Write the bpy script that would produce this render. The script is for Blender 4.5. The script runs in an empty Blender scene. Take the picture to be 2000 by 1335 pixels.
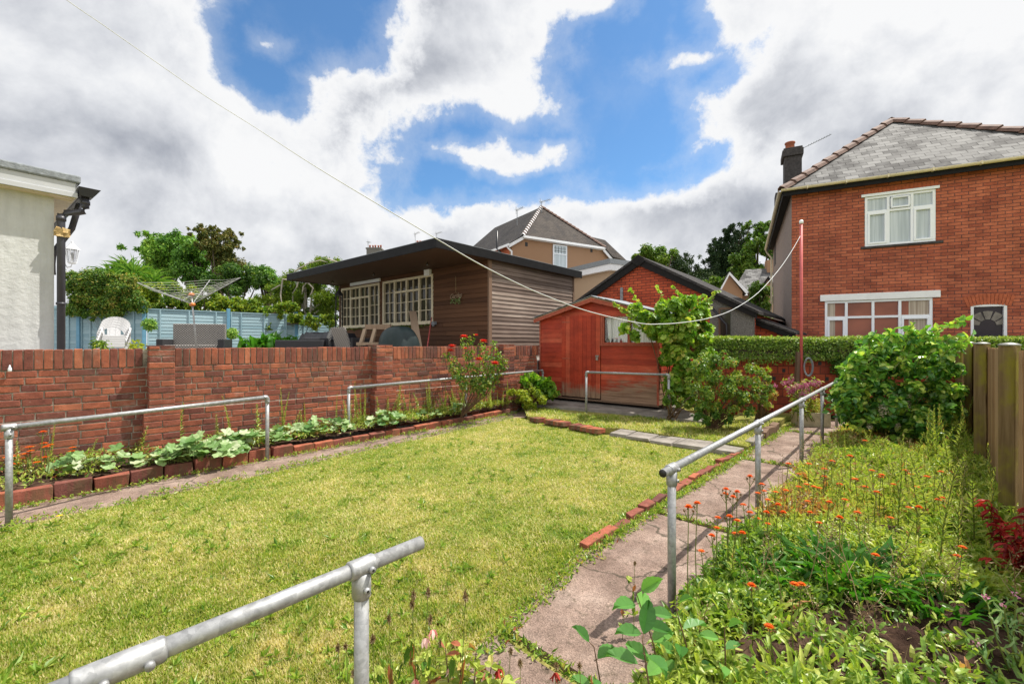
import bpy, math, random
import numpy as np
from mathutils import Vector, Matrix

# ---------------------------------------------------------------- camera, light, exposure
SC = bpy.context.scene
COL = SC.collection
EYE, F, CX, CY = 1.5, 850.0, 1000.0, 669.0       # eye height and focal length in photo pixels (2000 wide)

cam_d = bpy.data.cameras.new("camera")
cam_d.sensor_width = 36.0
cam_d.lens = 36.0 * F / 2000.0
cam_d.shift_y = (CY - 667.5) / 2000.0
cam_d.clip_start = 0.05
cam_d.clip_end = 2000.0
cam = bpy.data.objects.new("camera", cam_d)
COL.objects.link(cam)
cam.location = (0, 0, EYE)
cam.rotation_euler = (math.radians(90), 0, 0)
SC.camera = cam

SUN = Vector((0.50, 0.15, 1.0)).normalized()     # towards the sun
SUN_EL = math.asin(SUN.z)
SUN_AZ = math.atan2(SUN.x, SUN.y)
sun_d = bpy.data.lights.new("sun", 'SUN')
sun_d.energy = 5.0
sun_d.angle = math.radians(0.55)
sun_d.color = (1.0, 0.95, 0.86)
sun = bpy.data.objects.new("sun", sun_d)
COL.objects.link(sun)
sun.rotation_euler = SUN.to_track_quat('Z', 'Y').to_euler()
sun.location = (20, 10, 40)

SC.view_settings.view_transform = 'Standard'
SC.view_settings.look = 'None'
SC.view_settings.gamma = 1.0
SC.view_settings.exposure = 0.45
SC.render.film_transparent = False
SC.cycles.max_bounces = 8
SC.cycles.transparent_max_bounces = 12


class NT:
    """tiny node-tree writer"""
    def __init__(s, tree):
        s.t = tree; s.n = tree.nodes; s.l = tree.links
    def node(s, kind, **kw):
        n = s.n.new(kind)
        for k, v in kw.items():
            setattr(n, k, v)
        return n
    def put(s, sock, v):
        if v is None: return
        if hasattr(v, 'is_output') or isinstance(v, bpy.types.NodeSocket):
            s.l.new(v, sock)
        else:
            if sock.type == 'RGBA' and len(v) == 3: v = (*v, 1)
            sock.default_value = v
    def math(s, op, a, b=None, c=None, clamp=False):
        n = s.node('ShaderNodeMath', operation=op, use_clamp=clamp)
        s.put(n.inputs[0], a); s.put(n.inputs[1], b)
        if c is not None: s.put(n.inputs[2], c)
        return n.outputs[0]
    def ramp(s, fac, stops, interp='LINEAR'):
        n = s.node('ShaderNodeValToRGB')
        r = n.color_ramp; r.interpolation = interp
        while len(r.elements) < len(stops): r.elements.new(0.5)
        for e, (p, c) in zip(r.elements, stops):
            e.position = p
            e.color = (c, c, c, 1) if isinstance(c, (int, float)) else (*c, 1)
        s.put(n.inputs[0], fac)
        return n.outputs[0]
    def mix(s, fac, a, b, mode='MIX'):
        n = s.node('ShaderNodeMix', data_type='RGBA', blend_type=mode)
        s.put(n.inputs[0], fac); s.put(n.inputs[6], a); s.put(n.inputs[7], b)
        return n.outputs[2]
    def noise(s, scale, detail=4, rough=0.55, vec=None, dist=0.0, dims='3D'):
        n = s.node('ShaderNodeTexNoise', noise_dimensions=dims)
        n.inputs['Scale'].default_value = scale
        n.inputs['Detail'].default_value = detail
        n.inputs['Roughness'].default_value = rough
        n.inputs['Distortion'].default_value = dist
        if vec is not None: s.l.new(vec, n.inputs['Vector'])
        return n.outputs['Fac']
    def coord(s, which='Object', scale=None, rot=None):
        n = s.node('ShaderNodeTexCoord')
        o = n.outputs[which]
        if scale or rot:
            m = s.node('ShaderNodeMapping')
            if scale: m.inputs['Scale'].default_value = scale
            if rot: m.inputs['Rotation'].default_value = rot
            s.l.new(o, m.inputs['Vector']); o = m.outputs[0]
        return o
    def maprange(s, v, a, b, c=0.0, d=1.0, smooth=True):
        n = s.node('ShaderNodeMapRange', interpolation_type='SMOOTHSTEP' if smooth else 'LINEAR')
        s.put(n.inputs[0], v)
        for i, x in enumerate((a, b, c, d)): n.inputs[i + 1].default_value = x
        return n.outputs[0]


# ---------------------------------------------------------------- sky with broken cloud
def azel(px, py):
    x, z = (px - CX) / F, (CY - py) / F
    return math.atan2(x, 1.0), math.atan2(z, math.hypot(x, 1.0))

world = bpy.data.worlds.new("World")
SC.world = world
world.use_nodes = True
w = NT(world.node_tree)
w.n.clear()
sky = w.node('ShaderNodeTexSky', sky_type='NISHITA', sun_disc=False)
sky.sun_elevation = SUN_EL
sky.sun_rotation = SUN_AZ
sky.air_density = 1.0; sky.dust_density = 0.6; sky.ozone_density = 2.0
dirn = w.node('ShaderNodeTexCoord').outputs['Generated']
sep = w.node('ShaderNodeSeparateXYZ'); w.l.new(dirn, sep.inputs[0])
dx, dy, dz = sep.outputs
az = w.math('ARCTAN2', dx, dy)
el = w.math('ARCSINE', dz)
n1 = w.noise(3.0, 5, 0.55, dirn); n2 = w.noise(13, 10, 0.66, dirn, 0.15); n3 = w.noise(4.6, 10, 0.60, dirn)
wob = w.node('ShaderNodeTexNoise'); wob.inputs['Scale'].default_value = 7.0; wob.inputs['Detail'].default_value = 6
w.l.new(dirn, wob.inputs['Vector'])
wsep = w.node('ShaderNodeSeparateColor'); w.l.new(wob.outputs['Color'], wsep.inputs[0])
azw = w.math('ADD', az, w.math('MULTIPLY', w.math('SUBTRACT', wsep.outputs[0], 0.5), 0.10))
elw = w.math('ADD', el, w.math('MULTIPLY', w.math('SUBTRACT', wsep.outputs[1], 0.5), 0.10))

def blob(px, py, rx, ry, rot=0.0):
    """1 in the middle, 0 at the rim, falling away outside at a rate set in sky angle, not by the blob's size"""
    a, e = azel(px, py)
    a2, _ = azel(px + rx, py); _, e2 = azel(px, py - ry)
    ra, re = abs(a2 - a), abs(e2 - e)
    u = w.math('SUBTRACT', azw, a); v = w.math('SUBTRACT', elw, e)
    c, s_ = math.cos(rot), math.sin(rot)
    u2 = w.math('ADD', w.math('MULTIPLY', u, c / ra), w.math('MULTIPLY', v, s_ / ra))
    v2 = w.math('ADD', w.math('MULTIPLY', u, -s_ / re), w.math('MULTIPLY', v, c / re))
    q = w.math('ADD', w.math('MULTIPLY', u2, u2), w.math('MULTIPLY', v2, v2))
    return w.math('MULTIPLY', w.math('SUBTRACT', 1.0, w.math('SQRT', q)), 9.0 * min(ra, re))

def union(lst, k=0.15):
    o = lst[0]
    for b in lst[1:]:
        o = w.math('SMOOTH_MAX', o, b, k)
    return o

holes = union([blob(590, 50, 145, 115, 0.1), blob(510, 125, 95, 60, -0.4), blob(1190, 120, 145, 95), blob(1215, 240, 140, 120), blob(1140, 300, 130, 70),
               blob(1265, 60, 70, 90, -0.1), blob(1000, 352, 210, 48), blob(1220, 345, 130, 40), blob(860, 350, 90, 50, 0.3), blob(945, 285, 150, 50), blob(1060, 280, 80, 50),
               blob(1350, 165, 60, 30, 0.3), blob(690, -30, 80, 80), blob(1330, 60, 40, 70)])
puffs = union([blob(960, 303, 118, 25), blob(1120, 5, 120, 40), blob(1030, 45, 40, 55), blob(520, 78, 26, 16), blob(1345, 128, 55, 15)], 0.05)
D = w.math('ADD', w.math('MULTIPLY', holes, -1.55), -0.12)
D = w.math('MINIMUM', D, 1.0)
D = w.math('MAXIMUM', D, w.math('SUBTRACT', w.math('MULTIPLY', puffs, 2.6), 0.02))
D = w.math('ADD', D, w.math('MULTIPLY', w.math('SUBTRACT', n2, 0.5), 1.15))
D = w.math('ADD', D, w.math('MULTIPLY', w.math('SUBTRACT', n3, 0.5), 1.5))
mask = w.maprange(D, -0.16, 0.20)
wisp = w.math('MULTIPLY', w.maprange(D, -0.6, 0.05), 0.24)
veil = w.math('MULTIPLY', w.maprange(n3, 0.45, 0.70), 0.10)
mask = w.math('MAXIMUM', mask, w.math('ADD', wisp, veil))
# grey undersides in the thick parts, white at the thin sunlit rims
greys = union([blob(200, 240, 330, 80), blob(250, 400, 300, 50), blob(600, 260, 200, 90), blob(760, 130, 90, 60), blob(1730, 210, 300, 80),
               blob(1450, 400, 120, 40), blob(60, 60, 120, 50)], 0.3)
n4 = w.noise(4.2, 9, 0.58, dirn, 0.2)
g = w.math('ADD', w.math('MULTIPLY', w.maprange(greys, -0.9, 0.8), 0.50), w.math('ADD', 0.15, w.math('MULTIPLY', w.math('SUBTRACT', n4, 0.5), 2.9)))
g = w.math('ADD', g, w.math('MULTIPLY', w.math('SUBTRACT', n2, 0.5), 0.5))
g = w.math('MULTIPLY', g, w.maprange(D, 0.15, 0.75))
cloudcol = w.ramp(g, [(0.0, (0.97, 0.975, 0.985)), (0.22, (0.86, 0.875, 0.905)), (0.5, (0.70, 0.72, 0.765)), (0.8, (0.52, 0.545, 0.60)), (1.0, (0.42, 0.445, 0.505))])
ccs = w.mix(1.0, cloudcol, (5.95, 5.95, 5.95), 'MULTIPLY')
skyc = w.mix(1.0, sky.outputs[0], (0.60, 0.88, 1.04), 'MULTIPLY')
fin = w.mix(mask, skyc, ccs)
# unseen sky behind the viewer and overhead is brightened as added fill light
back = w.math('MAXIMUM', w.maprange(dy, 0.35, -0.25), w.maprange(dz, 0.62, 0.95))
fin = w.mix(1.0, fin, w.ramp(back, [(0, (1, 1, 1)), (1, (1, 1, 1))]), 'MULTIPLY')
gain = w.math('ADD', 1.0, w.math('MULTIPLY', back, 0.30))
vm = w.node('ShaderNodeVectorMath', operation='SCALE'); w.l.new(fin, vm.inputs[0]); w.l.new(gain, vm.inputs['Scale'])
fin = vm.outputs[0]
bg = w.node('ShaderNodeBackground'); bg.inputs[1].default_value = 0.12
w.l.new(fin, bg.inputs[0])
wo = w.node('ShaderNodeOutputWorld'); w.l.new(bg.outputs[0], wo.inputs[0])

# ---------------------------------------------------------------- helpers
rng = np.random.default_rng(7)
R = random.Random(11)

def W(px, py, Y):                       # point seen at a photo pixel, Y metres ahead
    return Vector(((px - CX) / F * Y, Y, EYE + (CY - py) / F * Y))
def G(px, py, z=0.0):                   # ... on a level plane
    Y = (EYE - z) * F / (py - CY)
    return Vector(((px - CX) / F * Y, Y, z))

class Frame:
    """a local frame standing on the ground: x along a front, y back from it, z up"""
    def __init__(s, p0, p1, z=0.0):
        s.o = Vector((p0[0], p0[1], z))
        d = Vector((p1[0] - p0[0], p1[1] - p0[1], 0)); s.len = d.length
        s.x = d.normalized(); s.y = Vector((-s.x.y, s.x.x, 0)); s.rot = math.atan2(s.x.y, s.x.x)
    def hit(s, px, py, y=0.0):          # where the sight line meets the plane y = const of the frame
        r = Vector(((px - CX) / F, 1.0, (CY - py) / F)); c = Vector((0, 0, EYE))
        t = (y - (c - s.o).dot(s.y)) / r.dot(s.y)
        q = c + r * t - s.o
        return q.dot(s.x), q.z
    def loc(s, x, y, z=0.0):
        return s.o + s.x * x + s.y * y + Vector((0, 0, z))

def tag(o, label=None, cat=None, group=None, kind=None):
    if label: o['label'] = label
    if cat: o['category'] = cat
    if group: o['group'] = group
    if kind: o['kind'] = kind
    return o

def root(name, label, cat, loc=(0, 0, 0), rotz=0.0, group=None):
    o = bpy.data.objects.new(name, None); COL.objects.link(o)
    o.location = loc; o.rotation_euler = (0, 0, rotz); o.empty_display_size = 0.2
    return tag(o, label, cat, group)

def froot(name, label, cat, fr, group=None):
    return root(name, label, cat, fr.o, fr.rot, group)

def kids(o):
    return [c for c in ALL if c.parent == o]
ALL = []
def copy_tree(o, parent=None, label=None):
    c = o.copy(); COL.objects.link(c); c.parent = parent
    for ch in list(o.children): copy_tree(ch, c)
    if label: c['label'] = label
    return c

class MB:
    def __init__(s): s.v = []; s.f = []; s.a = []; s.m = []
    def face(s, idx, var=None, m=0):
        s.f.append(idx); s.a.append(R.random() if var is None else var); s.m.append(m)
    def poly(s, pts, var=None, m=0):
        b = len(s.v); s.v += [tuple(p) for p in pts]; s.face(tuple(range(b, b + len(pts))), var, m); return s
    def hexa(s, p, var=None, m=0):      # p: 8 corners, bottom ring 0-3 then top ring 4-7
        v = R.random() if var is None else var
        b = len(s.v); s.v += [tuple(q) for q in p]
        for f in ((3, 2, 1, 0), (4, 5, 6, 7), (0, 1, 5, 4), (1, 2, 6, 5), (2, 3, 7, 6), (3, 0, 4, 7)):
            s.face(tuple(b + i for i in f), v, m)
        return s
    def box(s, x0, x1, y0, y1, z0, z1, var=None, m=0, j=0.0):
        p = [(x0, y0, z0), (x1, y0, z0), (x1, y1, z0), (x0, y1, z0), (x0, y0, z1), (x1, y0, z1), (x1, y1, z1), (x0, y1, z1)]
        if j: p = [tuple(c + R.uniform(-j, j) for c in q) for q in p]
        return s.hexa(p, var, m)
    def slab(s, poly, y0, y1, var=None, m=0):      # outline in (x, z) counter-clockwise seen from -y, from y0 (front) to y1
        v = R.random() if var is None else var
        b = len(s.v); n = len(poly)
        s.v += [(x, y0, z) for x, z in poly] + [(x, y1, z) for x, z in poly]
        s.face(tuple(range(b, b + n)), v, m); s.face(tuple(b + n + i for i in reversed(range(n))), v, m)
        for i in range(n):
            k = (i + 1) % n
            s.face((b + k, b + i, b + n + i, b + n + k), v, m)
        return s
    def ring(s, c, t, r, n, ref=None):
        t = Vector(t).normalized()
        u = t.cross(Vector(ref) if ref else (Vector((0, 0, 1)) if abs(t.z) < 0.9 else Vector((1, 0, 0)))).normalized()
        w_ = t.cross(u)
        b = len(s.v)
        for i in range(n):
            a = 2 * math.pi * i / n
            s.v.append(tuple(Vector(c) + (u * math.cos(a) + w_ * math.sin(a)) * r))
        return b
    def tube(s, pts, rad, n=8, var=None, m=0, caps=True, ref=None):
        v = R.random() if var is None else var
        pts = [Vector(p) for p in pts]
        if isinstance(rad, (int, float)): rad = [rad] * len(pts)
        bs = []
        for i, p in enumerate(pts):
            if i == 0: t = pts[1] - pts[0]
            elif i == len(pts) - 1: t = pts[-1] - pts[-2]
            else: t = (pts[i + 1] - pts[i]).normalized() + (pts[i] - pts[i - 1]).normalized()
            bs.append(s.ring(p, t, rad[i], n, ref))
        for a, b in zip(bs, bs[1:]):
            for i in range(n):
                k = (i + 1) % n
                s.face((a + i, a + k, b + k, b + i), v, m)
        if caps:
            s.face(tuple(bs[0] + i for i in reversed(range(n))), v, m)
            s.face(tuple(bs[-1] + i for i in range(n)), v, m)
        return s
    def lathe(s, c, prof, n=16, var=None, m=0):    # prof: (r, z) from bottom to top
        return s.tube([(c[0], c[1], c[2] + z) for r, z in prof], [r for r, z in prof], n, var, m, ref=(1, 0, 0))
    def build(s, name, mat, parent=None, smooth=False, bevel=0.0, uv=True):
        me = bpy.data.meshes.new(name)
        me.from_pydata(s.v, [], s.f)
        mats = mat if isinstance(mat, (list, tuple)) else [mat]
        for q in mats: me.materials.append(q)
        if len(mats) > 1: me.polygons.foreach_set('material_index', s.m)
        at = me.attributes.new('var', 'FLOAT', 'FACE'); at.data.foreach_set('value', s.a)
        if uv:
            V = np.array(s.v, dtype=float)
            lay = me.uv_layers.new(name='uv')
            out = []
            for f in s.f:
                P = V[list(f)]
                Q = np.roll(P, -1, 0)
                nn = np.array([((P[:, 1] - Q[:, 1]) * (P[:, 2] + Q[:, 2])).sum(), ((P[:, 2] - Q[:, 2]) * (P[:, 0] + Q[:, 0])).sum(),
                               ((P[:, 0] - Q[:, 0]) * (P[:, 1] + Q[:, 1])).sum()])
                L = np.linalg.norm(nn)
                nn = nn / L if L > 1e-12 else np.array([0, 0, 1.0])
                if abs(nn[2]) > 0.995: u = np.array([1.0, 0, 0])
                else:
                    u = np.array([-nn[1], nn[0], 0]); u /= np.linalg.norm(u)
                    if abs(u[0]) > 0.3 and u[0] < 0: u = -u
                vv = np.cross(nn, u)
                if vv[2] < 0: vv = -vv
                out.append(np.stack([P @ u, P @ vv], 1))
            lay.data.foreach_set('uv', np.concatenate(out).ravel())
        if smooth: me.polygons.foreach_set('use_smooth', [True] * len(s.f))
        me.update()
        o = bpy.data.objects.new(name, me); COL.objects.link(o)
        if parent: o.parent = parent
        if bevel:
            b = o.modifiers.new('bevel', 'BEVEL'); b.width = bevel; b.segments = 2; b.limit_method = 'ANGLE'
        return o

def fast_mesh(name, V, Fc, k, var, mats, parent=None, smooth=False):
    """V (n,3), Fc (m,k) all faces of k corners, var per face"""
    me = bpy.data.meshes.new(name)
    n, m = len(V), len(Fc)
    me.vertices.add(n); me.vertices.foreach_set('co', np.asarray(V, np.float32).ravel())
    me.loops.add(m * k); me.loops.foreach_set('vertex_index', np.asarray(Fc, np.int32).ravel())
    me.polygons.add(m); me.polygons.foreach_set('loop_start', np.arange(0, m * k, k, dtype=np.int32))
    at = me.attributes.new('var', 'FLOAT', 'FACE'); at.data.foreach_set('value', np.asarray(var, np.float32))
    me.polygons.foreach_set('use_smooth', np.full(m, smooth))
    me.update(calc_edges=True); me.validate()
    me.materials.append(mats)
    o = bpy.data.objects.new(name, me); COL.objects.link(o)
    if parent: o.parent = parent
    return o

def unit(a):
    return a / np.maximum(np.linalg.norm(a, axis=-1, keepdims=True), 1e-9)

TPL = {   # vertex = (along, across, up) ; triangles
    'diamond': ([(0, 0, 0), (.42, .5, .10), (1, 0, -.08), (.42, -.5, .10)], [(0, 1, 2), (0, 2, 3)]),
    'blade': ([(0, .5, 0), (0, -.5, 0), (.55, .38, .10), (.55, -.38, .10), (1, 0, .42)], [(0, 1, 3), (0, 3, 2), (2, 3, 4)]),
    'blade1': ([(0, .5, 0), (0, -.5, 0), (1, 0, .25)], [(0, 1, 2)]),
    'oval': ([(0, 0, 0), (.18, .36, .06), (.5, .5, .09), (.82, .28, .03), (1, 0, -.12), (.82, -.28, .03), (.5, -.5, .09), (.18, -.36, .06), (.5, 0, 0)],
             [(0, 1, 8), (1, 2, 8), (2, 3, 8), (3, 4, 8), (4, 5, 8), (5, 6, 8), (6, 7, 8), (7, 0, 8)]),
    'strap': ([(0, .3, 0), (0, -.3, 0), (.35, .5, .12), (.35, 0, .06), (.35, -.5, .12), (.7, .4, .10), (.7, 0, .04), (.7, -.4, .10), (1, 0, -.15)],
              [(0, 3, 2), (0, 1, 3), (1, 4, 3), (2, 3, 6), (2, 6, 5), (3, 4, 7), (3, 7, 6), (5, 6, 8), (6, 7, 8)]),
}
def _lobed(n=11, lobes=5):
    v = [(0.42, 0, -0.05)]
    N = n * 2
    for i in range(N):
        a = math.pi + (i + .5) * 2 * math.pi / N
        r = 0.5 * (1 + 0.13 * math.cos(lobes * a) + 0.05 * (-1) ** i)
        if i in (0, N - 1): r *= 0.72
        v.append((0.42 + r * math.cos(a), r * math.sin(a), 0.05 * math.cos(lobes * a) + 0.03))
    return v, [(0, i, i % N + 1) for i in range(1, N + 1)]
TPL['lobed'] = _lobed()
def _serrate():
    v = [(0, 0, 0), (.33, 0, -.0), (.66, 0, .0), (1, 0, -.14)]
    a = [.06, .14, .22, .32, .42, .52, .62, .72, .81, .89, .95]
    wd = [.16, .30, .39, .47, .5, .49, .45, .37, .28, .18, .09]
    for sgn in (1, -1):
        for i, (p, q) in enumerate(zip(a, wd)):
            z = .16 * q / .5
            v.append((p + (.025 if i % 2 else 0), sgn * q * (1.04 if i % 2 else .97), z + (.02 if i % 2 else 0)))
    f = []
    for k, b in ((0, 4), (1, 15)):
        seq = list(range(b, b + 11))
        mid = [0, 0, 1, 1, 1, 1, 2, 2, 2, 2, 3]
        f.append((0, seq[0], seq[1]) if not k else (0, seq[1], seq[0]))
        last = 0
        for i in range(1, 10):
            m0 = mid[i]; 
            if m0 != last:
                f.append((last, seq[i], m0) if not k else (last, m0, seq[i]))
                last = m0
            f.append((m0, seq[i], seq[i + 1]) if not k else (m0, seq[i + 1], seq[i]))
        f.append((last, seq[10], 3) if not k else (last, 3, seq[10]))
    return v, f
TPL['serrate'] = _serrate()

def leaf_arrays(P, D, N, L, Wd, var, tpl):
    P = np.asarray(P, float); n = len(P)
    D = unit(np.asarray(D, float)); N = np.asarray(N, float)
    S = unit(np.cross(N, D)); N = np.cross(D, S)
    T, Fc = TPL[tpl]; T = np.array(T, float); Fc = np.array(Fc)
    L = np.broadcast_to(np.asarray(L, float), (n,))[:, None, None]; Wd = np.broadcast_to(np.asarray(Wd, float), (n,))[:, None, None]
    V = P[:, None, :] + T[None, :, 0:1] * L * D[:, None, :] + T[None, :, 1:2] * Wd * S[:, None, :] + T[None, :, 2:3] * L * N[:, None, :]
    k = len(T)
    FF = Fc[None] + (np.arange(n) * k)[:, None, None]
    vv = np.repeat(np.broadcast_to(np.asarray(var, float), (n,)), len(Fc))
    return V.reshape(-1, 3), FF.reshape(-1, 3), vv

def leaves(name, P, D, N, L, Wd, var, mat, parent=None, tpl='diamond'):
    V, FF, vv = leaf_arrays(P, D, N, L, Wd, var, tpl)
    if parent is not None and parent.type == 'EMPTY':      # world points into the parent's frame
        M = np.array(parent.matrix_basis.inverted()); V = V @ M[:3, :3].T + M[:3, 3]
    return fast_mesh(name, V, FF, 3, vv, mat, parent)

def merge(parts):
    Vs, Fs, As, b = [], [], [], 0
    for V, Fc, a in parts:
        Vs.append(V); Fs.append(Fc + b); As.append(a); b += len(V)
    return np.concatenate(Vs), np.concatenate(Fs), np.concatenate(As)

def rdir(n, up=0.0, spread=1.0):
    d = rng.normal(size=(n, 3)) * spread
    d[:, 2] += up
    return unit(d)

def vnoise(x, y, scale, seed=0):
    """smooth value noise on a plane, 0..1"""
    r = np.random.default_rng(seed); T = r.random((64, 64))
    x = np.asarray(x) * scale + 17.3; y = np.asarray(y) * scale + 9.1
    xi, yi = np.floor(x).astype(int), np.floor(y).astype(int)
    fx, fy = x - xi, y - yi; fx = fx * fx * (3 - 2 * fx); fy = fy * fy * (3 - 2 * fy)
    g = lambda a, b: T[a % 64, b % 64]
    return (g(xi, yi) * (1 - fx) + g(xi + 1, yi) * fx) * (1 - fy) + (g(xi, yi + 1) * (1 - fx) + g(xi + 1, yi + 1) * fx) * fy

def in_poly(x, y, poly):
    ins = np.zeros(len(x), bool); n = len(poly)
    for i in range(n):
        x1, y1 = poly[i][:2]; x2, y2 = poly[(i + 1) % n][:2]
        c = ((y1 > y) != (y2 > y)) & (x < (x2 - x1) * (y - y1) / (y2 - y1 + 1e-12) + x1)
        ins ^= c
    return ins

# ---------------------------------------------------------------- materials
def material(name):
    m = bpy.data.materials.new(name); m.use_nodes = True
    t = NT(m.node_tree); t.n.clear()
    b = t.node('ShaderNodeBsdfPrincipled'); o = t.node('ShaderNodeOutputMaterial')
    t.l.new(b.outputs[0], o.inputs[0])
    t.b = b; t.o = o; t.m = m
    return t
def setb(t, col=None, rough=None, metal=None, spec=None, bump=None, bdist=0.01, bstr=0.5):
    b = t.b
    if col is not None: t.put(b.inputs['Base Color'], col)
    if rough is not None: t.put(b.inputs['Roughness'], rough)
    if metal is not None: t.put(b.inputs['Metallic'], metal)
    if spec is not None: b.inputs['Specular IOR Level'].default_value = spec
    if bump is not None:
        n = t.node('ShaderNodeBump'); n.inputs['Strength'].default_value = bstr; n.inputs['Distance'].default_value = bdist
        t.put(n.inputs['Height'], bump); t.l.new(n.outputs[0], b.inputs['Normal'])
    return t.m
def varattr(t):
    return t.node('ShaderNodeAttribute', attribute_name='var').outputs['Fac']

def leaf_mat(name, stops, trans=0.40, rough=0.5, spec=0.35, tcol=(1.25, 1.35, 0.55)):
    t = material(name)
    v = varattr(t)
    nz = t.noise(9.0, 3, 0.5, t.coord())
    c = t.ramp(v, stops)
    c = t.mix(0.35, c, t.ramp(nz, [(0.3, (0.55, 0.55, 0.5)), (0.7, (1.35, 1.35, 1.3))]), 'MULTIPLY')
    setb(t, c, rough, 0, spec)
    tr = t.node('ShaderNodeBsdfTranslucent')
    t.put(tr.inputs[0], t.mix(1.0, c, tcol, 'MULTIPLY'))
    mx = t.node('ShaderNodeMixShader'); mx.inputs[0].default_value = trans
    t.l.new(t.b.outputs[0], mx.inputs[1]); t.l.new(tr.outputs[0], mx.inputs[2]); t.l.new(mx.outputs[0], t.o.inputs[0])
    return t.m

def plain(name, col, rough=0.6, metal=0.0, var=0.25, scale=6.0, spec=0.4, bump=0.0, bscale=40):
    t = material(name)
    nz = t.noise(scale, 5, 0.6, t.coord())
    c = t.mix(1.0, col, t.ramp(nz, [(0.25, 1 - var), (0.75, 1 + var)]), 'MULTIPLY')
    kw = {}
    if bump: kw = dict(bump=t.noise(bscale, 4, 0.6, t.coord()), bdist=0.01, bstr=bump)
    return setb(t, c, rough, metal, spec, **kw)

def clear_pane(name, gloss=0.12):
    t = material(name); tb = t.node('ShaderNodeBsdfTransparent'); gl = t.node('ShaderNodeBsdfGlossy'); gl.inputs['Roughness'].default_value = 0.03
    mx = t.node('ShaderNodeMixShader'); mx.inputs[0].default_value = gloss
    t.l.new(tb.outputs[0], mx.inputs[1]); t.l.new(gl.outputs[0], mx.inputs[2]); t.l.new(mx.outputs[0], t.o.inputs[0])
    return t.m

def brick_uv(name, c1, c2, mortar, bw=0.235, rh=0.075, ms=0.006, dark=(0.09, 0.035, 0.03), grime=0.35, squash=1.0):
    t = material(name)
    uv = t.node('ShaderNodeUVMap').outputs[0]
    wob = t.node('ShaderNodeTexNoise'); wob.inputs['Scale'].default_value = 9
    t.l.new(uv, wob.inputs['Vector'])
    add = t.node('ShaderNodeVectorMath', operation='MULTIPLY_ADD')
    t.l.new(wob.outputs['Color'], add.inputs[0]); add.inputs[1].default_value = (0.008, 0.008, 0); t.l.new(uv, add.inputs[2])
    b = t.node('ShaderNodeTexBrick'); b.offset = 0.5; b.squash = squash; b.squash_frequency = 3
    t.l.new(add.outputs[0], b.inputs['Vector'])
    b.inputs['Scale'].default_value = 1.0; b.inputs['Brick Width'].default_value = bw; b.inputs['Row Height'].default_value = rh
    b.inputs['Mortar Size'].default_value = ms; b.inputs['Mortar Smooth'].default_value = 0.25; b.inputs['Bias'].default_value = 0.0
    t.put(b.inputs['Color1'], c1); t.put(b.inputs['Color2'], c2); t.put(b.inputs['Mortar'], mortar)
    b2 = t.node('ShaderNodeTexBrick'); b2.offset = 0.5; b2.squash = squash; b2.squash_frequency = 3
    t.l.new(add.outputs[0], b2.inputs['Vector'])
    b2.inputs['Scale'].default_value = 1.0; b2.inputs['Brick Width'].default_value = bw; b2.inputs['Row Height'].default_value = rh
    b2.inputs['Mortar Size'].default_value = 0.0; b2.inputs['Bias'].default_value = -0.62
    t.put(b2.inputs['Color1'], (0, 0, 0)); t.put(b2.inputs['Color2'], (1, 1, 1)); t.put(b2.inputs['Mortar'], (0, 0, 0))
    n1 = t.noise(2.0, 5, 0.6, uv); n2 = t.noise(60, 4, 0.7, uv); n3 = t.noise(12, 3, 0.6, uv)
    c = t.mix(t.math('MULTIPLY', b2.outputs[0], 0.55), b.outputs[0], dark)
    c = t.mix(grime, c, t.ramp(n1, [(0.3, (0.55, 0.52, 0.55)), (0.7, (1.25, 1.2, 1.15))]), 'MULTIPLY')
    c = t.mix(0.45, c, t.ramp(n2, [(0.3, 0.6), (0.7, 1.35)]), 'MULTIPLY')
    c = t.mix(0.3, c, t.ramp(n3, [(0.35, 0.65), (0.65, 1.3)]), 'MULTIPLY')
    h = t.math('ADD', t.math('MULTIPLY', b.outputs['Fac'], -1.0), t.math('MULTIPLY', n2, 0.35))
    return setb(t, c, 0.9, 0, 0.2, bump=h, bdist=0.012, bstr=0.8)

def wood_mat(name, stops, axis='x', rough=0.75, grain=1.0, bump=0.4):
    t = material(name)
    sc = {'x': (1.2, 22, 34), 'y': (22, 1.2, 34), 'z': (26, 26, 1.2)}[axis]
    g1 = t.noise(1.0 * grain, 6, 0.65, t.coord('Object', sc), 0.6)
    g2 = t.noise(0.9, 3, 0.5, t.coord('Object'))
    v = varattr(t)
    f = t.math('ADD', t.math('MULTIPLY', g1, 0.55), t.math('ADD', t.math('MULTIPLY', v, 0.28), t.math('MULTIPLY', g2, 0.25)))
    c = t.ramp(f, stops)
    return setb(t, c, rough, 0, 0.3, bump=g1, bdist=0.006, bstr=bump)

M = {}
# weathered garden-wall brick: every brick is its own piece and carries its own colour value
t = material('old_brick'); v = varattr(t); oc = t.coord()
c = t.ramp(v, [(0.0, (0.10, 0.045, 0.040)), (0.18, (0.15, 0.062, 0.052)), (0.45, (0.245, 0.085, 0.060)), (0.75, (0.37, 0.120, 0.068)), (1.0, (0.48, 0.18, 0.10))])
na = t.noise(11, 5, 0.65, oc); nb = t.noise(90, 4, 0.7, oc); nc = t.noise(26, 6, 0.75, oc); nd = t.noise(1.1, 3, 0.5, oc)
c = t.mix(0.55, c, t.ramp(na, [(0.3, (0.45, 0.42, 0.45)), (0.7, (1.3, 1.25, 1.2))]), 'MULTIPLY')
c = t.mix(0.5, c, t.ramp(nb, [(0.3, 0.6), (0.7, 1.4)]), 'MULTIPLY')
c = t.mix(t.math('MULTIPLY', t.maprange(nc, 0.60, 0.76), 0.6), c, (0.50, 0.44, 0.40))
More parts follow.
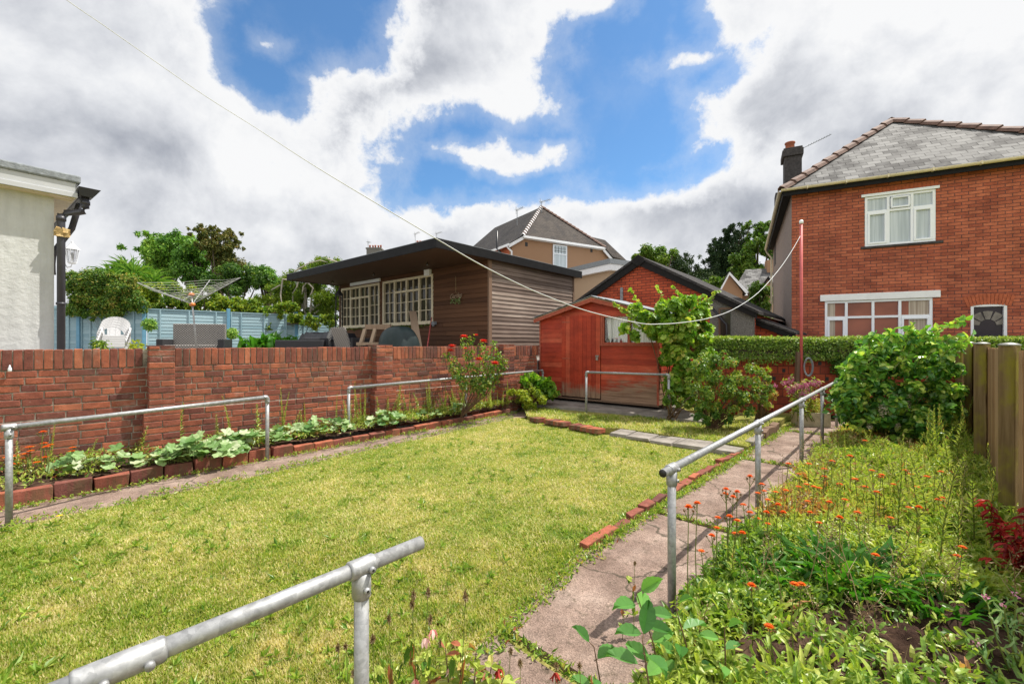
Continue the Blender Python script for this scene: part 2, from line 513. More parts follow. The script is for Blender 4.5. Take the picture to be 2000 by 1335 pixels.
c = t.mix(t.math('MULTIPLY', t.maprange(nd, 0.45, 0.75), 0.35), c, (0.10, 0.075, 0.055))
sp = t.node('ShaderNodeSeparateXYZ'); t.l.new(oc, sp.inputs[0])
ng = t.noise(1, 5, 0.65, t.coord('Object', (5, 5, 1.1)))
st = t.math('MULTIPLY', t.maprange(sp.outputs[2], 0.75, 1.25), t.maprange(ng, 0.46, 0.66))
c = t.mix(t.math('MULTIPLY', st, 0.55), c, (0.085, 0.062, 0.052))
c = t.mix(t.math('MULTIPLY', t.maprange(t.noise(2.3, 6, 0.72, oc), 0.56, 0.70), 0.40), c, (0.40, 0.33, 0.28))
c = t.mix(t.math('MULTIPLY', t.math('MULTIPLY', t.maprange(sp.outputs[2], 0.6, 0.1), t.maprange(ng, 0.5, 0.62)), 0.5), c, (0.09, 0.085, 0.04))
M['brick'] = setb(t, c, 0.92, 0, 0.15, bump=t.math('ADD', t.math('MULTIPLY', na, 0.7), t.math('MULTIPLY', nb, 0.5)), bdist=0.012, bstr=0.8)
t = material('mortar'); oc = t.coord(); na = t.noise(14, 6, 0.7, oc); nb = t.noise(120, 3, 0.7, oc)
c = t.ramp(na, [(0.3, (0.13, 0.11, 0.09)), (0.5, (0.33, 0.29, 0.235)), (0.7, (0.55, 0.50, 0.42))])
M['mortar'] = setb(t, c, 0.95, 0, 0.1, bump=nb, bdist=0.006, bstr=0.7)
M['brick_house'] = brick_uv('house_brick', (0.50, 0.160, 0.088), (0.385, 0.105, 0.060), (0.14, 0.07, 0.065), ms=0.007, grime=0.75)
M['brick_garage'] = brick_uv('garage_brick', (0.52, 0.11, 0.05), (0.38, 0.07, 0.035), (0.07, 0.04, 0.035), ms=0.007, grime=0.35)
M['brick_arch'] = plain('arch_brick', (0.42, 0.11, 0.05), 0.9, var=0.3, scale=14)
M['brick_block'] = brick_uv('boundary_brick', (0.40, 0.085, 0.04), (0.27, 0.055, 0.03), (0.08, 0.04, 0.03), bw=0.20, rh=0.155, ms=0.006, grime=0.6)

M['galv'] = None
t = material('galvanised'); oc = t.coord()
vo = t.node('ShaderNodeTexVoronoi'); vo.inputs['Scale'].default_value = 70; t.l.new(oc, vo.inputs['Vector'])
na = t.noise(30, 6, 0.7, oc); nb = t.noise(5, 4, 0.6, oc)
c = t.mix(0.5, t.ramp(na, [(0.35, (0.23, 0.235, 0.24)), (0.65, (0.43, 0.44, 0.45))]), t.ramp(vo.outputs['Color'], [(0.1, 0.23), (0.9, 0.47)]))
c = t.mix(t.maprange(nb, 0.56, 0.74), c, (0.29, 0.28, 0.22))
M['galv'] = setb(t, c, t.math('ADD', 0.40, t.math('MULTIPLY', na, 0.28)), 0.55, 0.5, bump=na, bdist=0.002, bstr=0.25)
M['galv_dark'] = plain('rubber_plug', (0.02, 0.02, 0.018), 0.5, var=0.2)

# concrete, paving, soil, lawn base
t = material('path_concrete'); oc = t.coord()
na = t.noise(150, 5, 0.75, oc); nb = t.noise(2.2, 5, 0.6, oc); nc = t.noise(16, 5, 0.7, oc)
vo = t.node('ShaderNodeTexVoronoi'); vo.inputs['Scale'].default_value = 130; t.l.new(oc, vo.inputs['Vector'])
c = t.ramp(nb, [(0.3, (0.165, 0.112, 0.088)), (0.5, (0.26, 0.185, 0.150)), (0.7, (0.35, 0.265, 0.220))])
c = t.mix(0.7, c, t.ramp(na, [(0.32, 0.45), (0.68, 1.5)]), 'MULTIPLY')
c = t.mix(0.6, c, t.ramp(vo.outputs['Color'], [(0.1, 0.55), (0.9, 1.35)]), 'MULTIPLY')
c = t.mix(t.math('MULTIPLY', t.maprange(nc, 0.54, 0.68), 0.65), c, (0.085, 0.068, 0.045))
c = t.mix(0.7, c, t.ramp(t.noise(5.5, 6, 0.7, oc), [(0.33, 0.62), (0.6, 1.15)]), 'MULTIPLY')
vc = t.node('ShaderNodeTexVoronoi', feature='DISTANCE_TO_EDGE'); vc.inputs['Scale'].default_value = 0.9
wv = t.node('ShaderNodeTexNoise'); wv.inputs['Scale'].default_value = 5; wv.inputs['Detail'].default_value = 6; t.l.new(oc, wv.inputs['Vector'])
va = t.node('ShaderNodeVectorMath', operation='MULTIPLY_ADD'); t.l.new(wv.outputs['Color'], va.inputs[0]); va.inputs[1].default_value = (.35, .35, 0); t.l.new(oc, va.inputs[2]); t.l.new(va.outputs[0], vc.inputs['Vector'])
c = t.mix(t.math('MULTIPLY', t.maprange(vc.outputs['Distance'], 0.010, 0.002), 0.75), c, (0.05, 0.045, 0.03))
M['path'] = setb(t, c, 0.95, 0, 0.2, bump=t.math('ADD', na, vo.outputs['Distance']), bdist=0.006, bstr=0.8)
t = material('paving'); oc = t.coord(); na = t.noise(60, 5, 0.7, oc); nb = t.noise(3.5, 5, 0.65, oc)
c = t.ramp(nb, [(0.3, (0.14, 0.125, 0.11)), (0.5, (0.235, 0.21, 0.185)), (0.7, (0.32, 0.29, 0.26))])
c = t.mix(0.5, c, t.ramp(na, [(0.3, 0.6), (0.7, 1.35)]), 'MULTIPLY')
M['slab'] = setb(t, c, 0.9, 0, 0.2, bump=na, bdist=0.005, bstr=0.6)
t = material('soil'); oc = t.coord(); na = t.noise(45, 6, 0.75, oc); nb = t.noise(6, 5, 0.65, oc)
c = t.ramp(nb, [(0.3, (0.026, 0.014, 0.010)), (0.5, (0.062, 0.036, 0.025)), (0.7, (0.12, 0.075, 0.052))])
c = t.mix(0.6, c, t.ramp(na, [(0.3, 0.5), (0.7, 1.5)]), 'MULTIPLY')
M['soil'] = setb(t, c, 0.95, 0, 0.1, bump=t.math('ADD', na, t.math('MULTIPLY', nb, 2)), bdist=0.02, bstr=0.9)
t = material('turf'); oc = t.coord(); na = t.noise(40, 5, 0.7, oc); nb = t.noise(1.4, 5, 0.65, oc)
c = t.ramp(nb, [(0.3, (0.14, 0.17, 0.035)), (0.5, (0.24, 0.235, 0.06)), (0.7, (0.33, 0.28, 0.10))])
c = t.mix(0.6, c, t.ramp(na, [(0.3, 0.5), (0.7, 1.35)]), 'MULTIPLY')
M['turf'] = setb(t, c, 0.95, 0, 0.1, bump=na, bdist=0.02, bstr=0.7)

t = material('grey_render'); oc = t.coord()
c = t.mix(1.0, (0.55, 0.56, 0.55), t.ramp(t.noise(1, 6, 0.7, t.coord('Object', (6, 6, 0.8))), [(0.3, 0.84), (0.6, 1.04)]), 'MULTIPLY')
c = t.mix(0.6, c, t.ramp(t.noise(2.2, 6, 0.7, oc), [(0.35, 0.86), (0.65, 1.06)]), 'MULTIPLY')
M['render'] = setb(t, c, 0.9, 0, 0.2, bump=t.noise(9, 6, 0.7, oc), bdist=0.03, bstr=0.5)
M['upvc'] = plain('white_upvc', (0.84, 0.87, 0.93), 0.35, var=0.03)
M['white'] = plain('white_paint', (0.80, 0.81, 0.84), 0.5, var=0.08, scale=9)
M['cream'] = plain('cream_paint', (0.66, 0.58, 0.42), 0.55, var=0.15, scale=14)
M['fascia_grey'] = plain('weathered_fascia', (0.47, 0.48, 0.50), 0.45, var=0.06)
M['black'] = plain('black_plastic', (0.014, 0.014, 0.018), 0.35, var=0.2)
M['pipe'] = plain('grey_downpipe', (0.05, 0.05, 0.062), 0.4, var=0.15)
M['felt'] = plain('roof_felt', (0.23, 0.25, 0.27), 0.9, var=0.35, scale=18, bump=0.6)
M['fascia_black'] = plain('black_fascia', (0.010, 0.010, 0.011), 0.6, var=0.4, scale=5, spec=0.15)
M['barge_black'] = plain('black_bargeboard', (0.014, 0.013, 0.013), 0.7, var=0.5, scale=20, bump=0.5, spec=0.15)
M['soffit'] = wood_mat('brown_soffit', [(0.25, (0.045, 0.022, 0.010)), (0.6, (0.09, 0.045, 0.02)), (0.9, (0.14, 0.07, 0.03))], 'x')
M['summer_front'] = wood_mat('stained_boards', [(0.2, (0.040, 0.017, 0.008)), (0.5, (0.092, 0.040, 0.019)), (0.8, (0.155, 0.072, 0.035))], 'x')
M['summer_side'] = wood_mat('silvered_boards', [(0.25, (0.050, 0.034, 0.027)), (0.45, (0.125, 0.088, 0.070)), (0.62, (0.22, 0.165, 0.135)), (0.85, (0.42, 0.35, 0.29))], 'y')
M['post_wood'] = wood_mat('brown_post', [(0.2, (0.08, 0.045, 0.027)), (0.8, (0.22, 0.14, 0.095))], 'z')
M['pale_wood'] = wood_mat('pale_timber', [(0.2, (0.17, 0.11, 0.07)), (0.8, (0.40, 0.30, 0.21))], 'z')
M['tan'] = plain('tan_roughcast', (0.33, 0.195, 0.115), 0.95, var=0.2, scale=60, bump=0.5, bscale=60)
M['tan_pale'] = plain('pale_roughcast', (0.44, 0.32, 0.215), 0.95, var=0.1, scale=30, bump=0.4, bscale=60)
M['pebble'] = plain('pebbledash', (0.30, 0.235, 0.20), 0.95, var=0.5, scale=70, bump=0.9, bscale=80)
M['pebble_grey'] = plain('grey_pebbledash', (0.16, 0.155, 0.14), 0.95, var=0.6, scale=40, bump=0.9, bscale=60)
M['stone_dark'] = plain('sooty_render', (0.055, 0.05, 0.05), 0.95, var=0.5, scale=12, bump=0.7, bscale=30)
M['terracotta'] = plain('terracotta', (0.32, 0.10, 0.055), 0.8, var=0.3, scale=14)
M['ridge'] = plain('ridge_tile', (0.135, 0.078, 0.06), 0.75, var=0.5, scale=10, bump=0.5)

def slate(name, base, pale, bw=0.28, rh=0.19, rough=0.35, patch=0.5):
    t = material(name); uv = t.node('ShaderNodeUVMap').outputs[0]
    b = t.node('ShaderNodeTexBrick'); b.offset = 0.5
    t.l.new(uv, b.inputs['Vector'])
    b.inputs['Scale'].default_value = 1; b.inputs['Brick Width'].default_value = bw; b.inputs['Row Height'].default_value = rh
    b.inputs['Mortar Size'].default_value = 0.008; b.inputs['Mortar Smooth'].default_value = 0.4
    t.put(b.inputs['Color1'], base); t.put(b.inputs['Color2'], pale); t.put(b.inputs['Mortar'], (0.02, 0.02, 0.02))
    n1 = t.noise(1.1, 5, 0.62, uv, 0.6); n2 = t.noise(14, 5, 0.75, uv)
    c = t.mix(t.math('MULTIPLY', t.maprange(n1, 0.42, 0.62), patch), b.outputs[0], pale)
    c = t.mix(t.math('MULTIPLY', t.maprange(n2, 0.58, 0.75), 0.5), c, (0.27, 0.26, 0.24))
    c = t.mix(t.math('MULTIPLY', t.maprange(n1, 0.52, 0.36), 0.6), c, (0.035, 0.032, 0.033))
    sp = t.node('ShaderNodeSeparateXYZ'); t.l.new(uv, sp.inputs[0])
    saw = t.math('FRACT', t.math('DIVIDE', sp.outputs[1], rh))
    h = t.math('SUBTRACT', t.math('MULTIPLY', saw, -0.6), t.math('MULTIPLY', b.outputs['Fac'], 0.8))
    return setb(t, c, max(rough, .75), 0, 0.12, bump=h, bdist=0.02, bstr=0.7)
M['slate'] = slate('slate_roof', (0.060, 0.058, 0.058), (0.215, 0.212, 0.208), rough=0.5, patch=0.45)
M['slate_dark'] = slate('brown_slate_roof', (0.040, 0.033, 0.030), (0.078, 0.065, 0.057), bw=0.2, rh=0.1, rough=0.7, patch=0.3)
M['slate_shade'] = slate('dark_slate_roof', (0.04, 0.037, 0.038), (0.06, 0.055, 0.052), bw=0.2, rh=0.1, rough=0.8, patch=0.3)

def glass(name, col, rough=0.04, metal=0.0):
    t = material(name); nz = t.noise(1.5, 3, 0.5, t.coord())
    c = t.mix(0.5, col, t.ramp(nz, [(0.3, 0.5), (0.7, 1.6)]), 'MULTIPLY')
    setb(t, c, rough, metal, 0.28)
    return t.m
M['glass_dark'] = glass('dark_window_glass', (0.05, 0.045, 0.035))
M['glass_reflect'] = glass('brick_reflection_glass', (0.27, 0.088, 0.05))  # red-brown tint paints a reflection of brick into the pane colour
M['curtain'] = None
t = material('net_curtain'); oc = t.coord('Object', (26, 1, 0.6)); nz = t.noise(1.0, 2, 0.5, oc)
M['curtain'] = setb(t, t.ramp(nz, [(0.3, (0.34, 0.40, 0.43)), (0.7, (0.58, 0.64, 0.68))]), 0.25, 0, 0.8, bump=nz, bdist=0.02, bstr=0.3)
t = material('drape'); oc = t.coord('Object', (30, 1, 0.6)); nz = t.noise(1.0, 2, 0.5, oc)
M['drape'] = setb(t, t.ramp(nz, [(0.3, (0.26, 0.19, 0.14)), (0.7, (0.52, 0.45, 0.36))]), 0.3, 0, 0.7)

# red shed paint, worn to bare wood towards the bottom boards
def shed_mat(name, axis):
    t = material(name); oc = t.coord()
    sc = {'x': (1.6, 18, 26), 'z': (26, 26, 1.3)}[axis]
    g1 = t.noise(1.0, 6, 0.7, t.coord('Object', sc), 0.5); g2 = t.noise(2.2, 5, 0.65, t.coord('Object', (0.7, 1, 1.6))); v = varattr(t)
    red = t.ramp(t.math('ADD', t.math('MULTIPLY', g1, 0.5), t.math('MULTIPLY', v, 0.4)), [(0.15, (0.26, 0.026, 0.011)), (0.45, (0.38, 0.045, 0.017)), (0.7, (0.49, 0.095, 0.045)), (0.9, (0.55, 0.20, 0.12))])
    wood = t.ramp(g1, [(0.3, (0.14, 0.075, 0.045)), (0.7, (0.38, 0.24, 0.155))])
    red = t.mix(0.8, red, t.ramp(t.noise(2.6, 6, 0.7, t.coord('Object', (0.8, 1, 1.8))), [(0.3, 0.62), (0.5, 1.0), (0.72, 1.5)]), 'MULTIPLY')
    sp = t.node('ShaderNodeSeparateXYZ'); t.l.new(oc, sp.inputs[0])
    low = t.math('SUBTRACT', 0.50 if axis == 'x' else 0.42, sp.outputs[2])
    f = t.math('ADD', t.math('MULTIPLY', low, 1.4), t.math('ADD', t.math('MULTIPLY', t.math('SUBTRACT', g2, 0.5), 1.5), t.math('MULTIPLY', t.math('SUBTRACT', g1, 0.5), 0.9)))
    if axis == 'x':
        right = t.math('SUBTRACT', sp.outputs[0], 2.05)
        f = t.math('ADD', f, t.math('MULTIPLY', right, 0.22))
    f = t.maprange(f, -0.12, 0.42)
    return setb(t, t.mix(f, red, wood), 0.6, 0, 0.3, bump=g1, bdist=0.004, bstr=0.4)
M['shed'] = shed_mat('red_shed_boards', 'x'); M['shed_door'] = shed_mat('red_shed_door', 'z')
M['red_trim'] = plain('worn_red_trim', (0.33, 0.075, 0.04), 0.7, var=0.35, scale=20)

# blue lap fence and mossy posts
t = material('blue_fence'); g1 = t.noise(1, 5, 0.65, t.coord('Object', (1.5, 20, 30))); v = varattr(t)
M['blue'] = setb(t, t.ramp(t.math('ADD', t.math('MULTIPLY', g1, 0.6), t.math('MULTIPLY', v, 0.35)), [(0.2, (0.20, 0.33, 0.39)), (0.8, (0.39, 0.53, 0.58))]), 0.7, 0, 0.3, bump=g1, bdist=0.004, bstr=0.4)
M['blue_post'] = plain('bright_blue_post', (0.13, 0.31, 0.45), 0.6, var=0.15)
t = material('mossy_timber'); g1 = t.noise(1, 6, 0.65, t.coord('Object', (22, 22, 1.3)), 0.4); g2 = t.noise(3.0, 5, 0.6, t.coord('Object', (1, 1, .6)))
c = t.ramp(g1, [(0.25, (0.075, 0.048, 0.025)), (0.5, (0.17, 0.115, 0.055)), (0.8, (0.30, 0.22, 0.12))])
c = t.mix(t.math('MULTIPLY', t.maprange(g2, 0.42, 0.62), 0.85), c, (0.235, 0.215, 0.020))
M['moss_post'] = setb(t, c, 0.85, 0, 0.2, bump=g1, bdist=0.006, bstr=0.5)
M['slat_wood'] = wood_mat('weathered_slats', [(0.25, (0.12, 0.065, 0.030)), (0.5, (0.30, 0.175, 0.085)), (0.85, (0.50, 0.34, 0.20))], 'z')
M['cap_metal'] = plain('post_cap', (0.30, 0.30, 0.27), 0.4, 0.6, var=0.2)
M['airer_line'] = plain('grey_green_line', (0.33, 0.34, 0.30), 0.7, var=0.2)
M['rope'] = plain('white_rope', (0.58, 0.59, 0.60), 0.7, var=0.1, scale=80)
M['red_pole'] = plain('red_pole', (0.50, 0.10, 0.095), 0.4, var=0.2, scale=5)
M['chair_white'] = plain('white_resin', (0.56, 0.56, 0.57), 0.35, var=0.03)
t = material('wicker'); wv = t.node('ShaderNodeTexChecker'); wv.inputs['Scale'].default_value = 27; t.l.new(t.node('ShaderNodeUVMap').outputs[0], wv.inputs['Vector'])
t.put(wv.inputs[1], (0.40, 0.375, 0.35)); t.put(wv.inputs[2], (0.07, 0.065, 0.06))
M['wicker'] = setb(t, wv.outputs[0], 0.6, 0, 0.3, bump=wv.outputs[1], bdist=0.006, bstr=0.6)
M['rattan_dark'] = plain('dark_rattan', (0.028, 0.028, 0.032), 0.6, var=0.4, scale=50, bump=0.6, bscale=60)
M['cover_black'] = plain('black_cover', (0.018, 0.019, 0.025), 0.45, var=0.3)
M['cover_green'] = plain('dark_green_cover', (0.012, 0.026, 0.027), 0.5, var=0.35, scale=3)
M['orange_pl'] = plain('orange_plastic', (0.65, 0.20, 0.04), 0.4, var=0.1)
M['cyan_pl'] = plain('turquoise_plastic', (0.05, 0.35, 0.48), 0.4, var=0.1)
M['iron'] = plain('black_iron', (0.02, 0.02, 0.02), 0.5, var=0.2)
M['brass'] = plain('galv_latch', (0.35, 0.33, 0.30), 0.4, 0.7)
M['door_dark'] = plain('plum_door', (0.022, 0.013, 0.022), 0.3, var=0.15)
M['tan_stone'] = plain('pale_trough', (0.42, 0.36, 0.24), 0.85, var=0.3, scale=9, bump=0.5)
M['nest'] = plain('straw_tape', (0.50, 0.36, 0.17), 0.9, var=0.4, scale=40)

# foliage
M['grass'] = leaf_mat('grass_blades', [(0.0, (0.068, 0.172, 0.017)), (0.3, (0.166, 0.270, 0.025)), (0.55, (0.281, 0.353, 0.047)), (0.8, (0.437, 0.426, 0.125)), (1.0, (0.623, 0.541, 0.281))], 0.42, 0.5, 0.3, (1.3, 1.35, 0.6))
M['weed'] = leaf_mat('weed_leaves', [(0.0, (0.08, 0.18, 0.022)), (0.3, (0.21, 0.34, 0.045)), (0.6, (0.40, 0.48, 0.085)), (0.86, (0.55, 0.56, 0.17)), (0.94, (0.52, 0.27, 0.10)), (1.0, (0.38, 0.12, 0.06))], 0.40, 0.38, 0.5, (1.2, 1.25, 0.55))
M['mallow'] = leaf_mat('mallow_leaves', [(0.0, (0.06, 0.16, 0.035)), (0.5, (0.19, 0.32, 0.10)), (0.85, (0.34, 0.46, 0.21)), (1.0, (0.46, 0.52, 0.32))], 0.25, 0.45, 0.4)
M['dock'] = leaf_mat('strap_leaves', [(0.0, (0.022, 0.10, 0.012)), (0.6, (0.055, 0.19, 0.018)), (1.0, (0.12, 0.28, 0.035))], 0.4, 0.42, 0.4)
M['sapling'] = leaf_mat('serrated_leaves', [(0.0, (0.046, 0.156, 0.026)), (0.5, (0.098, 0.260, 0.058)), (1.0, (0.182, 0.390, 0.078))], 0.35, 0.4, 0.45)
M['bramble'] = leaf_mat('bramble_leaves', [(0.0, (0.042, 0.139, 0.028)), (0.5, (0.105, 0.289, 0.046)), (0.85, (0.266, 0.485, 0.069)), (1.0, (0.578, 0.693, 0.139))], 0.3, 0.33, 0.6)
M['vine'] = leaf_mat('vine_leaves', [(0.0, (0.062, 0.179, 0.017)), (0.5, (0.207, 0.372, 0.034)), (0.85, (0.385, 0.509, 0.083)), (1.0, (0.495, 0.454, 0.097))], 0.42, 0.4, 0.45)
M['rosebush'] = leaf_mat('rose_bush_leaves', [(0.0, (0.045, 0.128, 0.018)), (0.4, (0.135, 0.247, 0.030)), (0.75, (0.329, 0.397, 0.067)), (0.9, (0.538, 0.329, 0.060)), (1.0, (0.299, 0.075, 0.030))], 0.35, 0.42, 0.45)
M['hedge'] = leaf_mat('hedge_leaves', [(0.0, (0.06, 0.13, 0.018)), (0.5, (0.19, 0.31, 0.04)), (0.85, (0.38, 0.46, 0.09)), (1.0, (0.50, 0.52, 0.20))], 0.3, 0.4, 0.5)
M['lime'] = leaf_mat('golden_leaves', [(0.0, (0.057, 0.149, 0.014)), (0.5, (0.196, 0.287, 0.023)), (1.0, (0.391, 0.414, 0.034))], 0.35, 0.5, 0.3)
M['shrub'] = leaf_mat('shrub_leaves', [(0.0, (0.029, 0.093, 0.015)), (0.5, (0.093, 0.194, 0.021)), (0.85, (0.208, 0.287, 0.031)), (1.0, (0.345, 0.287, 0.057))], 0.28, 0.5, 0.35)
M['tree_mid'] = leaf_mat('tree_leaves', [(0.0, (0.048, 0.145, 0.025)), (0.6, (0.158, 0.329, 0.043)), (1.0, (0.355, 0.499, 0.075))], 0.25, 0.55, 0.3)
M['tree_brown'] = leaf_mat('bronze_leaves', [(0.0, (0.042, 0.072, 0.014)), (0.6, (0.132, 0.144, 0.030)), (1.0, (0.264, 0.192, 0.054))], 0.25, 0.55, 0.3)
M['tree_dark'] = leaf_mat('conifer_leaves', [(0.0, (0.013, 0.035, 0.013)), (0.6, (0.033, 0.069, 0.022)), (1.0, (0.075, 0.112, 0.031))], 0.12, 0.6, 0.25)
M['tree_light'] = leaf_mat('bright_tree_leaves', [(0.0, (0.034, 0.095, 0.011)), (0.6, (0.112, 0.213, 0.022)), (1.0, (0.224, 0.302, 0.045))], 0.3, 0.5, 0.3)
M['willow'] = leaf_mat('weeping_leaves', [(0.0, (0.057, 0.127, 0.012)), (0.6, (0.164, 0.253, 0.023)), (1.0, (0.304, 0.354, 0.044))], 0.32, 0.5, 0.3)
M['red_leaf'] = leaf_mat('red_leaves', [(0.0, (0.16, 0.012, 0.012)), (0.6, (0.42, 0.03, 0.03)), (1.0, (0.60, 0.10, 0.07))], 0.4, 0.45, 0.3, (1.3, 0.6, 0.5))
M['dry'] = leaf_mat('dry_stems', [(0.0, (0.10, 0.05, 0.025)), (0.5, (0.28, 0.19, 0.09)), (1.0, (0.50, 0.42, 0.26))], 0.15, 0.7, 0.2, (1.1, 1, .7))
M['orange'] = leaf_mat('orange_petals', [(0.0, (0.55, 0.045, 0.005)), (0.6, (0.75, 0.12, 0.008)), (1.0, (0.85, 0.28, 0.012))], 0.3, 0.6, 0.2, (1.2, .8, .4))
M['rose_red'] = leaf_mat('rose_petals', [(0.0, (0.55, 0.03, 0.03)), (0.6, (0.80, 0.09, 0.06)), (1.0, (0.88, 0.24, 0.16))], 0.3, 0.5, 0.3, (1.2, .8, .7))
M['pink'] = leaf_mat('pink_petals', [(0.0, (0.42, 0.09, 0.20)), (0.6, (0.62, 0.22, 0.38)), (1.0, (0.80, 0.48, 0.58))], 0.3, 0.6, 0.2, (1.1, .8, .9))
M['palepink'] = leaf_mat('pale_petals', [(0.0, (0.75, 0.16, 0.18)), (0.5, (0.85, 0.50, 0.45)), (1.0, (0.88, 0.75, 0.68))], 0.35, 0.5, 0.3, (1.1, .8, .8))
M['yellow'] = leaf_mat('yellow_petals', [(0.0, (0.75, 0.45, 0.01)), (1.0, (0.88, 0.70, 0.03))], 0.3, 0.6, 0.2, (1.1, 1, .4))
M['whitefl'] = leaf_mat('faded_blossom', [(0.0, (0.30, 0.24, 0.16)), (1.0, (0.70, 0.64, 0.52))], 0.3, 0.6, 0.2, (1, 1, .9))
M['stem'] = plain('green_stem', (0.13, 0.16, 0.03), 0.6, var=0.4, scale=9)
M['stem_brown'] = plain('brown_stem', (0.13, 0.075, 0.04), 0.7, var=0.4, scale=9)
M['bark'] = plain('bark', (0.10, 0.075, 0.055), 0.9, var=0.5, scale=12, bump=0.8)
M['bark_pale'] = plain('pale_bark', (0.40, 0.35, 0.29), 0.8, var=0.3, scale=12, bump=0.4)

# ================================================================ GROUND
def sheet(name, poly, z, mat, thick=0.0, kind='structure'):
    b = MB()
    if thick:
        n = len(poly); k = len(b.v)
        b.v += [(x, y, z) for x, y in poly] + [(x, y, z - thick) for x, y in poly]
        b.face(tuple(range(k, k + n))); b.face(tuple(k + n + i for i in reversed(range(n))))
        for i in range(n):
            j = (i + 1) % n; b.face((k + j, k + i, k + n + i, k + n + j))
    else: b.poly([(x, y, z) for x, y in poly])
    o = b.build(name, mat, uv=False)
    return tag(o, kind=kind)

def ccw(poly):
    a = sum(p[0] * q[1] - q[0] * p[1] for p, q in zip(poly, poly[1:] + poly[:1]))
    return poly if a > 0 else poly[::-1]
def g2(px, py, z=0.0):
    v = G(px, py, z); return (v.x, v.y)

sheet('ground', [(-900, -900), (900, -900), (900, 900), (-900, 900)], -0.03, M['turf'])
# garden lines
LW = Vector((0.7193, 0.6948, 0))                    # along the left boundary wall
EDGE_L = [Vector((-5.75, 2.9, 0)), Vector((-4.60, 3.98, 0)), Vector((-2.90, 5.98, 0)), Vector((-1.25, 7.80, 0)), Vector((-0.02, 9.35, 0))]     # brick kerb of the left bed
LAWN_L = [g2(-900, 1180), g2(-300, 1075), g2(20, 1030), g2(523, 925), g2(680, 888), g2(905, 838), g2(1010, 815)]
LAWN_R = [g2(1540, 832), g2(1440, 893), g2(1300, 985), g2(1140, 1082), g2(1075, 1150), g2(930, 1262), (-0.42, 1.50), (-0.92, 0.6), (-3.5, -1.5), (-8, -1.5)]
CROSS = [g2(1040, 826), g2(1180, 856), g2(1430, 893)]
lawn_poly = ccw(LAWN_L + [g2(1040, 822), g2(1180, 850), g2(1430, 886)] + LAWN_R)
sheet('lawn_soil', lawn_poly, 0.0, M['turf'])
# left path
pl = [(-8.2, 0.6)] + [(p.x, p.y) for p in EDGE_L] + [(0.75, 9.9), (0.95, 9.1)]
pr = [g2(1010, 815), g2(905, 838), g2(680, 888), g2(523, 925), g2(20, 1030), g2(-300, 1075), g2(-900, 1180)]
sheet('left_path', ccw(pl + pr), -0.008, M['path'])
# right path: slabs with open joints
def offs(p, q, s): return (p[0] + q[0] * s, p[1] + q[1] * s)
e0 = [(-0.90, 0.60), (-0.42, 1.50), (-0.20, 2.06), (0.50, 3.10), (2.05, 4.75), (3.7, 6.5), (5.06, 7.92), (5.9, 8.75)]
nrm = (0.728, -0.686)
b = MB()
cuts = [0.0, 0.175, 0.37, 0.60, 0.83, 1.0]
def along(pts, t):
    L = [math.dist(a, c) for a, c in zip(pts, pts[1:])]; s = t * sum(L)
    for a, c, l in zip(pts, pts[1:], L):
        if s <= l: return (a[0] + (c[0] - a[0]) * s / l, a[1] + (c[1] - a[1]) * s / l)
        s -= l
    return pts[-1]
for t0, t1 in zip(cuts, cuts[1:]):
    ts = [t0 + 0.0035 + (t1 - t0 - 0.007) * i / 6 for i in range(7)]
    left = [offs(along(e0, q), nrm, -0.03) for q in ts]; right = [offs(along(e0, q), nrm, 0.80 + 0.02 * math.sin(q * 40)) for q in ts]
    poly = left + right[::-1]
    zz = R.uniform(0.0, 0.012); k = len(b.v); n = len(poly); poly = ccw(poly)
    b.v += [(x, y, zz) for x, y in poly] + [(x, y, -0.06) for x, y in poly]
    b.face(tuple(range(k, k + n)))
    for i in range(n):
        j = (i + 1) % n; b.face((k + j, k + i, k + n + i, k + n + j))
tag(b.build('path', M['path'], uv=False), kind='structure')
# raised ground beyond the cross path
_a, _b = G(1188, 852), G(1440, 893); _n = Vector((-(_b - _a).y, (_b - _a).x, 0)).normalized(); _n = _n if _n.y > 0 else -_n
_a, _b = _a + _n * .42, _b + _n * .42
bl = ccw([g2(1030, 820, 0.0), g2(1180, 844, 0.0), (_a.x, _a.y), (_b.x, _b.y), (3.75, 6.65), (5.3, 8.4), (6.6, 9.4), (4.0, 12.5), (0.2, 12.6), (0.3, 9.6)])
sheet('back_lawn_soil', bl, 0.075, M['turf'], 0.09)
sheet('shed_pad', ccw([g2(1035, 792, .1), g2(1205, 806, .1), g2(1390, 828, .1), (3.6, 9.6), (2.2, 12.2), (0.55, 11.5)]), 0.13, M['slab'], 0.06)
# right-hand bed: lumpy soil
def terrain(name, x0, x1, y0, y1, step, hfun, inside, mat, kind='structure'):
    xs = np.arange(x0, x1, step); ys = np.arange(y0, y1, step)
    X, Y = np.meshgrid(xs, ys); Z = hfun(X, Y); n, m = X.shape
    V = np.stack([X.ravel(), Y.ravel(), Z.ravel()], 1)
    i, j = np.meshgrid(np.arange(n - 1), np.arange(m - 1), indexing='ij')
    a = (i * m + j).ravel(); Fc = np.stack([a, a + 1, a + m + 1, a + m], 1)
    c = V[Fc].mean(1); keep = inside(c[:, 0], c[:, 1]); Fc = Fc[keep]
    o = fast_mesh(name, V, Fc, 4, np.zeros(len(Fc)), mat, smooth=True)
    return tag(o, kind=kind) if kind else o
def path_right(y):      # x of the far edge of the path at distance y
    xs = [p[0] + nrm[0] * 0.78 for p in e0]; ys = [p[1] + nrm[1] * 0.78 for p in e0]
    return np.interp(y, ys, xs)
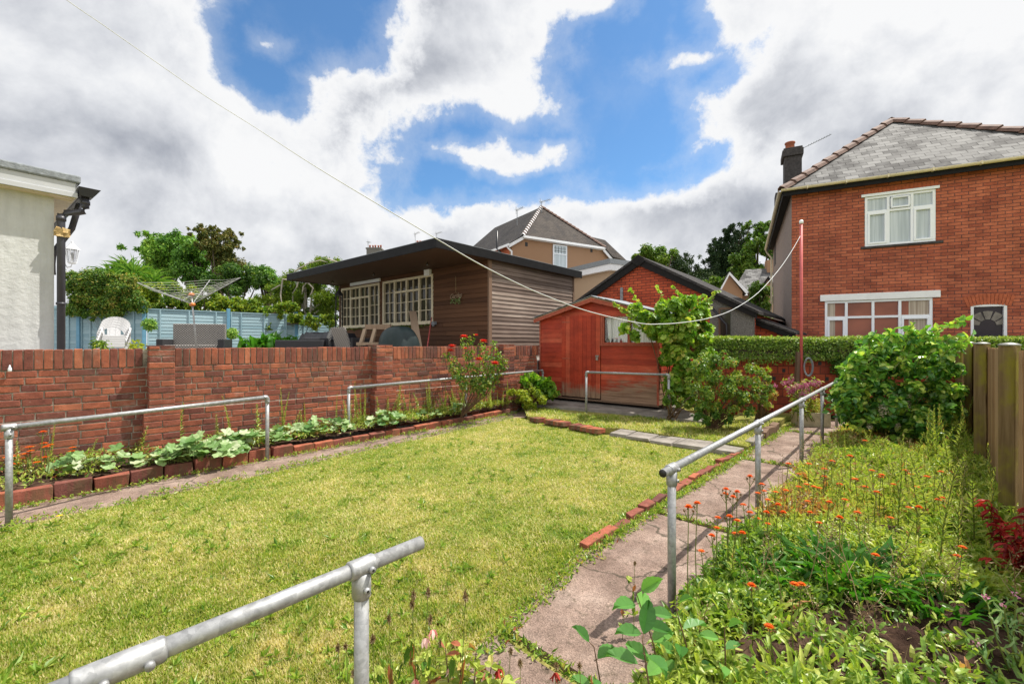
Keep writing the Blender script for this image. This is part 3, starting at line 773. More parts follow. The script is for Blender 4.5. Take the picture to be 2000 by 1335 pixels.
def bed_z(x, y):
    d = np.clip((x - path_right(y)) / 0.25, 0, 1)
    h = 0.035 * vnoise(x, y, 2.0, 1) + 0.04 * vnoise(x, y, 7, 2) + 0.05 * np.clip(vnoise(x + .3 * vnoise(x, y, 9, 12), y, 14, 3) - .45, 0, 1) * 2 + 0.018 * vnoise(x, y, 27, 4)
    return -0.03 + d * (0.03 + h)
terrain('bed_soil', -1.5, 7.6, 0.2, 9.0, 0.025, bed_z, lambda x, y: (x > path_right(y) - 0.03) & (x < 0.944 * (y - 3.48) + 4.25), M['soil'])
# left bed soil, banked up against the wall
WO = Vector((-5.38, 4.57, 0)) - LW * 2.6             # start of the wall line
def left_soil_z(x, y):
    d = (x - WO.x) * LW.y - (y - WO.y) * LW.x        # distance out from the wall
    return 0.10 + 0.06 * np.clip(1 - d / 0.9, 0, 1) + 0.03 * vnoise(x, y, 9, 5) + 0.02 * vnoise(x, y, 25, 6)
ex = [p.x for p in EDGE_L]; ey = [p.y for p in EDGE_L]
LB = [(-8.4, 1.6), (-5.80, 2.95)] + [(p.x - 0.04, p.y + 0.04) for p in EDGE_L[1:]] + [(0.9, 10.4), (0.4, 10.4), (WO.x, WO.y)]
terrain('left_bed_soil', -8, 1.2, 1.5, 10.6, 0.04, left_soil_z, lambda x, y: in_poly(x, y, LB), M['soil'])
# the neighbour's higher garden behind the wall, and the ground of the house on the right
a0 = WO - LW * 8 + Vector((-0.6948, 0.7193, 0)) * 0.25; a1 = WO + LW * 11.2 + Vector((-0.6948, 0.7193, 0)) * 0.25
sheet('terrace', ccw([(a0.x, a0.y), (a1.x, a1.y), (1.6, 13.6), (2.6, 16.5), (4, 22), (30, 60), (-90, 60), (-90, -20)]), 1.05, M['slab'], 1.15)
sheet('house_yard', ccw([(3.6, 10.2), (4.4, 9.15), (8.8, 8.75), (13, 8.3), (60, 2), (60, 60), (4.2, 22), (2.8, 16.5), (1.9, 14.0)]), 0.22, M['slab'], 0.3)

# ================================================================ LEFT BOUNDARY WALL (every brick modelled)
def add_brick(b, x0, x1, z0, z1, y, d=0.010, full=None, var=None, axis='x'):
    """a brick face standing d proud of the mortar plane y (towards -y), edges rounded off"""
    v = (R.betavariate(5, 4.2) if R.random() < .86 else R.random()) if var is None else var
    j = lambda s=0.0022: R.uniform(-s, s)
    d = d * R.uniform(0.5, 1.35); c = R.uniform(0.004, 0.009)
    def ring(ins, yy):
        return [(x0 + ins + j(), yy, z0 + ins + j()), (x1 - ins + j(), yy, z0 + ins + j()), (x1 - ins + j(), yy, z1 - ins + j()), (x0 + ins + j(), yy, z1 - ins + j())]
    rs = [ring(0, y + (full or 0.004)), ring(0, y - d + c * .6), ring(c, y - d + j(.001))]
    if axis == 'y':      # face looks along -x: swap roles, x0..x1 are y values and y is the x plane
        rs = [[(p[1], p[0], p[2]) for p in r][::-1] for r in rs]
    k = len(b.v)
    for r in rs: b.v += r
    for a in (0, 4):
        for i in range(4):
            n = (i + 1) % 4
            b.face((k + a + i, k + a + n, k + a + 4 + n, k + a + 4 + i), v)
    b.face((k + 8, k + 9, k + 10, k + 11), v)

def brick_field(b, x0, x1, z0, z1, y, rh=0.0755, bl=0.230, mj=0.011, off=0.0, skip=None):
    n = max(1, round((z1 - z0) / rh)); rh = (z1 - z0) / n
    for r in range(n):
        x = x0 + ((off + (r % 2) * bl * 0.5 + R.uniform(-.02, .02)) % bl) - bl
        while x < x1:
            L = bl * 0.5 if R.random() < 0.13 else bl * R.uniform(0.95, 1.05)
            a, c = max(x, x0), min(x + L - mj, x1)
            if c - a > 0.03:
                add_brick(b, a, c, z0 + r * rh + R.uniform(-.002, .002), z0 + (r + 1) * rh - mj + R.uniform(-.002, .002), y)
            x += L

wf = Frame((WO.x, WO.y), (WO.x + LW.x, WO.y + LW.y))
WLEN = 10.9
ledge, cop0, cop1 = 0.66, 1.205, 1.425
def wx(px): return wf.hit(px, 700)[0]
piers = [(wx(288), wx(338)), (wx(726), wx(757)), (wx(973), wx(994))]
wr = froot('garden_wall', 'long weathered red brick boundary wall with piers and upright brick coping', 'wall', wf)
b = MB()
b.box(0, WLEN, 0.0, 0.21, -0.05, cop0 + 0.10); b.box(0, WLEN, -0.045, 0.0, -0.05, ledge - 0.012)
for (p0, p1) in piers:
    b.box(p0 + .006, p1 - .006, -0.17, 0.001, ledge - .02, cop1 + 0.035); b.box(p0 - 0.045, p1 + 0.045, -0.205, -0.044, -0.05, ledge - 0.012)
b.build('mortar', M['mortar'], wr)
b = MB()
brick_field(b, 0, WLEN, ledge, cop0, -0.001)
brick_field(b, 0, WLEN, 0.02, ledge, -0.046, off=.07)
b.build('brickwork', M['brick'], wr)
b = MB()                                   # coping: bricks on end
x = 0.0
while x < WLEN:
    wd = 0.0765 * R.uniform(.95, 1.05) ; inp = any(p0 - .03 < x + .03 < p1 + .0 for p0, p1 in piers)
    if not inp:
        v = R.betavariate(2.4, 1.9)
        zt = cop1 + R.uniform(-.004, .005)
        b.box(x, x + wd - .010, -0.012 + R.uniform(-.003, .003), 0.22, cop0 + R.uniform(-.003, .003), zt, v, j=0.0022)
    x += wd
b.build('coping', M['brick'], wr, bevel=0.006)
b = MB(); x = 0.0
b.box(0, WLEN, 0.0, 0.212, cop0 - .006, cop1 - 0.012)
b.build('coping_mortar', M['mortar'], wr)
for (p0, p1) in piers:
    b = MB()
    rh = 0.0755
    z = ledge; r = 0
    while z < cop1 + 0.03:
        h = min(rh, cop1 + 0.035 - z)
        if r % 2: segs = [(p0, p1)] if p1 - p0 < .36 else [(p0, (p0 + p1) / 2 - .005), ((p0 + p1) / 2 + .005, p1)]
        else: m = (p0 + p1) / 2 + R.uniform(-.02, .02); segs = [(p0, m - .005), (m + .005, p1)]
        for a, c in segs: add_brick(b, a, c, z, z + h - .010, -0.171)
        add_brick(b, -0.168, -0.02, z, z + h - .010, p0 + 0.005, axis='y')
        z += rh; r += 1
    b.box(p0 - .004, p1 + .004, -0.178, 0.21, cop1 + .028, cop1 + .040)
    z = 0.02; r = 0
    while z < ledge - 0.03:
        if r % 2: segs = [(p0 - .05, p1 + .05)] if p1 - p0 < .3 else [(p0 - .05, p0 + .17), (p0 + .18, p1 + .05)]
        else: segs = [(p0 - .05, (p0 + p1) / 2 - .005), ((p0 + p1) / 2 + .005, p1 + .05)]
        for a, c in segs: add_brick(b, a, c, z, z + rh - .010, -0.206)
        add_brick(b, -0.203, -0.05, z, z + rh - .010, p0 - 0.045, axis='y')
        z += rh; r += 1
    b.build('pier', M['brick'], wr)

# small glass ornament hung on the wall at the far left
ox, oz = wf.hit(20, 716)
o = MB().lathe((0, 0, 0), [(0.004, .1), (0.010, .085), (.012, .07), (.022, .045), (.022, .01), (.015, 0)], 10).build('glass_ornament', M['upvc'], smooth=True)
o.scale = (.7, .7, .7); o.location = wf.loc(ox, -0.035, oz - .05); tag(o, 'little pale bell ornament hung on the brick wall', 'ornament')

# ================================================================ HANDRAILS
RR = 0.0225
def fitting(b, p, d, L=0.10, r=0.029):
    d = Vector(d).normalized(); p = Vector(p)
    b.tube([p - d * L / 2, p - d * (L / 2 - .006), p + d * (L / 2 - .006), p + d * L / 2], [r - .003, r, r, r - .003], 20)
def screw(b, p, n):
    n = Vector(n).normalized(); p = Vector(p)
    b.tube([p, p + n * 0.012], [0.0105, 0.0095], 12); 
def screw_hole(b, p, n):
    n = Vector(n).normalized(); p = Vector(p)
    b.tube([p + n * .0105, p + n * 0.0128], [0.0048, 0.0044], 6)
def handrail(label, pts, posts, ends=('elbow', 'elbow'), group='galvanised handrails round the lawn', stub=0.0, midjoint=None):
    """pts: rail end points; posts: (position along rail 0..1, is it a tee)"""
    p0, p1 = Vector(pts[0]), Vector(pts[1]); d = (p1 - p0).normalized()
    rt = root('handrail', label, 'handrail', (p0.x, p0.y, 0), 0.0, group)
    L = lambda q: Vector(q) - Vector((p0.x, p0.y, 0))
    side = Vector((d.y, -d.x, 0))
    if side.y > 0: side = -side
    b = MB(); b.tube([L(p0), L(p1)], RR, 20); b.build('rail', M['galv'], rt, True)
    for t_, kind in posts:
        q = p0.lerp(p1, t_); q2 = Vector((q.x, q.y, 0.0))
        pb = MB(); pb.tube([L(Vector((q.x, q.y, -0.08))), L(q - Vector((0, 0, .02)))], RR, 20)
        post = pb.build('post', M['galv'], rt, True)
        fb = MB()
        if kind == 'tee':
            fitting(fb, L(q), d, .085)
            fb.tube([L(q - Vector((0, 0, .015))), L(q - Vector((0, 0, .088))), L(q - Vector((0, 0, .094)))], [.029, .029, .026], 20)
            sc_ = [(L(q - Vector((0, 0, .004))) + side * .028 + d * .018, side), (L(q - Vector((0, 0, .062))) + side * .0275, side)]
        else:
            s_ = 1 if t_ < .5 else -1
            c = []
            for k in range(7):
                a = k / 6 * math.pi / 2
                c.append(L(q) + d * s_ * 0.03 * (1 - math.sin(a)) + Vector((0, 0, -0.03 * (1 - math.cos(a)))))
            fb.tube([L(q + d * s_ * .055), L(q + d * s_ * .050)] + c + [L(q - Vector((0, 0, .075))), L(q - Vector((0, 0, .08)))],
                    [.026] + [.0285] * (len(c) + 2) + [.026], 20)
            sc_ = [(L(q + d * s_ * .045) + side * .027, side), (L(q - Vector((0, 0, .06))) + side * .027, side)]
        for pp, nn in sc_: screw(fb, pp, nn)
        fo = fb.build('fitting', M['galv'], rt, True)
        for pp, nn in sc_:
            hb = MB(); screw_hole(hb, pp, nn); hb.build('set_screw', M['galv_dark'], fo)
    if stub:      # plug in the open end
        q = p0
        MB().tube([L(q - d * .004), L(q + d * .004)], RR - .002, 20).build('end_plug', M['galv_dark'], rt, True)
    return rt

def railpt(px, py, Y): return W(px, py, Y)
H1 = 0.80
def at_z(px, py, z):
    Y = (EYE - z) * F / (py - CY); return Vector(((px - CX) / F * Y, Y, z))
# right rail beside the path
r0 = at_z(1300, 921, 0.80); r1 = at_z(1641, 741, 0.815)
d = (r1 - r0).normalized()
def tt(px): # parameter on the right rail
    a, b_ = r0, r1; k = (px - CX) / F
    return (k * a.y - a.x) / ((b_.x - a.x) - k * (b_.y - a.y))
rail_r = handrail('galvanised handrail running along the concrete path past the orange flowers', (r0 - d * 0.035, r1), [(0.015, 'tee'), (tt(1482), 'tee'), (tt(1566), 'tee'), (tt(1606), 'tee'), (tt(1634), 'tee')], stub=1)
# nearest rail, lower left
n0 = at_z(60, 1372, 0.80); n1 = at_z(822, 1059, 0.80)
def tn(px):
    k = (px - CX) / F; return (k * n0.y - n0.x) / ((n1.x - n0.x) - k * (n1.y - n0.y))
rail_n = handrail('thick galvanised handrail ending in mid-air at the near edge of the lawn', (n0, n1), [(tn(706), 'tee')])
b = MB(); dd = (n1 - n0).normalized(); q = n0.lerp(n1, tn(235)) - Vector((n0.x, n0.y, 0))
fitting(b, q, dd, .155); sd = Vector((dd.y, -dd.x, 0)); screw(b, q + sd * .027 + dd * .045 + Vector((0, 0, -.008)), sd); screw(b, q + sd * .027 - dd * .03 + Vector((0, 0, -.008)), sd)
b.build('sleeve', M['galv'], rail_n, True)
# left rails
a, c = at_z(8, 835, 0.80), at_z(522, 775, 0.805)
handrail('galvanised handrail with two posts beside the orange flowers by the brick wall', (a, c), [(0.012, 'tee'), (1.0, 'elbow')])
a, c = at_z(681, 757, 0.80), at_z(1060, 723, 0.86)
k = (910 - CX) / F; tm = (k * a.y - a.x) / ((c.x - a.x) - k * (c.y - a.y))
handrail('galvanised handrail with three posts in front of the rose against the wall', (a, c), [(0.0, 'elbow'), (tm, 'tee'), (1.0, 'elbow')])
# rail before the shed
a, c = W(1145, 726.5, 8.75), W(1306, 731.5, 8.0)
handrail('short galvanised handrail standing in front of the red shed', (a, c), [(0.0, 'elbow'), (1.0, 'elbow')])

# ================================================================ KERB BRICKS (each a loose brick)
def loose_brick(name, mat_, size, loc, rz, tilt, label, cat, group, j=0.004):
    b = MB(); x, y, z = size; j = j * 1.25
    b.box(-x / 2, x / 2, -y / 2, y / 2, 0, z, R.betavariate(1.8, 3) if name == 'edging_brick' else R.betavariate(2.4, 2.2), j=j)
    o = b.build(name, mat_, None, bevel=0.006)
    o.location = loc; o.rotation_euler = (tilt[0], tilt[1], rz)
    return tag(o, label, cat, group)
def run_bricks(pts, L, gap, fn):
    segs = [(Vector(p), Vector(q)) for p, q in zip(pts, pts[1:])]
    s = 0.0; tot = sum((q - p).length for p, q in segs)
    def pos(s):
        for p, q in segs:
            l = (q - p).length
            if s <= l: return p + (q - p) * (s / l), (q - p).normalized()
            s -= l
        return segs[-1][1], (segs[-1][1] - segs[-1][0]).normalized()
    i = 0
    while s + L < tot:
        c, d_ = pos(s + L / 2); fn(c, math.atan2(d_.y, d_.x), i, L); s += L + gap; i += 1
def kb(c, rz, i, L):
    loose_brick('kerb_brick', M['brick'], (L * R.uniform(.95, 1.0), 0.085, R.uniform(.15, .165) * (1 if i < 9 else .72)), (c.x, c.y, -0.02), rz + R.uniform(-.04, .04),
                (R.uniform(-.05, .12), R.uniform(-.02, .02)), 'red brick laid as kerb between the left path and the flower bed', 'kerb brick', 'kerb bricks along the left flower bed', j=.008)
run_bricks(EDGE_L[1:], 0.272, 0.008, kb)
for k, p in enumerate([Vector((-4.70, 3.875, -.02)), Vector((-4.895, 3.685, -.02)), Vector((-5.09, 3.495, -.02))]):
    loose_brick('kerb_brick', M['brick'], (.262, .085, .16), p, math.atan2(1.0, .98), (0, 0), 'red brick laid as kerb between the left path and the flower bed', 'kerb brick', 'kerb bricks along the left flower bed')
def kr(c, rz, i, L):
    loose_brick('edging_brick', M['brick'], (L, 0.075, R.uniform(.085, .115)), (c.x, c.y, -0.035 - R.uniform(.0, .04)), rz + R.uniform(-.06, .06),
                (R.uniform(-.06, .06), R.uniform(-.03, .03)), 'narrow red brick edging the lawn beside the right path', 'edging brick', 'edging bricks along the right path', j=.008)
run_bricks([Vector((0.52, 3.16, 0)), Vector((2.0, 4.76, 0)), Vector((3.30, 6.12, 0))], 0.215, 0.012, kr)
def kg(c, rz, i, L):
    loose_brick('edging_stone', M['slab'] if i < 2 else M['post_wood'], (L, 0.10, .12 if i < 2 else .15), (c.x, c.y, -0.02), rz + R.uniform(-.12, .12),
                (R.uniform(-.06, .06), R.uniform(-.05, .05)), ('pale concrete edging block after the red bricks' if i < 2 else 'mossy brown edging block by the bend of the path'), 'edging block', 'edging blocks at the far end of the path')
run_bricks([Vector((3.36, 6.2, 0)), Vector((4.35, 7.25, 0)), Vector((4.7, 7.75, 0))], 0.34, 0.02, kg)
# step bricks and slabs across the garden
def ks(c, rz, i, L):
    if i in (2, 7): return
    loose_brick('step_brick', M['brick'], (L, 0.22, .075), (c.x, c.y + .05, 0.025 + R.uniform(-.008, .01)), rz + R.uniform(-.1, .1), (R.uniform(-.05, .05), R.uniform(-.05, .05)),
                'old red brick laid flat in the low step across the lawn', 'step brick', 'bricks of the low step across the lawn')
s0, s1 = G(1042, 824), G(1182, 852)
run_bricks([s0, s1], 0.112, 0.012, ks)
st0, st1 = G(1188, 852), G(1440, 893)
dv = (st1 - st0); Ls = dv.length; dv.normalize(); nv = Vector((-dv.y, dv.x, 0)); nv = nv if nv.y > 0 else -nv
pos_ = 0.0
for i, l in enumerate([Ls * q_ for q_ in (.16, .20, .18, .24, .21)]):
    c = st0 + dv * (pos_ + l / 2) + nv * 0.20
    o = loose_brick('paving_slab', M['slab'], (l - .015, 0.40 if i else .34, .06), (c.x, c.y, 0.0 + R.uniform(.0, .012)), math.atan2(dv.y, dv.x) + R.uniform(-.03, .03), (R.uniform(-.015, .015), R.uniform(-.02, .02)),
                'cracked pale paving slab laid across the lawn', 'paving slab', 'paving slabs across the lawn', j=.01)
    pos_ += l

# ================================================================ SUMMERHOUSE
def lap_wall(b, x0, x1, z0, z1, pitch, openings=(), y=0.0, out=0.022, axis='x', seam=2.4):
    """weatherboards; openings are (xa, xb, za, zb)"""
    z = z0
    while z < z1 - 0.01:
        zt = min(z + pitch + 0.012, z1); zc = (z + min(z + pitch, z1)) / 2
        spans = [(x0, x1)]
        for (xa, xb, za, zb) in openings:
            if za < zc < zb:
                ns = []
                for a, c in spans:
                    if xb <= a or xa >= c: ns.append((a, c)); continue
                    if a < xa: ns.append((a, xa))
                    if c > xb: ns.append((xb, c))
                spans = ns
        for a, c in spans:
            k = a + (R.uniform(.8, seam) if c - a > seam else c - a)
            while True:
                e = min(k, c); v = R.random(); o_ = out * R.uniform(.85, 1.15); sg = R.uniform(-.003, .003)
                p = [(a, y - o_, z + sg), (e - .003, y - o_, z - sg), (e - .003, y + .01, z - sg), (a, y + .01, z + sg),
                     (a, y - .004, zt + sg), (e - .003, y - .004, zt - sg), (e - .003, y + .01, zt - sg), (a, y + .01, zt + sg)]
                if axis == 'y': p = [(-q[1], q[0], q[2]) for q in p]       # faces +x, runs along y
                b.hexa(p, v)
                if e >= c: break
                a = e; k = e + R.uniform(1.2, seam)
        z += pitch

TZ = 1.05
ff = Frame((-7.02, 17.8), (-0.65, 12.3), TZ)
sh = froot('summerhouse', 'brown boarded summerhouse with flat black edged roof and two white framed windows', 'summerhouse', ff)
FW = ff.len; FD = 4.33; FH = ff.hit(852, 465, -2.03)[1] - .235 + .03
def fx(px, py, y=0.0): return ff.hit(px, py, y)
wins = []
for (pxa, pya, pxb, pyb, pyat, pybt) in [(669, 638, 742, 635, 566, 553), (750, 633.5, 846, 628.5, 551.5, 537)]:
    xa, za = fx(pxa, pya); xb, zb = fx(pxb, pyb); _, zta = fx(pxa, pyat); _, ztb = fx(pxb, pybt)
    wins.append((xa, xb, (za + zb) / 2, (zta + ztb) / 2))
b = MB(); lap_wall(b, 0, FW, 0, FH, 0.135, wins, seam=3.4, out=.03)
b.box(0, FW, .011, .05, 0, 0.02); b.build('front_wall', M['summer_front'], sh)
b = MB()
lap_wall(b, 0, FD, 0, FH - .005, 0.122, (), y=-FW, out=0.028, axis='y', seam=4.4)
b.build('side_wall', M['summer_side'], sh)
b = MB(); b.box(0, FW - .02, FD - .05, FD, 0, FH); b.box(0, 0.04, 0.06, FD - .06, 0, FH)
# room floor/inside faces stay dark
b.build('rear_wall', M['summer_front'], sh)
for q_ in ((FW - .015, FW + .045, -.04, .075), (FW - .005, FW + .04, FD - .05, FD + .03), (-.04, .06, -.04, .02)): MB().box(*q_, 0, FH - .02).build('corner_post', M['post_wood'], sh)
# roof: flat slab, overhanging the front by two metres
rz0, rz1 = FH - .04, FH + 0.22
_, zr = fx(852, 465, -2.03)
rz1 = zr; rz0 = zr - 0.235
b = MB(); b.box(-.10, FW + .16, -2.03, FD + .30, rz0 + .02, rz1 - .012); b.build('soffit', M['soffit'], sh)
b = MB()
b.box(-.12, FW + .18, -2.055, -2.03, rz0, rz1); b.box(FW + .16, FW + .185, -2.03, FD + .32, rz0, rz1 + .002)
b.box(-.12, -.10, -2.03, FD + .3, rz0, rz1 + .002); b.box(FW + .155, FW + .19, -2.062, -2.02, rz0 - .006, rz1 + .006)
b.build('fascia', M['fascia_black'], sh, bevel=.003)
b = MB(); b.box(-.12, FW + .18, -2.05, FD + .32, rz1 - .01, rz1 + .012); b.build('roof_felt', M['felt'], sh)
for (px, py) in [(835, 508), (730, 531), (650, 548)]:
    x_, z_ = fx(px, py, -.9)
    o = MB().lathe((x_, -.9, rz0 - .07), [(.012, .09), (.012, .05), (.04, .045), (.045, .02), (.03, .0)], 10).build('soffit_lamp', M['glass_dark'], sh, True)
# windows: frame, glazing bars, panes
for wi, (xa, xb, za, zb) in enumerate(wins):
    b = MB(); w_ = xb - xa; h_ = zb - za
    fr = .05
    b.box(xa - .03, xb + .03, -.05, .06, za - .03, za + .045); b.box(xa - .03, xb + .03, -.045, .06, zb - .05, zb + .03)
    b.box(xa - .03, xa + fr, -.047, .06, za + .045, zb - .05); b.box(xb - fr, xb + .03, -.047, .06, za + .045, zb - .05)
    b.box(xa - .07, xb + .07, -.075, -.02, za - .065, za - .03)
    cols = 4
    cw = [xa + w_ * i / cols for i in range(cols + 1)]
    for i in range(1, cols): b.box(cw[i] - .038, cw[i] + .038, -.04, .06, za + .045, zb - .05)
    zt = zb - .05 - (h_ - .1) * .26
    for i in (1, 2): b.box(cw[i] + .038, cw[i + 1] - .038, -.042, .058, zt - .035, zt + .035)
    frame = b.build('window', M['cream'], sh, bevel=.003)
    b = MB(); t_ = .011
    for i in range(cols):
        l, r_ = cw[i] + (fr if i == 0 else .038), cw[i + 1] - (fr if i == cols - 1 else .038)
        m_ = (l + r_) / 2
        zA, zB = za + .045, zb - .05
        if i in (1, 2):
            b.box(m_ - t_, m_ + t_, -.02, .03, zA, zt - .035); b.box(m_ - t_, m_ + t_, -.02, .03, zt + .035, zB)
            for q in (1, 2):
                zz = zA + (zt - .035 - zA) * q / 3; b.box(l, r_, -.018, .028, zz - t_, zz + t_)
        else:
            b.box(m_ - t_, m_ + t_, -.02, .03, zA, zB)
            for q in (1, 2, 3):
                zz = zA + (zB - zA) * q / 4; b.box(l, r_, -.018, .028, zz - t_, zz + t_)
    b.build('glazing_bars', M['cream'], frame)
    b = MB(); b.box(xa, xb, .035, .042, za, zb); b.build('glass', M['glass_dark'], frame)
    if wi == 0:
        b = MB(); b.box(xa + w_ * .28, xb + .12, -.10, -.03, zb + .07, zb + .18); b.build('blind_cassette', M['upvc'], sh, bevel=.01)
x_, z_ = fx(838, 533); b = MB(); b.box(x_ - .12, x_ + .15, -.12, -.02, z_ - .09, z_ + .16); b.build('alarm_box', M['white'], sh, bevel=.01)
x_, z_ = fx(849, 631); b = MB(); b.box(x_ - .05, x_ + .12, -.12, -.02, z_ - .05, z_ + .05); b.lathe((x_ + .03, -.08, z_ - .10), [(.03, 0), (.04, .06), (.03, .09)], 8); b.build('outside_socket', M['felt'], sh)
# garland under the windows
gx0, gz0 = wins[0][0], wins[0][2] - .12
P = []; 
for (xa, xb, za, zb) in wins:
    n = int((xb - xa) / .010); q = np.linspace(xa, xb, n)
    P.append(np.stack([q, -.06 - .03 * rng.random(n), za - .10 + .03 * np.sin(q * 9) + rng.normal(0, .022, n)], 1))
P = np.concatenate(P); n = len(P)
V, Fc, vv = leaf_arrays(P, rdir(n, -.2), rdir(n), .045, .03, rng.random(n), 'diamond')
o = fast_mesh('garland', V, Fc, 3, vv, M['shrub']); o.location = ff.o; o.rotation_euler = (0, 0, ff.rot)
tag(o, 'thin leafy garland strung under the summerhouse windows', 'garland')
# the hanging word sign
x_, z_ = fx(893, 580)
sg = root('hanging_sign', 'small hanging Garden word sign with greenery on the brown boards', 'sign', ff.loc(x_, -.06, z_), ff.rot)
cu = bpy.data.curves.new('word', 'FONT'); cu.body = 'Garden'; cu.size = 0.20; cu.shear = 0.35; cu.extrude = .004; cu.align_x = 'CENTER'; cu.space_character = .88; cu.offset = .003
cu.materials.append(M['pale_wood']); tmp_ = bpy.data.objects.new('tmp', cu); COL.objects.link(tmp_); me_ = bpy.data.meshes.new_from_object(tmp_.evaluated_get(bpy.context.evaluated_depsgraph_get())); bpy.data.objects.remove(tmp_)
wo_ = bpy.data.objects.new('word', me_); COL.objects.link(wo_); wo_.parent = sg; wo_.rotation_euler = (math.radians(90), math.radians(-3), 0); wo_.location = (0, 0, -.03)
MB().tube([(0, 0, .14), (0, 0, .62)], .005, 5).tube([(0, 0, .14), (-.18, 0, .02)], .004, 5).tube([(0, 0, .14), (.18, 0, .02)], .004, 5).build('string', M['dry'], sg)
n = 70; P = np.stack([rng.uniform(-.22, .24, n), rng.uniform(-.03, .0, n), rng.normal(-.11, .04, n)], 1)
V, Fc, vv = leaf_arrays(P, rdir(n, -.3), rdir(n), .06, .03, rng.random(n), 'diamond'); fast_mesh('greenery', V, Fc, 3, vv, M['mallow'], sg)

# ================================================================ OUTBUILDING AT FAR LEFT
lf = Frame((-6.05 - 0.765 * 6, 5.75 - 6), (-6.05, 5.75), TZ)
lb = froot('rendered_outbuilding', 'pale grey rendered building with white fascia, flat roof and dark downpipe', 'building', lf)
X1 = lf.len
def lx(px, py, y=0.0): return lf.hit(px, py, y)
_, ztop = lx(100, 384); 
_, z345 = lx(158, 345, -.16)
b = MB(); b.box(0, X1, 0, 5, 0, ztop + .3); b.build('wall', M['render'], lb)
ze = z345
xe = X1 + .23
b = MB(); b.box(-.2, xe, -.19, 5.1, ze - .105, ze, j=.0); b.build('roof', M['felt'], lb, bevel=.02)
b = MB(); b.box(-.2, xe - .03, -.165, -.14, ze - .265, ze - .106); b.box(-.2, xe - .03, -.182, -.165, ze - .30, ze - .235)
b.box(xe - .055, xe - .03, -.165, 5, ze - .30, ze - .106)
b.build('fascia', M['fascia_grey'], lb, bevel=.004)
b = MB(); b.box(-.2, xe - .05, -.15, 0.0, ze - .31, ze - .285); b.box(X1, xe - .05, 0.0, 5, ze - .315, ze - .285); b.build('soffit', M['cream'], lb)
# gutter along the hidden side with end hopper and downpipe
b = MB()
b.tube([(xe + .035, -.12, ze - .20), (xe + .035, 4.5, ze - .20)], .055, 12)
b.hexa([(xe - .02, -.22, ze - .27), (xe + .11, -.22, ze - .27), (xe + .11, -.05, ze - .27), (xe - .02, -.05, ze - .27),
        (xe - .03, -.24, ze - .15), (xe + .19, -.24, ze - .15), (xe + .19, -.03, ze - .15), (xe - .03, -.03, ze - .15)])
b.build('gutter', M['black'], lb, bevel=.004)
b = MB(); px_ = X1 + .055; pr_ = .041
b.tube([(xe + .05, -.13, ze - .26), (xe + .05, -.13, ze - .40), (xe + .03, -.125, ze - .455), (xe - .02, -.12, ze - .475), (px_ + .04, -.09, ze - .505), (px_, -.085, ze - .54), (px_, -.085, ze - .62), (px_, -.085, 0.0)], pr_, 14)
b.lathe((xe + .05, -.13, ze - .36), [(.048, 0), (.048, .05)], 14); b.lathe((px_, -.085, ze - .62), [(.05, 0), (.05, .06)], 14)
b.lathe((px_, -.085, .95), [(.05, 0), (.05, .03)], 14)
b.build('downpipe', M['pipe'], lb, True)
b = MB(); b.tube([(xe + .03, .15, ze - .30), (xe - .02, .35, ze - .62), (X1 + .06, .62, ze - .95), (X1 + .06, .7, ze - 1.25)], .036, 12); b.build('rear_downpipe', M['pipe'], lb, True)
b = MB()
for k in range(10): 
    a = R.uniform(0, 6.28); b.box(px_ + .055 * math.cos(a) - .03, px_ + .055 * math.cos(a) + .03, -.085 + .05 * math.sin(a) - .02, -.085 + .05 * math.sin(a) + .02, ze - .80 + R.uniform(-.04, .03), ze - .77 + R.uniform(-.03, .05), j=.015)
b.build('tape_binding', M['nest'], lb)
# lantern on the far side wall
lp = W(141, 500, 7.0)
ll = root('wall_lantern', 'white glazed lantern on the side of the rendered building', 'lantern', lp, 0)
b = MB(); b.lathe((0, 0, 0), [(.10, .105), (.095, .11), (.05, .16), (.022, .20), (.012, .21), (.016, .225), (.01, .235), (.004, .25)], 6)
b.lathe((0, 0, 0), [(.04, -.125), (.05, -.115), (.055, -.10)], 6)
for k in range(6):
    a = k * math.pi / 3; b.tube([(.052 * math.cos(a), .052 * math.sin(a), -.11), (.085 * math.cos(a), .085 * math.sin(a), .105)], .005, 5)
b.tube([(-.0, 0, -.12), (-.02, .0, -.17), (-.10, .02, -.18), (-.18, .05, -.10)], .01, 6)
b.build('frame', M['upvc'], ll)
b = MB(); b.lathe((0, 0, 0), [(.045, -.11), (.078, .10)], 6); 
b.build('glass', clear_pane('clear_lantern_glass', .25), ll)
MB().lathe((0, 0, 0), [(.012, -.08), (.02, -.02), (.02, .03), (.006, .06)], 8).build('bulb', M['chair_white'], ll, True)

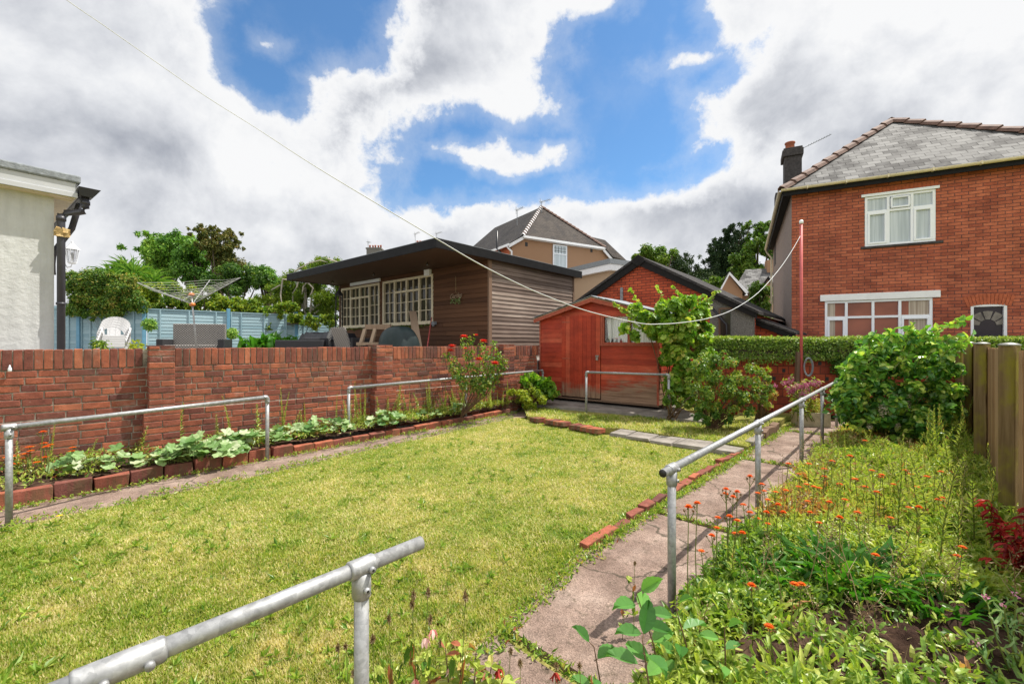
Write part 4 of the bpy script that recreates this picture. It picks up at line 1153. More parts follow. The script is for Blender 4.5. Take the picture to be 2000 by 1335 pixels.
# ================================================================ BLUE FENCE
def blue_fence(p0, p1, ztops, label, posts=True, nb=3):
    fr = Frame(p0, p1, TZ); t_ = froot('blue_fence_panel', label, 'fence panel', fr, 'blue painted lap fence panels')
    b = MB(); L = fr.len; z = 0.05; H = ztops - TZ
    while z < H - .04:
        b.hexa([(0.06, -.016, z + R.uniform(-.01, .01)), (L - .06, -.016, z + R.uniform(-.01, .01)), (L - .06, .004, z), (.06, .004, z),
                (0.06, -.004, z + .135), (L - .06, -.004, z + .135), (L - .06, .006, z + .135), (.06, .006, z + .135)])
        z += .12
    b.build('lap_boards', M['blue'], t_)
    b = MB(); b.box(.055, L - .055, -.045, .02, H - .035, H); b.build('top_rail', M['blue'], t_)
    for i in range(nb):
        x = L * (i + .5) / nb; MB().box(x - .022, x + .022, -.045, -.012, .03, H - .036).build('batten', M['blue'], t_)
    for x in (.06, L - .10): MB().box(x, x + .04, -.048, -.010, .03, H - .037).build('batten', M['blue'], t_)
    return fr
fz = 2.70
fdir = Vector((1.02, 1, 0))
def onf(px):       # point of the fence line seen at px
    k = (px - CX) / F; s_ = (k * 15.2 + 12.8) / (1.02 - k); return (-12.8 + 1.02 * s_, 15.2 + s_)
fp = [onf(283), onf(447), onf(579), onf(660)]
lbl = ['blue lap fence panel behind the wicker sofa and rotary airer', 'blue lap fence panel behind the big leafy plant', 'blue lap fence panel ending beside the summerhouse']
for (a, c, l) in zip(fp, fp[1:], lbl): blue_fence(a, c, fz, l)
lp_ = [(-12.8 - 2.3 * i, 15.2 + .02 * i) for i in range(4)]
lbl2 = ['blue lap fence panel behind the stacked white chairs', 'blue lap fence panel beside the grey building, under the green hedge', 'blue lap fence panel mostly behind the grey building']
for (a, c, l) in zip(lp_[1:], lp_, lbl2): blue_fence(a, c, fz + .02, l)
for i, p in enumerate(fp[:3] + lp_[1:3]):
    o = MB().box(-.055, .055, -.06, .06, 0, fz - TZ + (.12 if i < 3 else .03)).build('fence_post', M['blue_post'], bevel=.004)
    o.location = (p[0], p[1] - .03, TZ); o.rotation_euler = (0, 0, .78 if i < 3 else 0)
    tag(o, ['bright blue fence post at the corner of the lap fence', 'bright blue fence post right of the wicker sofa', 'bright blue fence post between leafy plant and summerhouse', 'blue fence post behind the white chairs', 'blue fence post beside the grey building'][i], 'fence post', 'posts of the blue fence')

# ================================================================ RED SHED
shf = Frame((0.69, 10.69), (2.98, 8.83), 0.17)
SW = shf.len
s_ = froot('garden_shed', 'red painted timber garden shed with worn boards, boarded door and curtained window', 'shed', shf)
_, zap = shf.hit(1156, 583); _, zev = shf.hit(1062, 622)
EV = zev; AP = zap; MX = SW / 2; SD = 1.6
dx0, dxt = shf.hit(1098, 700)[0], shf.hit(1174, 700)[0]
dz1 = shf.hit(1100, 617)[1] 
wx0, wx1 = shf.hit(1178, 650)[0], shf.hit(1284, 650)[0]; wz0 = shf.hit(1230, 672)[1]; wz1 = shf.hit(1180, 617)[1]
b = MB()
lap_wall(b, 0.03, SW - .03, 0.06, EV - .0, 0.115, [(dx0, dxt, 0, dz1), (wx0, wx1, wz0, wz1)], out=.012, seam=5)
z = EV
while z < AP - .04:
    t_ = (z - EV) / (AP - EV); t2 = min(1, (z + .115 - EV) / (AP - EV)); a, c = MX * t_, SW - MX * t_
    a2, c2 = MX * t2, SW - MX * t2
    b.hexa([(a + .02, -.012, z), (c - .02, -.012, z), (c - .02, .01, z), (a + .02, .01, z), (a2 + .03, -.003, min(z + .115, AP)), (c2 - .03 + .001, -.003, min(z + .115, AP)), (c2 - .029, .01, min(z + .115, AP)), (a2 + .03, .01, min(z + .115, AP))])
    z += .115
b.build('front_wall', M['shed'], s_)
b = MB(); lap_wall(b, 0, SD, 0.06, EV, 0.115, (), y=-SW, out=.012, axis='y', seam=5); b.build('side_wall', M['shed'], s_)
b = MB(); b.box(-.0, .02, 0.02, SD, .06, EV); b.slab([(0, .06), (SW, .06), (SW, EV), (MX, AP), (0, EV)], SD - .02, SD); b.build('rear_wall', M['shed'], s_)
b = MB(); b.box(.0, SW, -.0, SD, .02, .06); b.build('floor', M['post_wood'], s_)
b = MB()
for x in (-.005, SW - .035): b.box(x, x + .04, -.022, .02, .06, EV - .02)
b.box(wx0 - .05, wx0, -.03, .03, wz0 - .03, wz1 + .02); b.box(wx1, wx1 + .05, -.03, .03, wz0 - .03, wz1 + .02)
b.build('corner_trim', M['red_trim'], s_)
# door of vertical boards
b = MB(); n = 9; dw = (dxt - dx0 - .012) / n
for i in range(n): b.box(dx0 + .006 + i * dw, dx0 + .006 + (i + 1) * dw - .004, -.028, -.008, .09, dz1 - .01, j=.0006)
door = b.build('door', M['shed_door'], s_)
b = MB(); z_ = dz1 - .16; b.box(dx0 + .02, dx0 + .24, -.034, -.0285, z_, z_ + .03); b.box(dx0 + .02, dx0 + .24, -.034, -.0285, .95, .98); b.build('hinge', M['red_trim'], door)
lx_, lz_ = shf.hit(1167, 695); b = MB(); b.box(lx_ - .03, lx_ + .05, -.045, -.029, lz_ - .02, lz_ + .02); b.box(lx_ - .005, lx_ + .045, -.07, -.046, lz_ - .09, lz_ - .03); b.tube([(lx_ + .005, -.058, lz_ - .03), (lx_ + .005, -.058, lz_ + .0), (lx_ + .035, -.058, lz_), (lx_ + .035, -.058, lz_ - .03)], .005, 6); b.build('padlock', M['brass'], door)
# window with net curtain
b = MB(); xm = shf.hit(1229, 650)[0]
b.box(wx0, wx1, -.022, .03, wz0, wz0 + .03); b.box(wx0, wx1, -.02, .03, wz1 - .03, wz1); b.box(wx0, wx0 + .03, -.021, .03, wz0 + .03, wz1 - .03); b.box(wx1 - .03, wx1, -.021, .03, wz0 + .03, wz1 - .03)
b.box(xm - .03, xm + .03, -.022, .03, wz0 + .03, wz1 - .03); b.box(wx0 - .06, wx1 + .06, -.05, -.01, wz0 - .035, wz0 - .005)
wn = b.build('window', M['red_trim'], s_)
b = MB(); b.box(wx0 + .02, wx1 - .02, .012, .016, wz0 + .02, wz1 - .02)
b.build('glass', clear_pane('window_pane'), wn)
b = MB(); n = 70
for seg, (a, c) in enumerate(((wx0 + .05, xm - .02), (xm + .04, wx1 - .03))):
    q = [a + (c - a) * i / n for i in range(n + 1)]
    base = len(b.v)
    for i, x in enumerate(q):
        yy = .07 + .018 * math.sin(i * .9 + seg) + .01 * math.sin(i * .37)
        skew = .05 * (1 - i / n) if seg == 0 else 0
        b.v.append((x + skew, yy, wz0 + .02)); b.v.append((x, yy, wz1 - .02))
    for i in range(n): b.face((base + 2 * i, base + 2 * i + 2, base + 2 * i + 3, base + 2 * i + 1), .5)
tcu = material('white_net'); setb(tcu, (0.74, 0.76, 0.76), 0.8); b.build('net_curtain', tcu.m, wn, True)
b = MB(); b.box(.03, SW - .03, .35, .37, .07, EV - .1); b.build('inner_lining', M['summer_front'], s_)
b = MB(); b.box(wx0 + .02, wx1, .04, .16, wz0 - .02, wz0 + .0); 
for k in range(4): x = wx0 + .1 + .1 * k; b.lathe((x, .05, wz0), [(.02, 0), (.03, .05), (.02, .09 + .03 * (k % 2)), (.01, .12)], 8)
b.build('sill_clutter', M['iron'], s_)
# roof with overhang and torn felt
b = MB(); ov = .13; th = .022
sl = (AP - EV) / MX
for sgn in (-1, 1):
    xe_ = MX + sgn * (MX + .10); zt = AP + .03; zb_ = AP - sl * (MX + .10) + .03
    b.hexa([(MX, -ov, zt - th), (xe_, -ov, zb_ - th), (xe_, SD + .08, zb_ - th), (MX, SD + .08, zt - th), (MX, -ov, zt), (xe_, -ov, zb_), (xe_, SD + .08, zb_), (MX, SD + .08, zt)] if sgn > 0 else
           [(xe_, -ov, zb_ - th), (MX, -ov, zt - th), (MX, SD + .08, zt - th), (xe_, SD + .08, zb_ - th), (xe_, -ov, zb_), (MX, -ov, zt), (MX, SD + .08, zt), (xe_, SD + .08, zb_)], .5)
b.build('roof', M['pale_wood'], s_)
b = MB()
for sgn in (-1, 1):
    nseg = 9
    for i in range(nseg):
        u0, u1 = i / nseg, (i + 1) / nseg
        x0_, x1_ = MX + sgn * (MX + .12) * u0, MX + sgn * (MX + .12) * u1
        z0_, z1_ = AP + .034 - sl * (MX + .12) * u0 + R.uniform(0, .018), AP + .034 - sl * (MX + .12) * u1 + R.uniform(0, .018)
        yo = -ov - R.uniform(.0, .05)
        p = [(x0_, yo, z0_), (x1_, yo, z1_), (x1_, SD + .1, z1_), (x0_, SD + .1, z0_)]
        if sgn < 0: p = [p[1], p[0], p[3], p[2]]
        b.hexa(p + [(q[0], q[1], q[2] + .012) for q in p], R.random())
b.build('roof_felt', M['felt'], s_)
b = MB()
for sgn in (-1, 1):
    xe_ = MX + sgn * (MX + .10)
    pts = [(MX, AP + .005), (xe_, AP - sl * (MX + .10) + .005), (xe_, AP - sl * (MX + .10) - .075), (MX, AP - .085)]
    if sgn > 0: pts = pts[::-1]
    b.slab([(x, z) for x, z in pts], -ov - .004, -ov + .016)
b.build('bargeboard', M['red_trim'], s_)

# ================================================================ BRICK GARAGE behind the shed
A_ = Vector((3.50, 11.90)); GD = Vector((1.235, -1.0)).normalized()
gl = A_ - GD * (1.70 * 1.589 * .85); gr = A_ + GD * (2.03 * 1.589 * .85)
gf = Frame((gl.x, gl.y), (gr.x, gr.y), 0.20)
gg = froot('brick_garage', 'red brick garage gable with thick black bargeboards', 'garage', gf)
gx, gz = gf.hit(1250, 502); gzr = gf.hit(1471, 604)[1]; GW = gf.len
sl = (gz - gzr) / (GW - gx); gzl = gz - sl * gx
bx = gf.hit(1386, 620)[0]
b = MB(); b.slab([(0, 0), (bx, 0), (bx, gz - sl * (bx - gx) - .12), (gx, gz - .10), (0, gzl - .12)], 0, .22); b.build('wall', M['brick_garage'], gg)
b = MB(); b.slab([(bx, 0), (GW, 0), (GW, gzr - .12), (bx, gz - sl * (bx - gx) - .121)], .004, .22); b.build('rendered_wall', M['pebble_grey'], gg)
b = MB(); wd_ = .21 / math.cos(math.atan(sl)); e = .16
b.slab([(-.25, gzl - sl * .25), (-.25, gzl - sl * .25 - wd_), (gx, gz - wd_), (gx, gz)], -.10, -.055)
b.slab([(gx, gz), (gx, gz - wd_), (GW + .1, gzr - sl * .1 - wd_ * .7), (GW + .1, gzr - sl * .1)], -.10, -.055)
b.slab([(gx - .16, gz - .06), (gx - .16, gz - .17), (gx, gz - .27), (gx + .16, gz - .17), (gx + .16, gz - .06), (gx, gz + .05)], -.135, -.101)
b.build('bargeboard', M['barge_black'], gg, bevel=.004)
b = MB()
for sgn, xe_, ze_ in ((-1, -.3, gzl - sl * .3), (1, GW + .14, gzr - sl * .14)):
    p = [(gx, -.13, gz + .01), (xe_, -.13, ze_ + .01), (xe_, 5, ze_ + .01), (gx, 5, gz + .01)]
    if sgn < 0: p = [p[1], p[0], p[3], p[2]]
    b.hexa([(q[0], q[1], q[2] - .05) for q in p] + [(q[0], q[1], q[2] + .02) for q in p])
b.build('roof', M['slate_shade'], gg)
b = MB(); b.box(0, .2, .22, 4.9, 0, gzl - .1); b.box(GW - .2, GW, .22, 4.9, 0, gzr - .1); b.build('side_wall', M['brick_garage'], gg)
x_, z_ = gf.hit(1215, 570); b = MB(); b.box(x_ - .035, x_ + .035, -.05, .002, 0, z_ + .12); b.build('wall_duct', M['felt'], gg)
x_, z_ = gf.hit(1417, 630); b = MB(); b.box(x_ - .11, x_ + .11, -.015, .0, z_ - .35, z_ + .32); b.build('window', M['glass_dark'], gg)
b = MB(); b.box(x_ - .15, x_ - .11, -.03, .0, z_ - .36, z_ + .36); b.box(x_ - .11, x_ + .15, -.028, .0, z_ + .32, z_ + .37); b.build('window_frame', M['post_wood'], gg)
xa_, za_ = gf.hit(1390, 600, -.12); xb_, zb_ = gf.hit(1418, 634, -.12); MB().tube([(xa_, -.12, za_), (xb_, -.12, zb_), (xb_, -.12, zb_ - .9)], .03, 8).build('waste_pipe', M['black'], gg, True)
# low lean-to on its right
lt = Frame((5.47, 10.95), (6.55, 9.95), 0.20)
lg = froot('brick_lean_to', 'low red brick lean-to with black sloping bargeboard beside the garage', 'outhouse', lt)
xa_, za_ = lt.hit(1424, 603); xb_, zb_ = lt.hit(1551, 651); 
b = MB(); b.slab([(xa_ + .05, 0), (xb_ - .12, 0), (xb_ - .12, zb_ - .10), (xa_ + .05, za_ - .14)], 0.0, .2); b.build('wall', M['brick_garage'], lg)
b = MB(); b.slab([(xa_, za_), (xa_, za_ - .15), (xb_ + .04, zb_ - .16), (xb_ + .04, zb_ + .0)], -.10, -.05); b.build('bargeboard', M['barge_black'], lg, bevel=.004)
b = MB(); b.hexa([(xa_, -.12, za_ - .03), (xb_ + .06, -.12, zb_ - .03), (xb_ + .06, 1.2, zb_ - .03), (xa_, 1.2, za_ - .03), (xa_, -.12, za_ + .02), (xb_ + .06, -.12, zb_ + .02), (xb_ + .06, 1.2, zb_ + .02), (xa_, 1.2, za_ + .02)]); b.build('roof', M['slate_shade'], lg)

# ================================================================ BRICK HOUSE on the right
u_ = Vector((.884, -.468)).normalized()
hf = Frame((7.39, 11.5), (7.39 + u_.x, 11.5 + u_.y), 0.22)
hh = froot('brick_house', 'two storey red brick house with slate hipped roof and white windows', 'house', hf)
HW = 5.45; HDp = 7.9
def hx(px, py, y=0.0): return hf.hit(px, py, y)
ZE = hx(1546, 376)[1]
def facade(b, w_, h_, ops, dep=.12, y=0.0):
    xs = sorted({0, w_, *[o[0] for o in ops], *[o[1] for o in ops]}); zs = sorted({0, h_, *[o[2] for o in ops], *[o[3] for o in ops]})
    for x0, x1 in zip(xs, xs[1:]):
        for z0, z1 in zip(zs, zs[1:]):
            cx_, cz_ = (x0 + x1) / 2, (z0 + z1) / 2
            if any(o[0] < cx_ < o[1] and o[2] < cz_ < o[3] for o in ops): continue
            b.poly([(x0, y, z0), (x1, y, z0), (x1, y, z1), (x0, y, z1)], .5)
    for (xa, xb, za, zb) in ops:
        b.poly([(xa, y, za), (xa, y, zb), (xa, y + dep, zb), (xa, y + dep, za)], .5); b.poly([(xb, y, zb), (xb, y, za), (xb, y + dep, za), (xb, y + dep, zb)], .5)
        b.poly([(xa, y, zb), (xb, y, zb), (xb, y + dep, zb), (xa, y + dep, zb)], .5); b.poly([(xb, y, za), (xa, y, za), (xa, y + dep, za), (xb, y + dep, za)], .5)
uw = (hx(1689, 430)[0], hx(1828, 430)[0], (hx(1690, 482)[1] + hx(1827, 471)[1]) / 2, (hx(1689, 385)[1] + hx(1826, 369)[1]) / 2)
gw = (hx(1611, 620)[0], hx(1822, 620)[0], 0.75, (hx(1612, 590)[1] + hx(1821, 579)[1]) / 2)
dr = (hx(1896, 620)[0], hx(1967, 620)[0], 0.0, hx(1930, 594)[1])
b = MB(); facade(b, HW, ZE, [uw, gw, dr]); b.build('front_wall', M['brick_house'], hh)
b = MB(); b.poly([(0, HDp, 0), (0, 0, 0), (0, 0, ZE), (0, HDp, ZE)], .5); b.build('side_wall', M['pebble'], hh)
b = MB(); b.poly([(HW, 0, 0), (HW, HDp, 0), (HW, HDp, ZE), (HW, 0, ZE)], .5); b.poly([(HW, HDp, 0), (0, HDp, 0), (0, HDp, ZE), (HW, HDp, ZE)], .5)
b.box(.2, HW - .2, .6, HDp - .2, 0, ZE - .1, .5); b.build('inner_wall', M['stone_dark'], hh)
# hipped roof
ax, az_ = hx(1741, 238, 0)
Yap = None
# apex: on the centre line, back from the eave
best = None
for k in range(10, 60):
    y_ = k * .1; x_, z_ = hx(1741, 237, y_)
    if best is None or abs(x_ - HW / 2) < best[0]: best = (abs(x_ - HW / 2), y_, z_)
yA, zA = best[1], best[2]
ov = .24; zE = ZE + .02
E0, E1, E2, E3 = (-ov, -ov, zE), (HW + ov, -ov, zE), (HW + ov, HDp + ov, zE), (-ov, HDp + ov, zE)
P0, P1 = (HW / 2, yA, zA), (HW / 2, HDp - yA, zA)
b = MB(); b.poly([E0, E1, P0], .5); b.poly([E1, E2, P1, P0], .5); b.poly([E2, E3, P1], .5); b.poly([E3, E0, P0, P1], .5); b.poly([E3, E2, E1, E0], .5)
rf = b.build('roof', M['slate'], hh)
def ridge_tiles(p, q, r=.10, L=.42, parent=None, mat_=None, name='ridge_tiles', up=0.02, alt=False):
    p, q = Vector(p), Vector(q); n = max(1, int((q - p).length / L)); b = MB(); d_ = (q - p).normalized()
    s_ = d_.cross(Vector((0, 0, 1))).normalized(); u_ = s_.cross(d_)
    for i in range(n):
        a = p + (q - p) * (i / n); c = p + (q - p) * ((i + 1) / n)
        lift0, lift1 = up + .012, up + .045
        prof = [(-1, -.55), (-.72, .12), (0, .55), (.72, .12), (1, -.55)]
        va = [a + s_ * r * x + u_ * (r * z + lift1) for x, z in prof]; vc = [c + s_ * r * .9 * x + u_ * (r * .9 * z + lift0) for x, z in prof]
        va2 = [v_ - u_ * .03 for v_ in va]
        k = len(b.v); b.v += [tuple(v_) for v_ in va + vc + va2]; v = R.random()
        for j in range(4): b.face((k + j, k + j + 1, k + 5 + j + 1, k + 5 + j), v, (i % 2) if alt else 0); b.face((k + 10 + j, k + 11 + j, k + j + 1, k + j), v, (i % 2) if alt else 0)
    return b.build(name, mat_ or M['ridge'], parent)
for p, q in ((E0, P0), (E1, P0), (P0, P1)): ridge_tiles(p, q, parent=rf, r=.12)
# gutter, fascia
b = MB(); b.box(-.02, HW + .02, -.20, -.001, ZE - .02, ZE + .0, .5); b.box(-.2, HW + .2, -.215, -.195, ZE - .13, ZE + .01, .5)
b.box(-.215, -.195, -.2, HDp, ZE - .13, ZE + .01, .5); b.box(-.2, 0.0, 0, HDp, ZE - .02, ZE - .001, .5)
b.build('fascia', M['fascia_black'], hh)
def gutter(b, p, q, r=.055, n=8):
    p, q = Vector(p), Vector(q); d_ = (q - p).normalized(); s_ = d_.cross(Vector((0, 0, 1))).normalized()
    k = len(b.v)
    for e in (p, q):
        for i in range(n + 1):
            a = math.pi * i / n; b.v.append(tuple(e + s_ * r * math.cos(a) - Vector((0, 0, 1)) * r * math.sin(a)))
    for i in range(n): b.face((k + i, k + i + 1, k + n + 2 + i, k + n + 1 + i), .5)
b = MB(); gutter(b, (-.26, -.265, ZE + .035), (HW + .26, -.265, ZE + .02)); gutter(b, (-.265, HDp, ZE + .03), (-.265, -.26, ZE + .035))
for i in range(7): x = .3 + i * .8; b.box(x, x + .03, -.325, -.21, ZE - .03, ZE + .045, .5)
b.tube([(-.265, HDp + .02, ZE - .0), (-.2, HDp + .03, ZE - .15), (-.06, HDp + .03, ZE - .35), (-.06, HDp + .03, 0)], .035, 8)
b.build('gutter', M['cream'], hh)
# chimney beyond the hip
cx_, cz0 = hx(1527, 385, 6.3); cx1, cz1 = hx(1567, 292, 6.3); _, cz2 = hx(1547, 280, 6.3)
cm = MB(); w2 = cx1 - cx_; 
cm.box(cx_ + .08, cx1 - .03, 6.1, 6.9, ZE - .2, cz1 - .25, .5); cm.box(cx_ + .0, cx1 + .02, 6.03, 6.97, cz1 - .25, cz1 + .0, .5); cm.box(cx_ + .04, cx1 - .01, 6.06, 6.94, cz1, cz1 + .08, .5)
cm.box(cx_ - .22, cx_ + .3, 6.2, 6.9, ZE - .9, cz0 + .18, .5)
ch = cm.build('chimney', M['stone_dark'], hh, bevel=.02)
MB().lathe(((cx_ + cx1) / 2 - .05, 6.5, cz1 + .07), [(.17, 0), (.16, .1), (.15, .28), (.18, .30), (.18, .35), (.12, .36)], 12).build('chimney_pot', M['terracotta'], ch, True)
b = MB(); q = Vector((cx1 - .1, 6.3, cz1 + .0)); e = Vector((cx1 + .85, 5.9, cz1 + .22)); b.tube([q - Vector((0, 0, .3)), q], .015, 5); b.tube([q, e], .012, 5)
for i in range(9): c = q.lerp(e, .3 + i * .08); b.tube([c - Vector((0, .13, 0)), c + Vector((0, .13, .02))], .006, 4)
b.build('aerial', M['felt'], ch)

def upvc_window(parent, op, cols, zt=None, lights=(), glassmats=(), name='window', y=.05, fw=.055):
    xa, xb, za, zb = op; b = MB()
    b.box(xa, xb, y - .04, y + .03, za, za + fw); b.box(xa, xb, y - .04, y + .03, zb - fw, zb); b.box(xa, xa + fw, y - .041, y + .03, za + fw, zb - fw); b.box(xb - fw, xb, y - .041, y + .03, za + fw, zb - fw)
    xs = [xa] + [xa + (xb - xa) * c for c in cols] + [xb]
    for x in xs[1:-1]: b.box(x - fw / 2, x + fw / 2, y - .04, y + .03, za + fw, zb - fw)
    if zt:
        for l, r_ in zip(xs, xs[1:]): b.box((l + fw) if l == xa else l + fw / 2, (r_ - fw) if r_ == xb else r_ - fw / 2, y - .039, y + .03, zt - fw / 2, zt + fw / 2)
    for i in lights:        # opening casements have a second, thicker frame
        l, r_ = xs[i], xs[i + 1]; l += fw if l == xa else fw / 2; r_ -= fw if r_ == xb else fw / 2
        z0_, z1_ = za + fw, (zt - fw / 2 if zt else zb - fw); s_ = .045
        b.box(l, r_, y - .055, y + .02, z0_, z0_ + s_); b.box(l, r_, y - .055, y + .02, z1_ - s_, z1_); b.box(l, l + s_, y - .056, y + .02, z0_ + s_, z1_ - s_); b.box(r_ - s_, r_, y - .056, y + .02, z0_ + s_, z1_ - s_)
    wn = b.build(name, M['upvc'], parent, bevel=.004)
    for i, (l, r_) in enumerate(zip(xs, xs[1:])):
        MB().box(l, r_, y, y + .006, za, zb).build('glass', glassmats[i % len(glassmats)], wn)
    return wn, xs
wn, xs = upvc_window(hh, uw, (.345, .68), uw[2] + (uw[3] - uw[2]) * .69, (0, 2), (M['curtain'],))
b = MB(); x_ = (xs[1] + xs[2]) / 2; h3 = uw[3] - .055 - .02; zt_ = uw[2] + (uw[3] - uw[2]) * .69
b.box(xs[1] + .05, xs[2] - .05, -.02, .05, h3 - .03, h3); b.box(xs[1] + .05, xs[2] - .05, -.02, .05, zt_ + .04, zt_ + .075); b.box(xs[1] + .04, xs[1] + .075, -.019, .05, zt_ + .075, h3 - .03); b.box(xs[2] - .075, xs[2] - .04, -.019, .05, zt_ + .075, h3 - .03)
b.build('vent_light', M['upvc'], wn)
wn, xs = upvc_window(hh, gw, (.215, .47, .715), gw[3] - .42, (0, 3), (M['glass_reflect'],))
for (a, c) in ((gw[0] + .06, gw[0] + .22), (gw[1] - .42, gw[1] - .06)): MB().box(a, c, .047, .0495, .85, gw[3] - .06).build('drape', M['drape'], wn)
# lintels and sills
b = MB(); b.box(uw[0] - .07, uw[1] + .06, -.03, .06, uw[3], uw[3] + .065); b.build('upper_lintel', M['upvc'], hh, bevel=.006)
b = MB(); b.box(gw[0] - .10, gw[1] + .13, -.03, .06, gw[3], gw[3] + .165); b.build('lower_lintel', M['white'], hh, bevel=.01)
b = MB(); b.box(uw[0] - .08, uw[1] + .12, -.04, .08, uw[2] - .05, uw[2] - .0); b.build('sill', M['stone_dark'], hh)
# soldier course above the upper window, brick arch above the door
b = MB(); x = uw[0] - .02
while x < uw[1]: 
    b.box(x, x + .062, -.006, .01, uw[3] + .072, uw[3] + .20); x += .073
cx_ = (dr[0] + dr[1]) / 2; hw_ = (dr[1] - dr[0]) / 2
Rr = 1.15; zc = dr[3] - Rr + .0
nA = 13; am = math.asin((hw_ + .06) / Rr)
for i in range(nA):
    a0_, a1_ = -am + 2 * am * i / nA + .004, -am + 2 * am * (i + 1) / nA - .004
    q = [(cx_ + rr * math.sin(a_), zc + rr * math.cos(a_)) for rr, a_ in ((Rr, a0_), (Rr, a1_), (Rr + .24, a1_), (Rr + .24, a0_))]
    b.slab(q, -.008, .012)
b.build('arch_bricks', M['brick_arch'], hh)
# front door with a fanlight
b = MB(); b.box(dr[0], dr[0] + .05, .0, .10, 0, dr[3]); b.box(dr[1] - .05, dr[1], .0, .10, 0, dr[3]); b.box(dr[0] + .05, dr[1] - .05, .0, .10, dr[3] - .05, dr[3]); b.build('door_frame', M['white'], hh)
b = MB(); b.box(dr[0] + .05, dr[1] - .05, .05, .09, 0, dr[3] - .05)
for xx in (dr[0] + .12, cx_ + .04):
    for z0_, z1_ in ((.2, .95), (1.05, 1.45)): b.box(xx, xx + hw_ - .17, .04, .05, z0_, z1_)
dob = b.build('front_door', M['door_dark'], hh, bevel=.006)
b = MB(); zc = dr[3] - .47
for i in range(5):
    a0_, a1_ = math.pi * i / 5 + .06, math.pi * (i + 1) / 5 - .06
    q = [(cx_ + rr * math.cos(a_), zc + rr * .98 * math.sin(a_)) for rr, a_ in ((.14, a0_), (.33, a0_), (.33, (a0_ + a1_) / 2), (.33, a1_), (.14, a1_))]
    b.slab(q, .038, .047)
b.build('fanlight', M['slab'], dob)

# red clothes-line pole and its rope
pp = Vector((5.65, 8.50, 0.1))
po = root('clothes_pole', 'tall thin red clothes line pole with white cap in front of the hedge', 'pole', pp)
MB().tube([(0, 0, 0), (0, 0, 3.72)], .026, 12).build('pole', M['red_pole'], po, True)
MB().lathe((0, 0, 3.72), [(.035, 0), (.035, .06), (.02, .075)], 12).build('cap', M['upvc'], po, True)
b = MB(); b.hexa([(-.14, -.02, 0), (-.06, -.02, 0), (-.06, .06, 0), (-.14, .06, 0), (-.085, -.02, 1.22), (-.03, -.02, 1.22), (-.03, .04, 1.22), (-.085, .04, 1.22)]); b.build('support_stake', M['post_wood'], po)
b = MB()
for k in range(6):
    r_ = .13 + .02 * R.random(); ox_ = R.uniform(-.015, .015)
    b.tube([(.10 + ox_ + r_ * .62 * math.cos(a), -.04 - .006 * k, .93 + r_ * 1.25 * math.sin(a)) for a in np.linspace(0, 6.283, 25)], .005, 5)
co = b.build('rope_coil', M['felt']); co.location = pp; tag(co, 'coil of grey rope hung on the red pole', 'rope coil')
pts_px = [(0.0, 3.59)]
P1v, P2v = Vector((5.65, 8.50, 0)), Vector((-2.05, 2.0, 0))
pl_ = []
pix = [(1563, 461), (1545, 492), (1520, 528), (1480, 572), (1430, 605), (1380, 622), (1330, 630), (1290, 632.5), (1250, 631), (1150, 608), (1060, 575), (1000, 548), (930, 512), (852, 466), (700, 376), (600, 315), (500, 250), (400, 187), (300, 118), (200, 48), (130, 0), (40, -68)]
for (px, py) in pix:
    k = (px - CX) / F; d_ = P2v - P1v; t_ = (k * P1v.y - P1v.x) / (d_.x - k * d_.y); q = P1v + d_ * t_
    pl_.append(W(px, py, q.y))
def smooth_pts(p, k=5):
    o = []
    for i in range(len(p) - 1):
        a, b_, c, d = p[max(i - 1, 0)], p[i], p[i + 1], p[min(i + 2, len(p) - 1)]
        for j in range(k):
            t_ = j / k; o.append(.5 * ((2 * b_) + (c - a) * t_ + (2 * a - 5 * b_ + 4 * c - d) * t_ ** 2 + (3 * b_ - a - 3 * c + d) * t_ ** 3))
    return o + [p[-1]]
pl_ = smooth_pts(pl_); n = len(pl_)
b = MB(); b.tube(pl_, [.0048 if i < 60 else .0048 - .0030 * min(1, (i - 60) / 20) for i in range(n)], 8)
tag(b.build('clothes_line', M['rope'], None, True), 'long white clothes line sagging across the garden to the red pole', 'clothes line')

# ================================================================ TAN HOUSE in the distance
tf = Frame((0.0, 25.0), (1.686, 26.0), 0.8)
th_ = froot('tan_house', 'tan roughcast house with steep slate hipped roof and pale striped hip tiles', 'house', tf)
def tx(px, py, y=0.0): return tf.hit(px, py, y)
xL, zL = tx(998, 474); xg0, zg0 = tx(1020, 461); xg1, zg1 = tx(1174, 484); xR, zR = tx(1203, 519)
zg = (zg0 + zg1) / 2
TW = xR - .05
b = MB(); b.slab([(0, 0), (TW, 0), (TW, zR), (xg1, zg), (xg0, zg), (0, zL)], 0, .3, .5); b.build('wall', M['tan'], th_)
b = MB(); b.box(0, .3, .3, 9, 0, zL); b.box(TW - .3, TW, .3, 9, 0, zR); b.build('side_wall', M['brick_arch'], th_)
xap, _ = tx(1057, 403)
ya = 2.6
xap, zap_ = tx(1057, 404, ya)
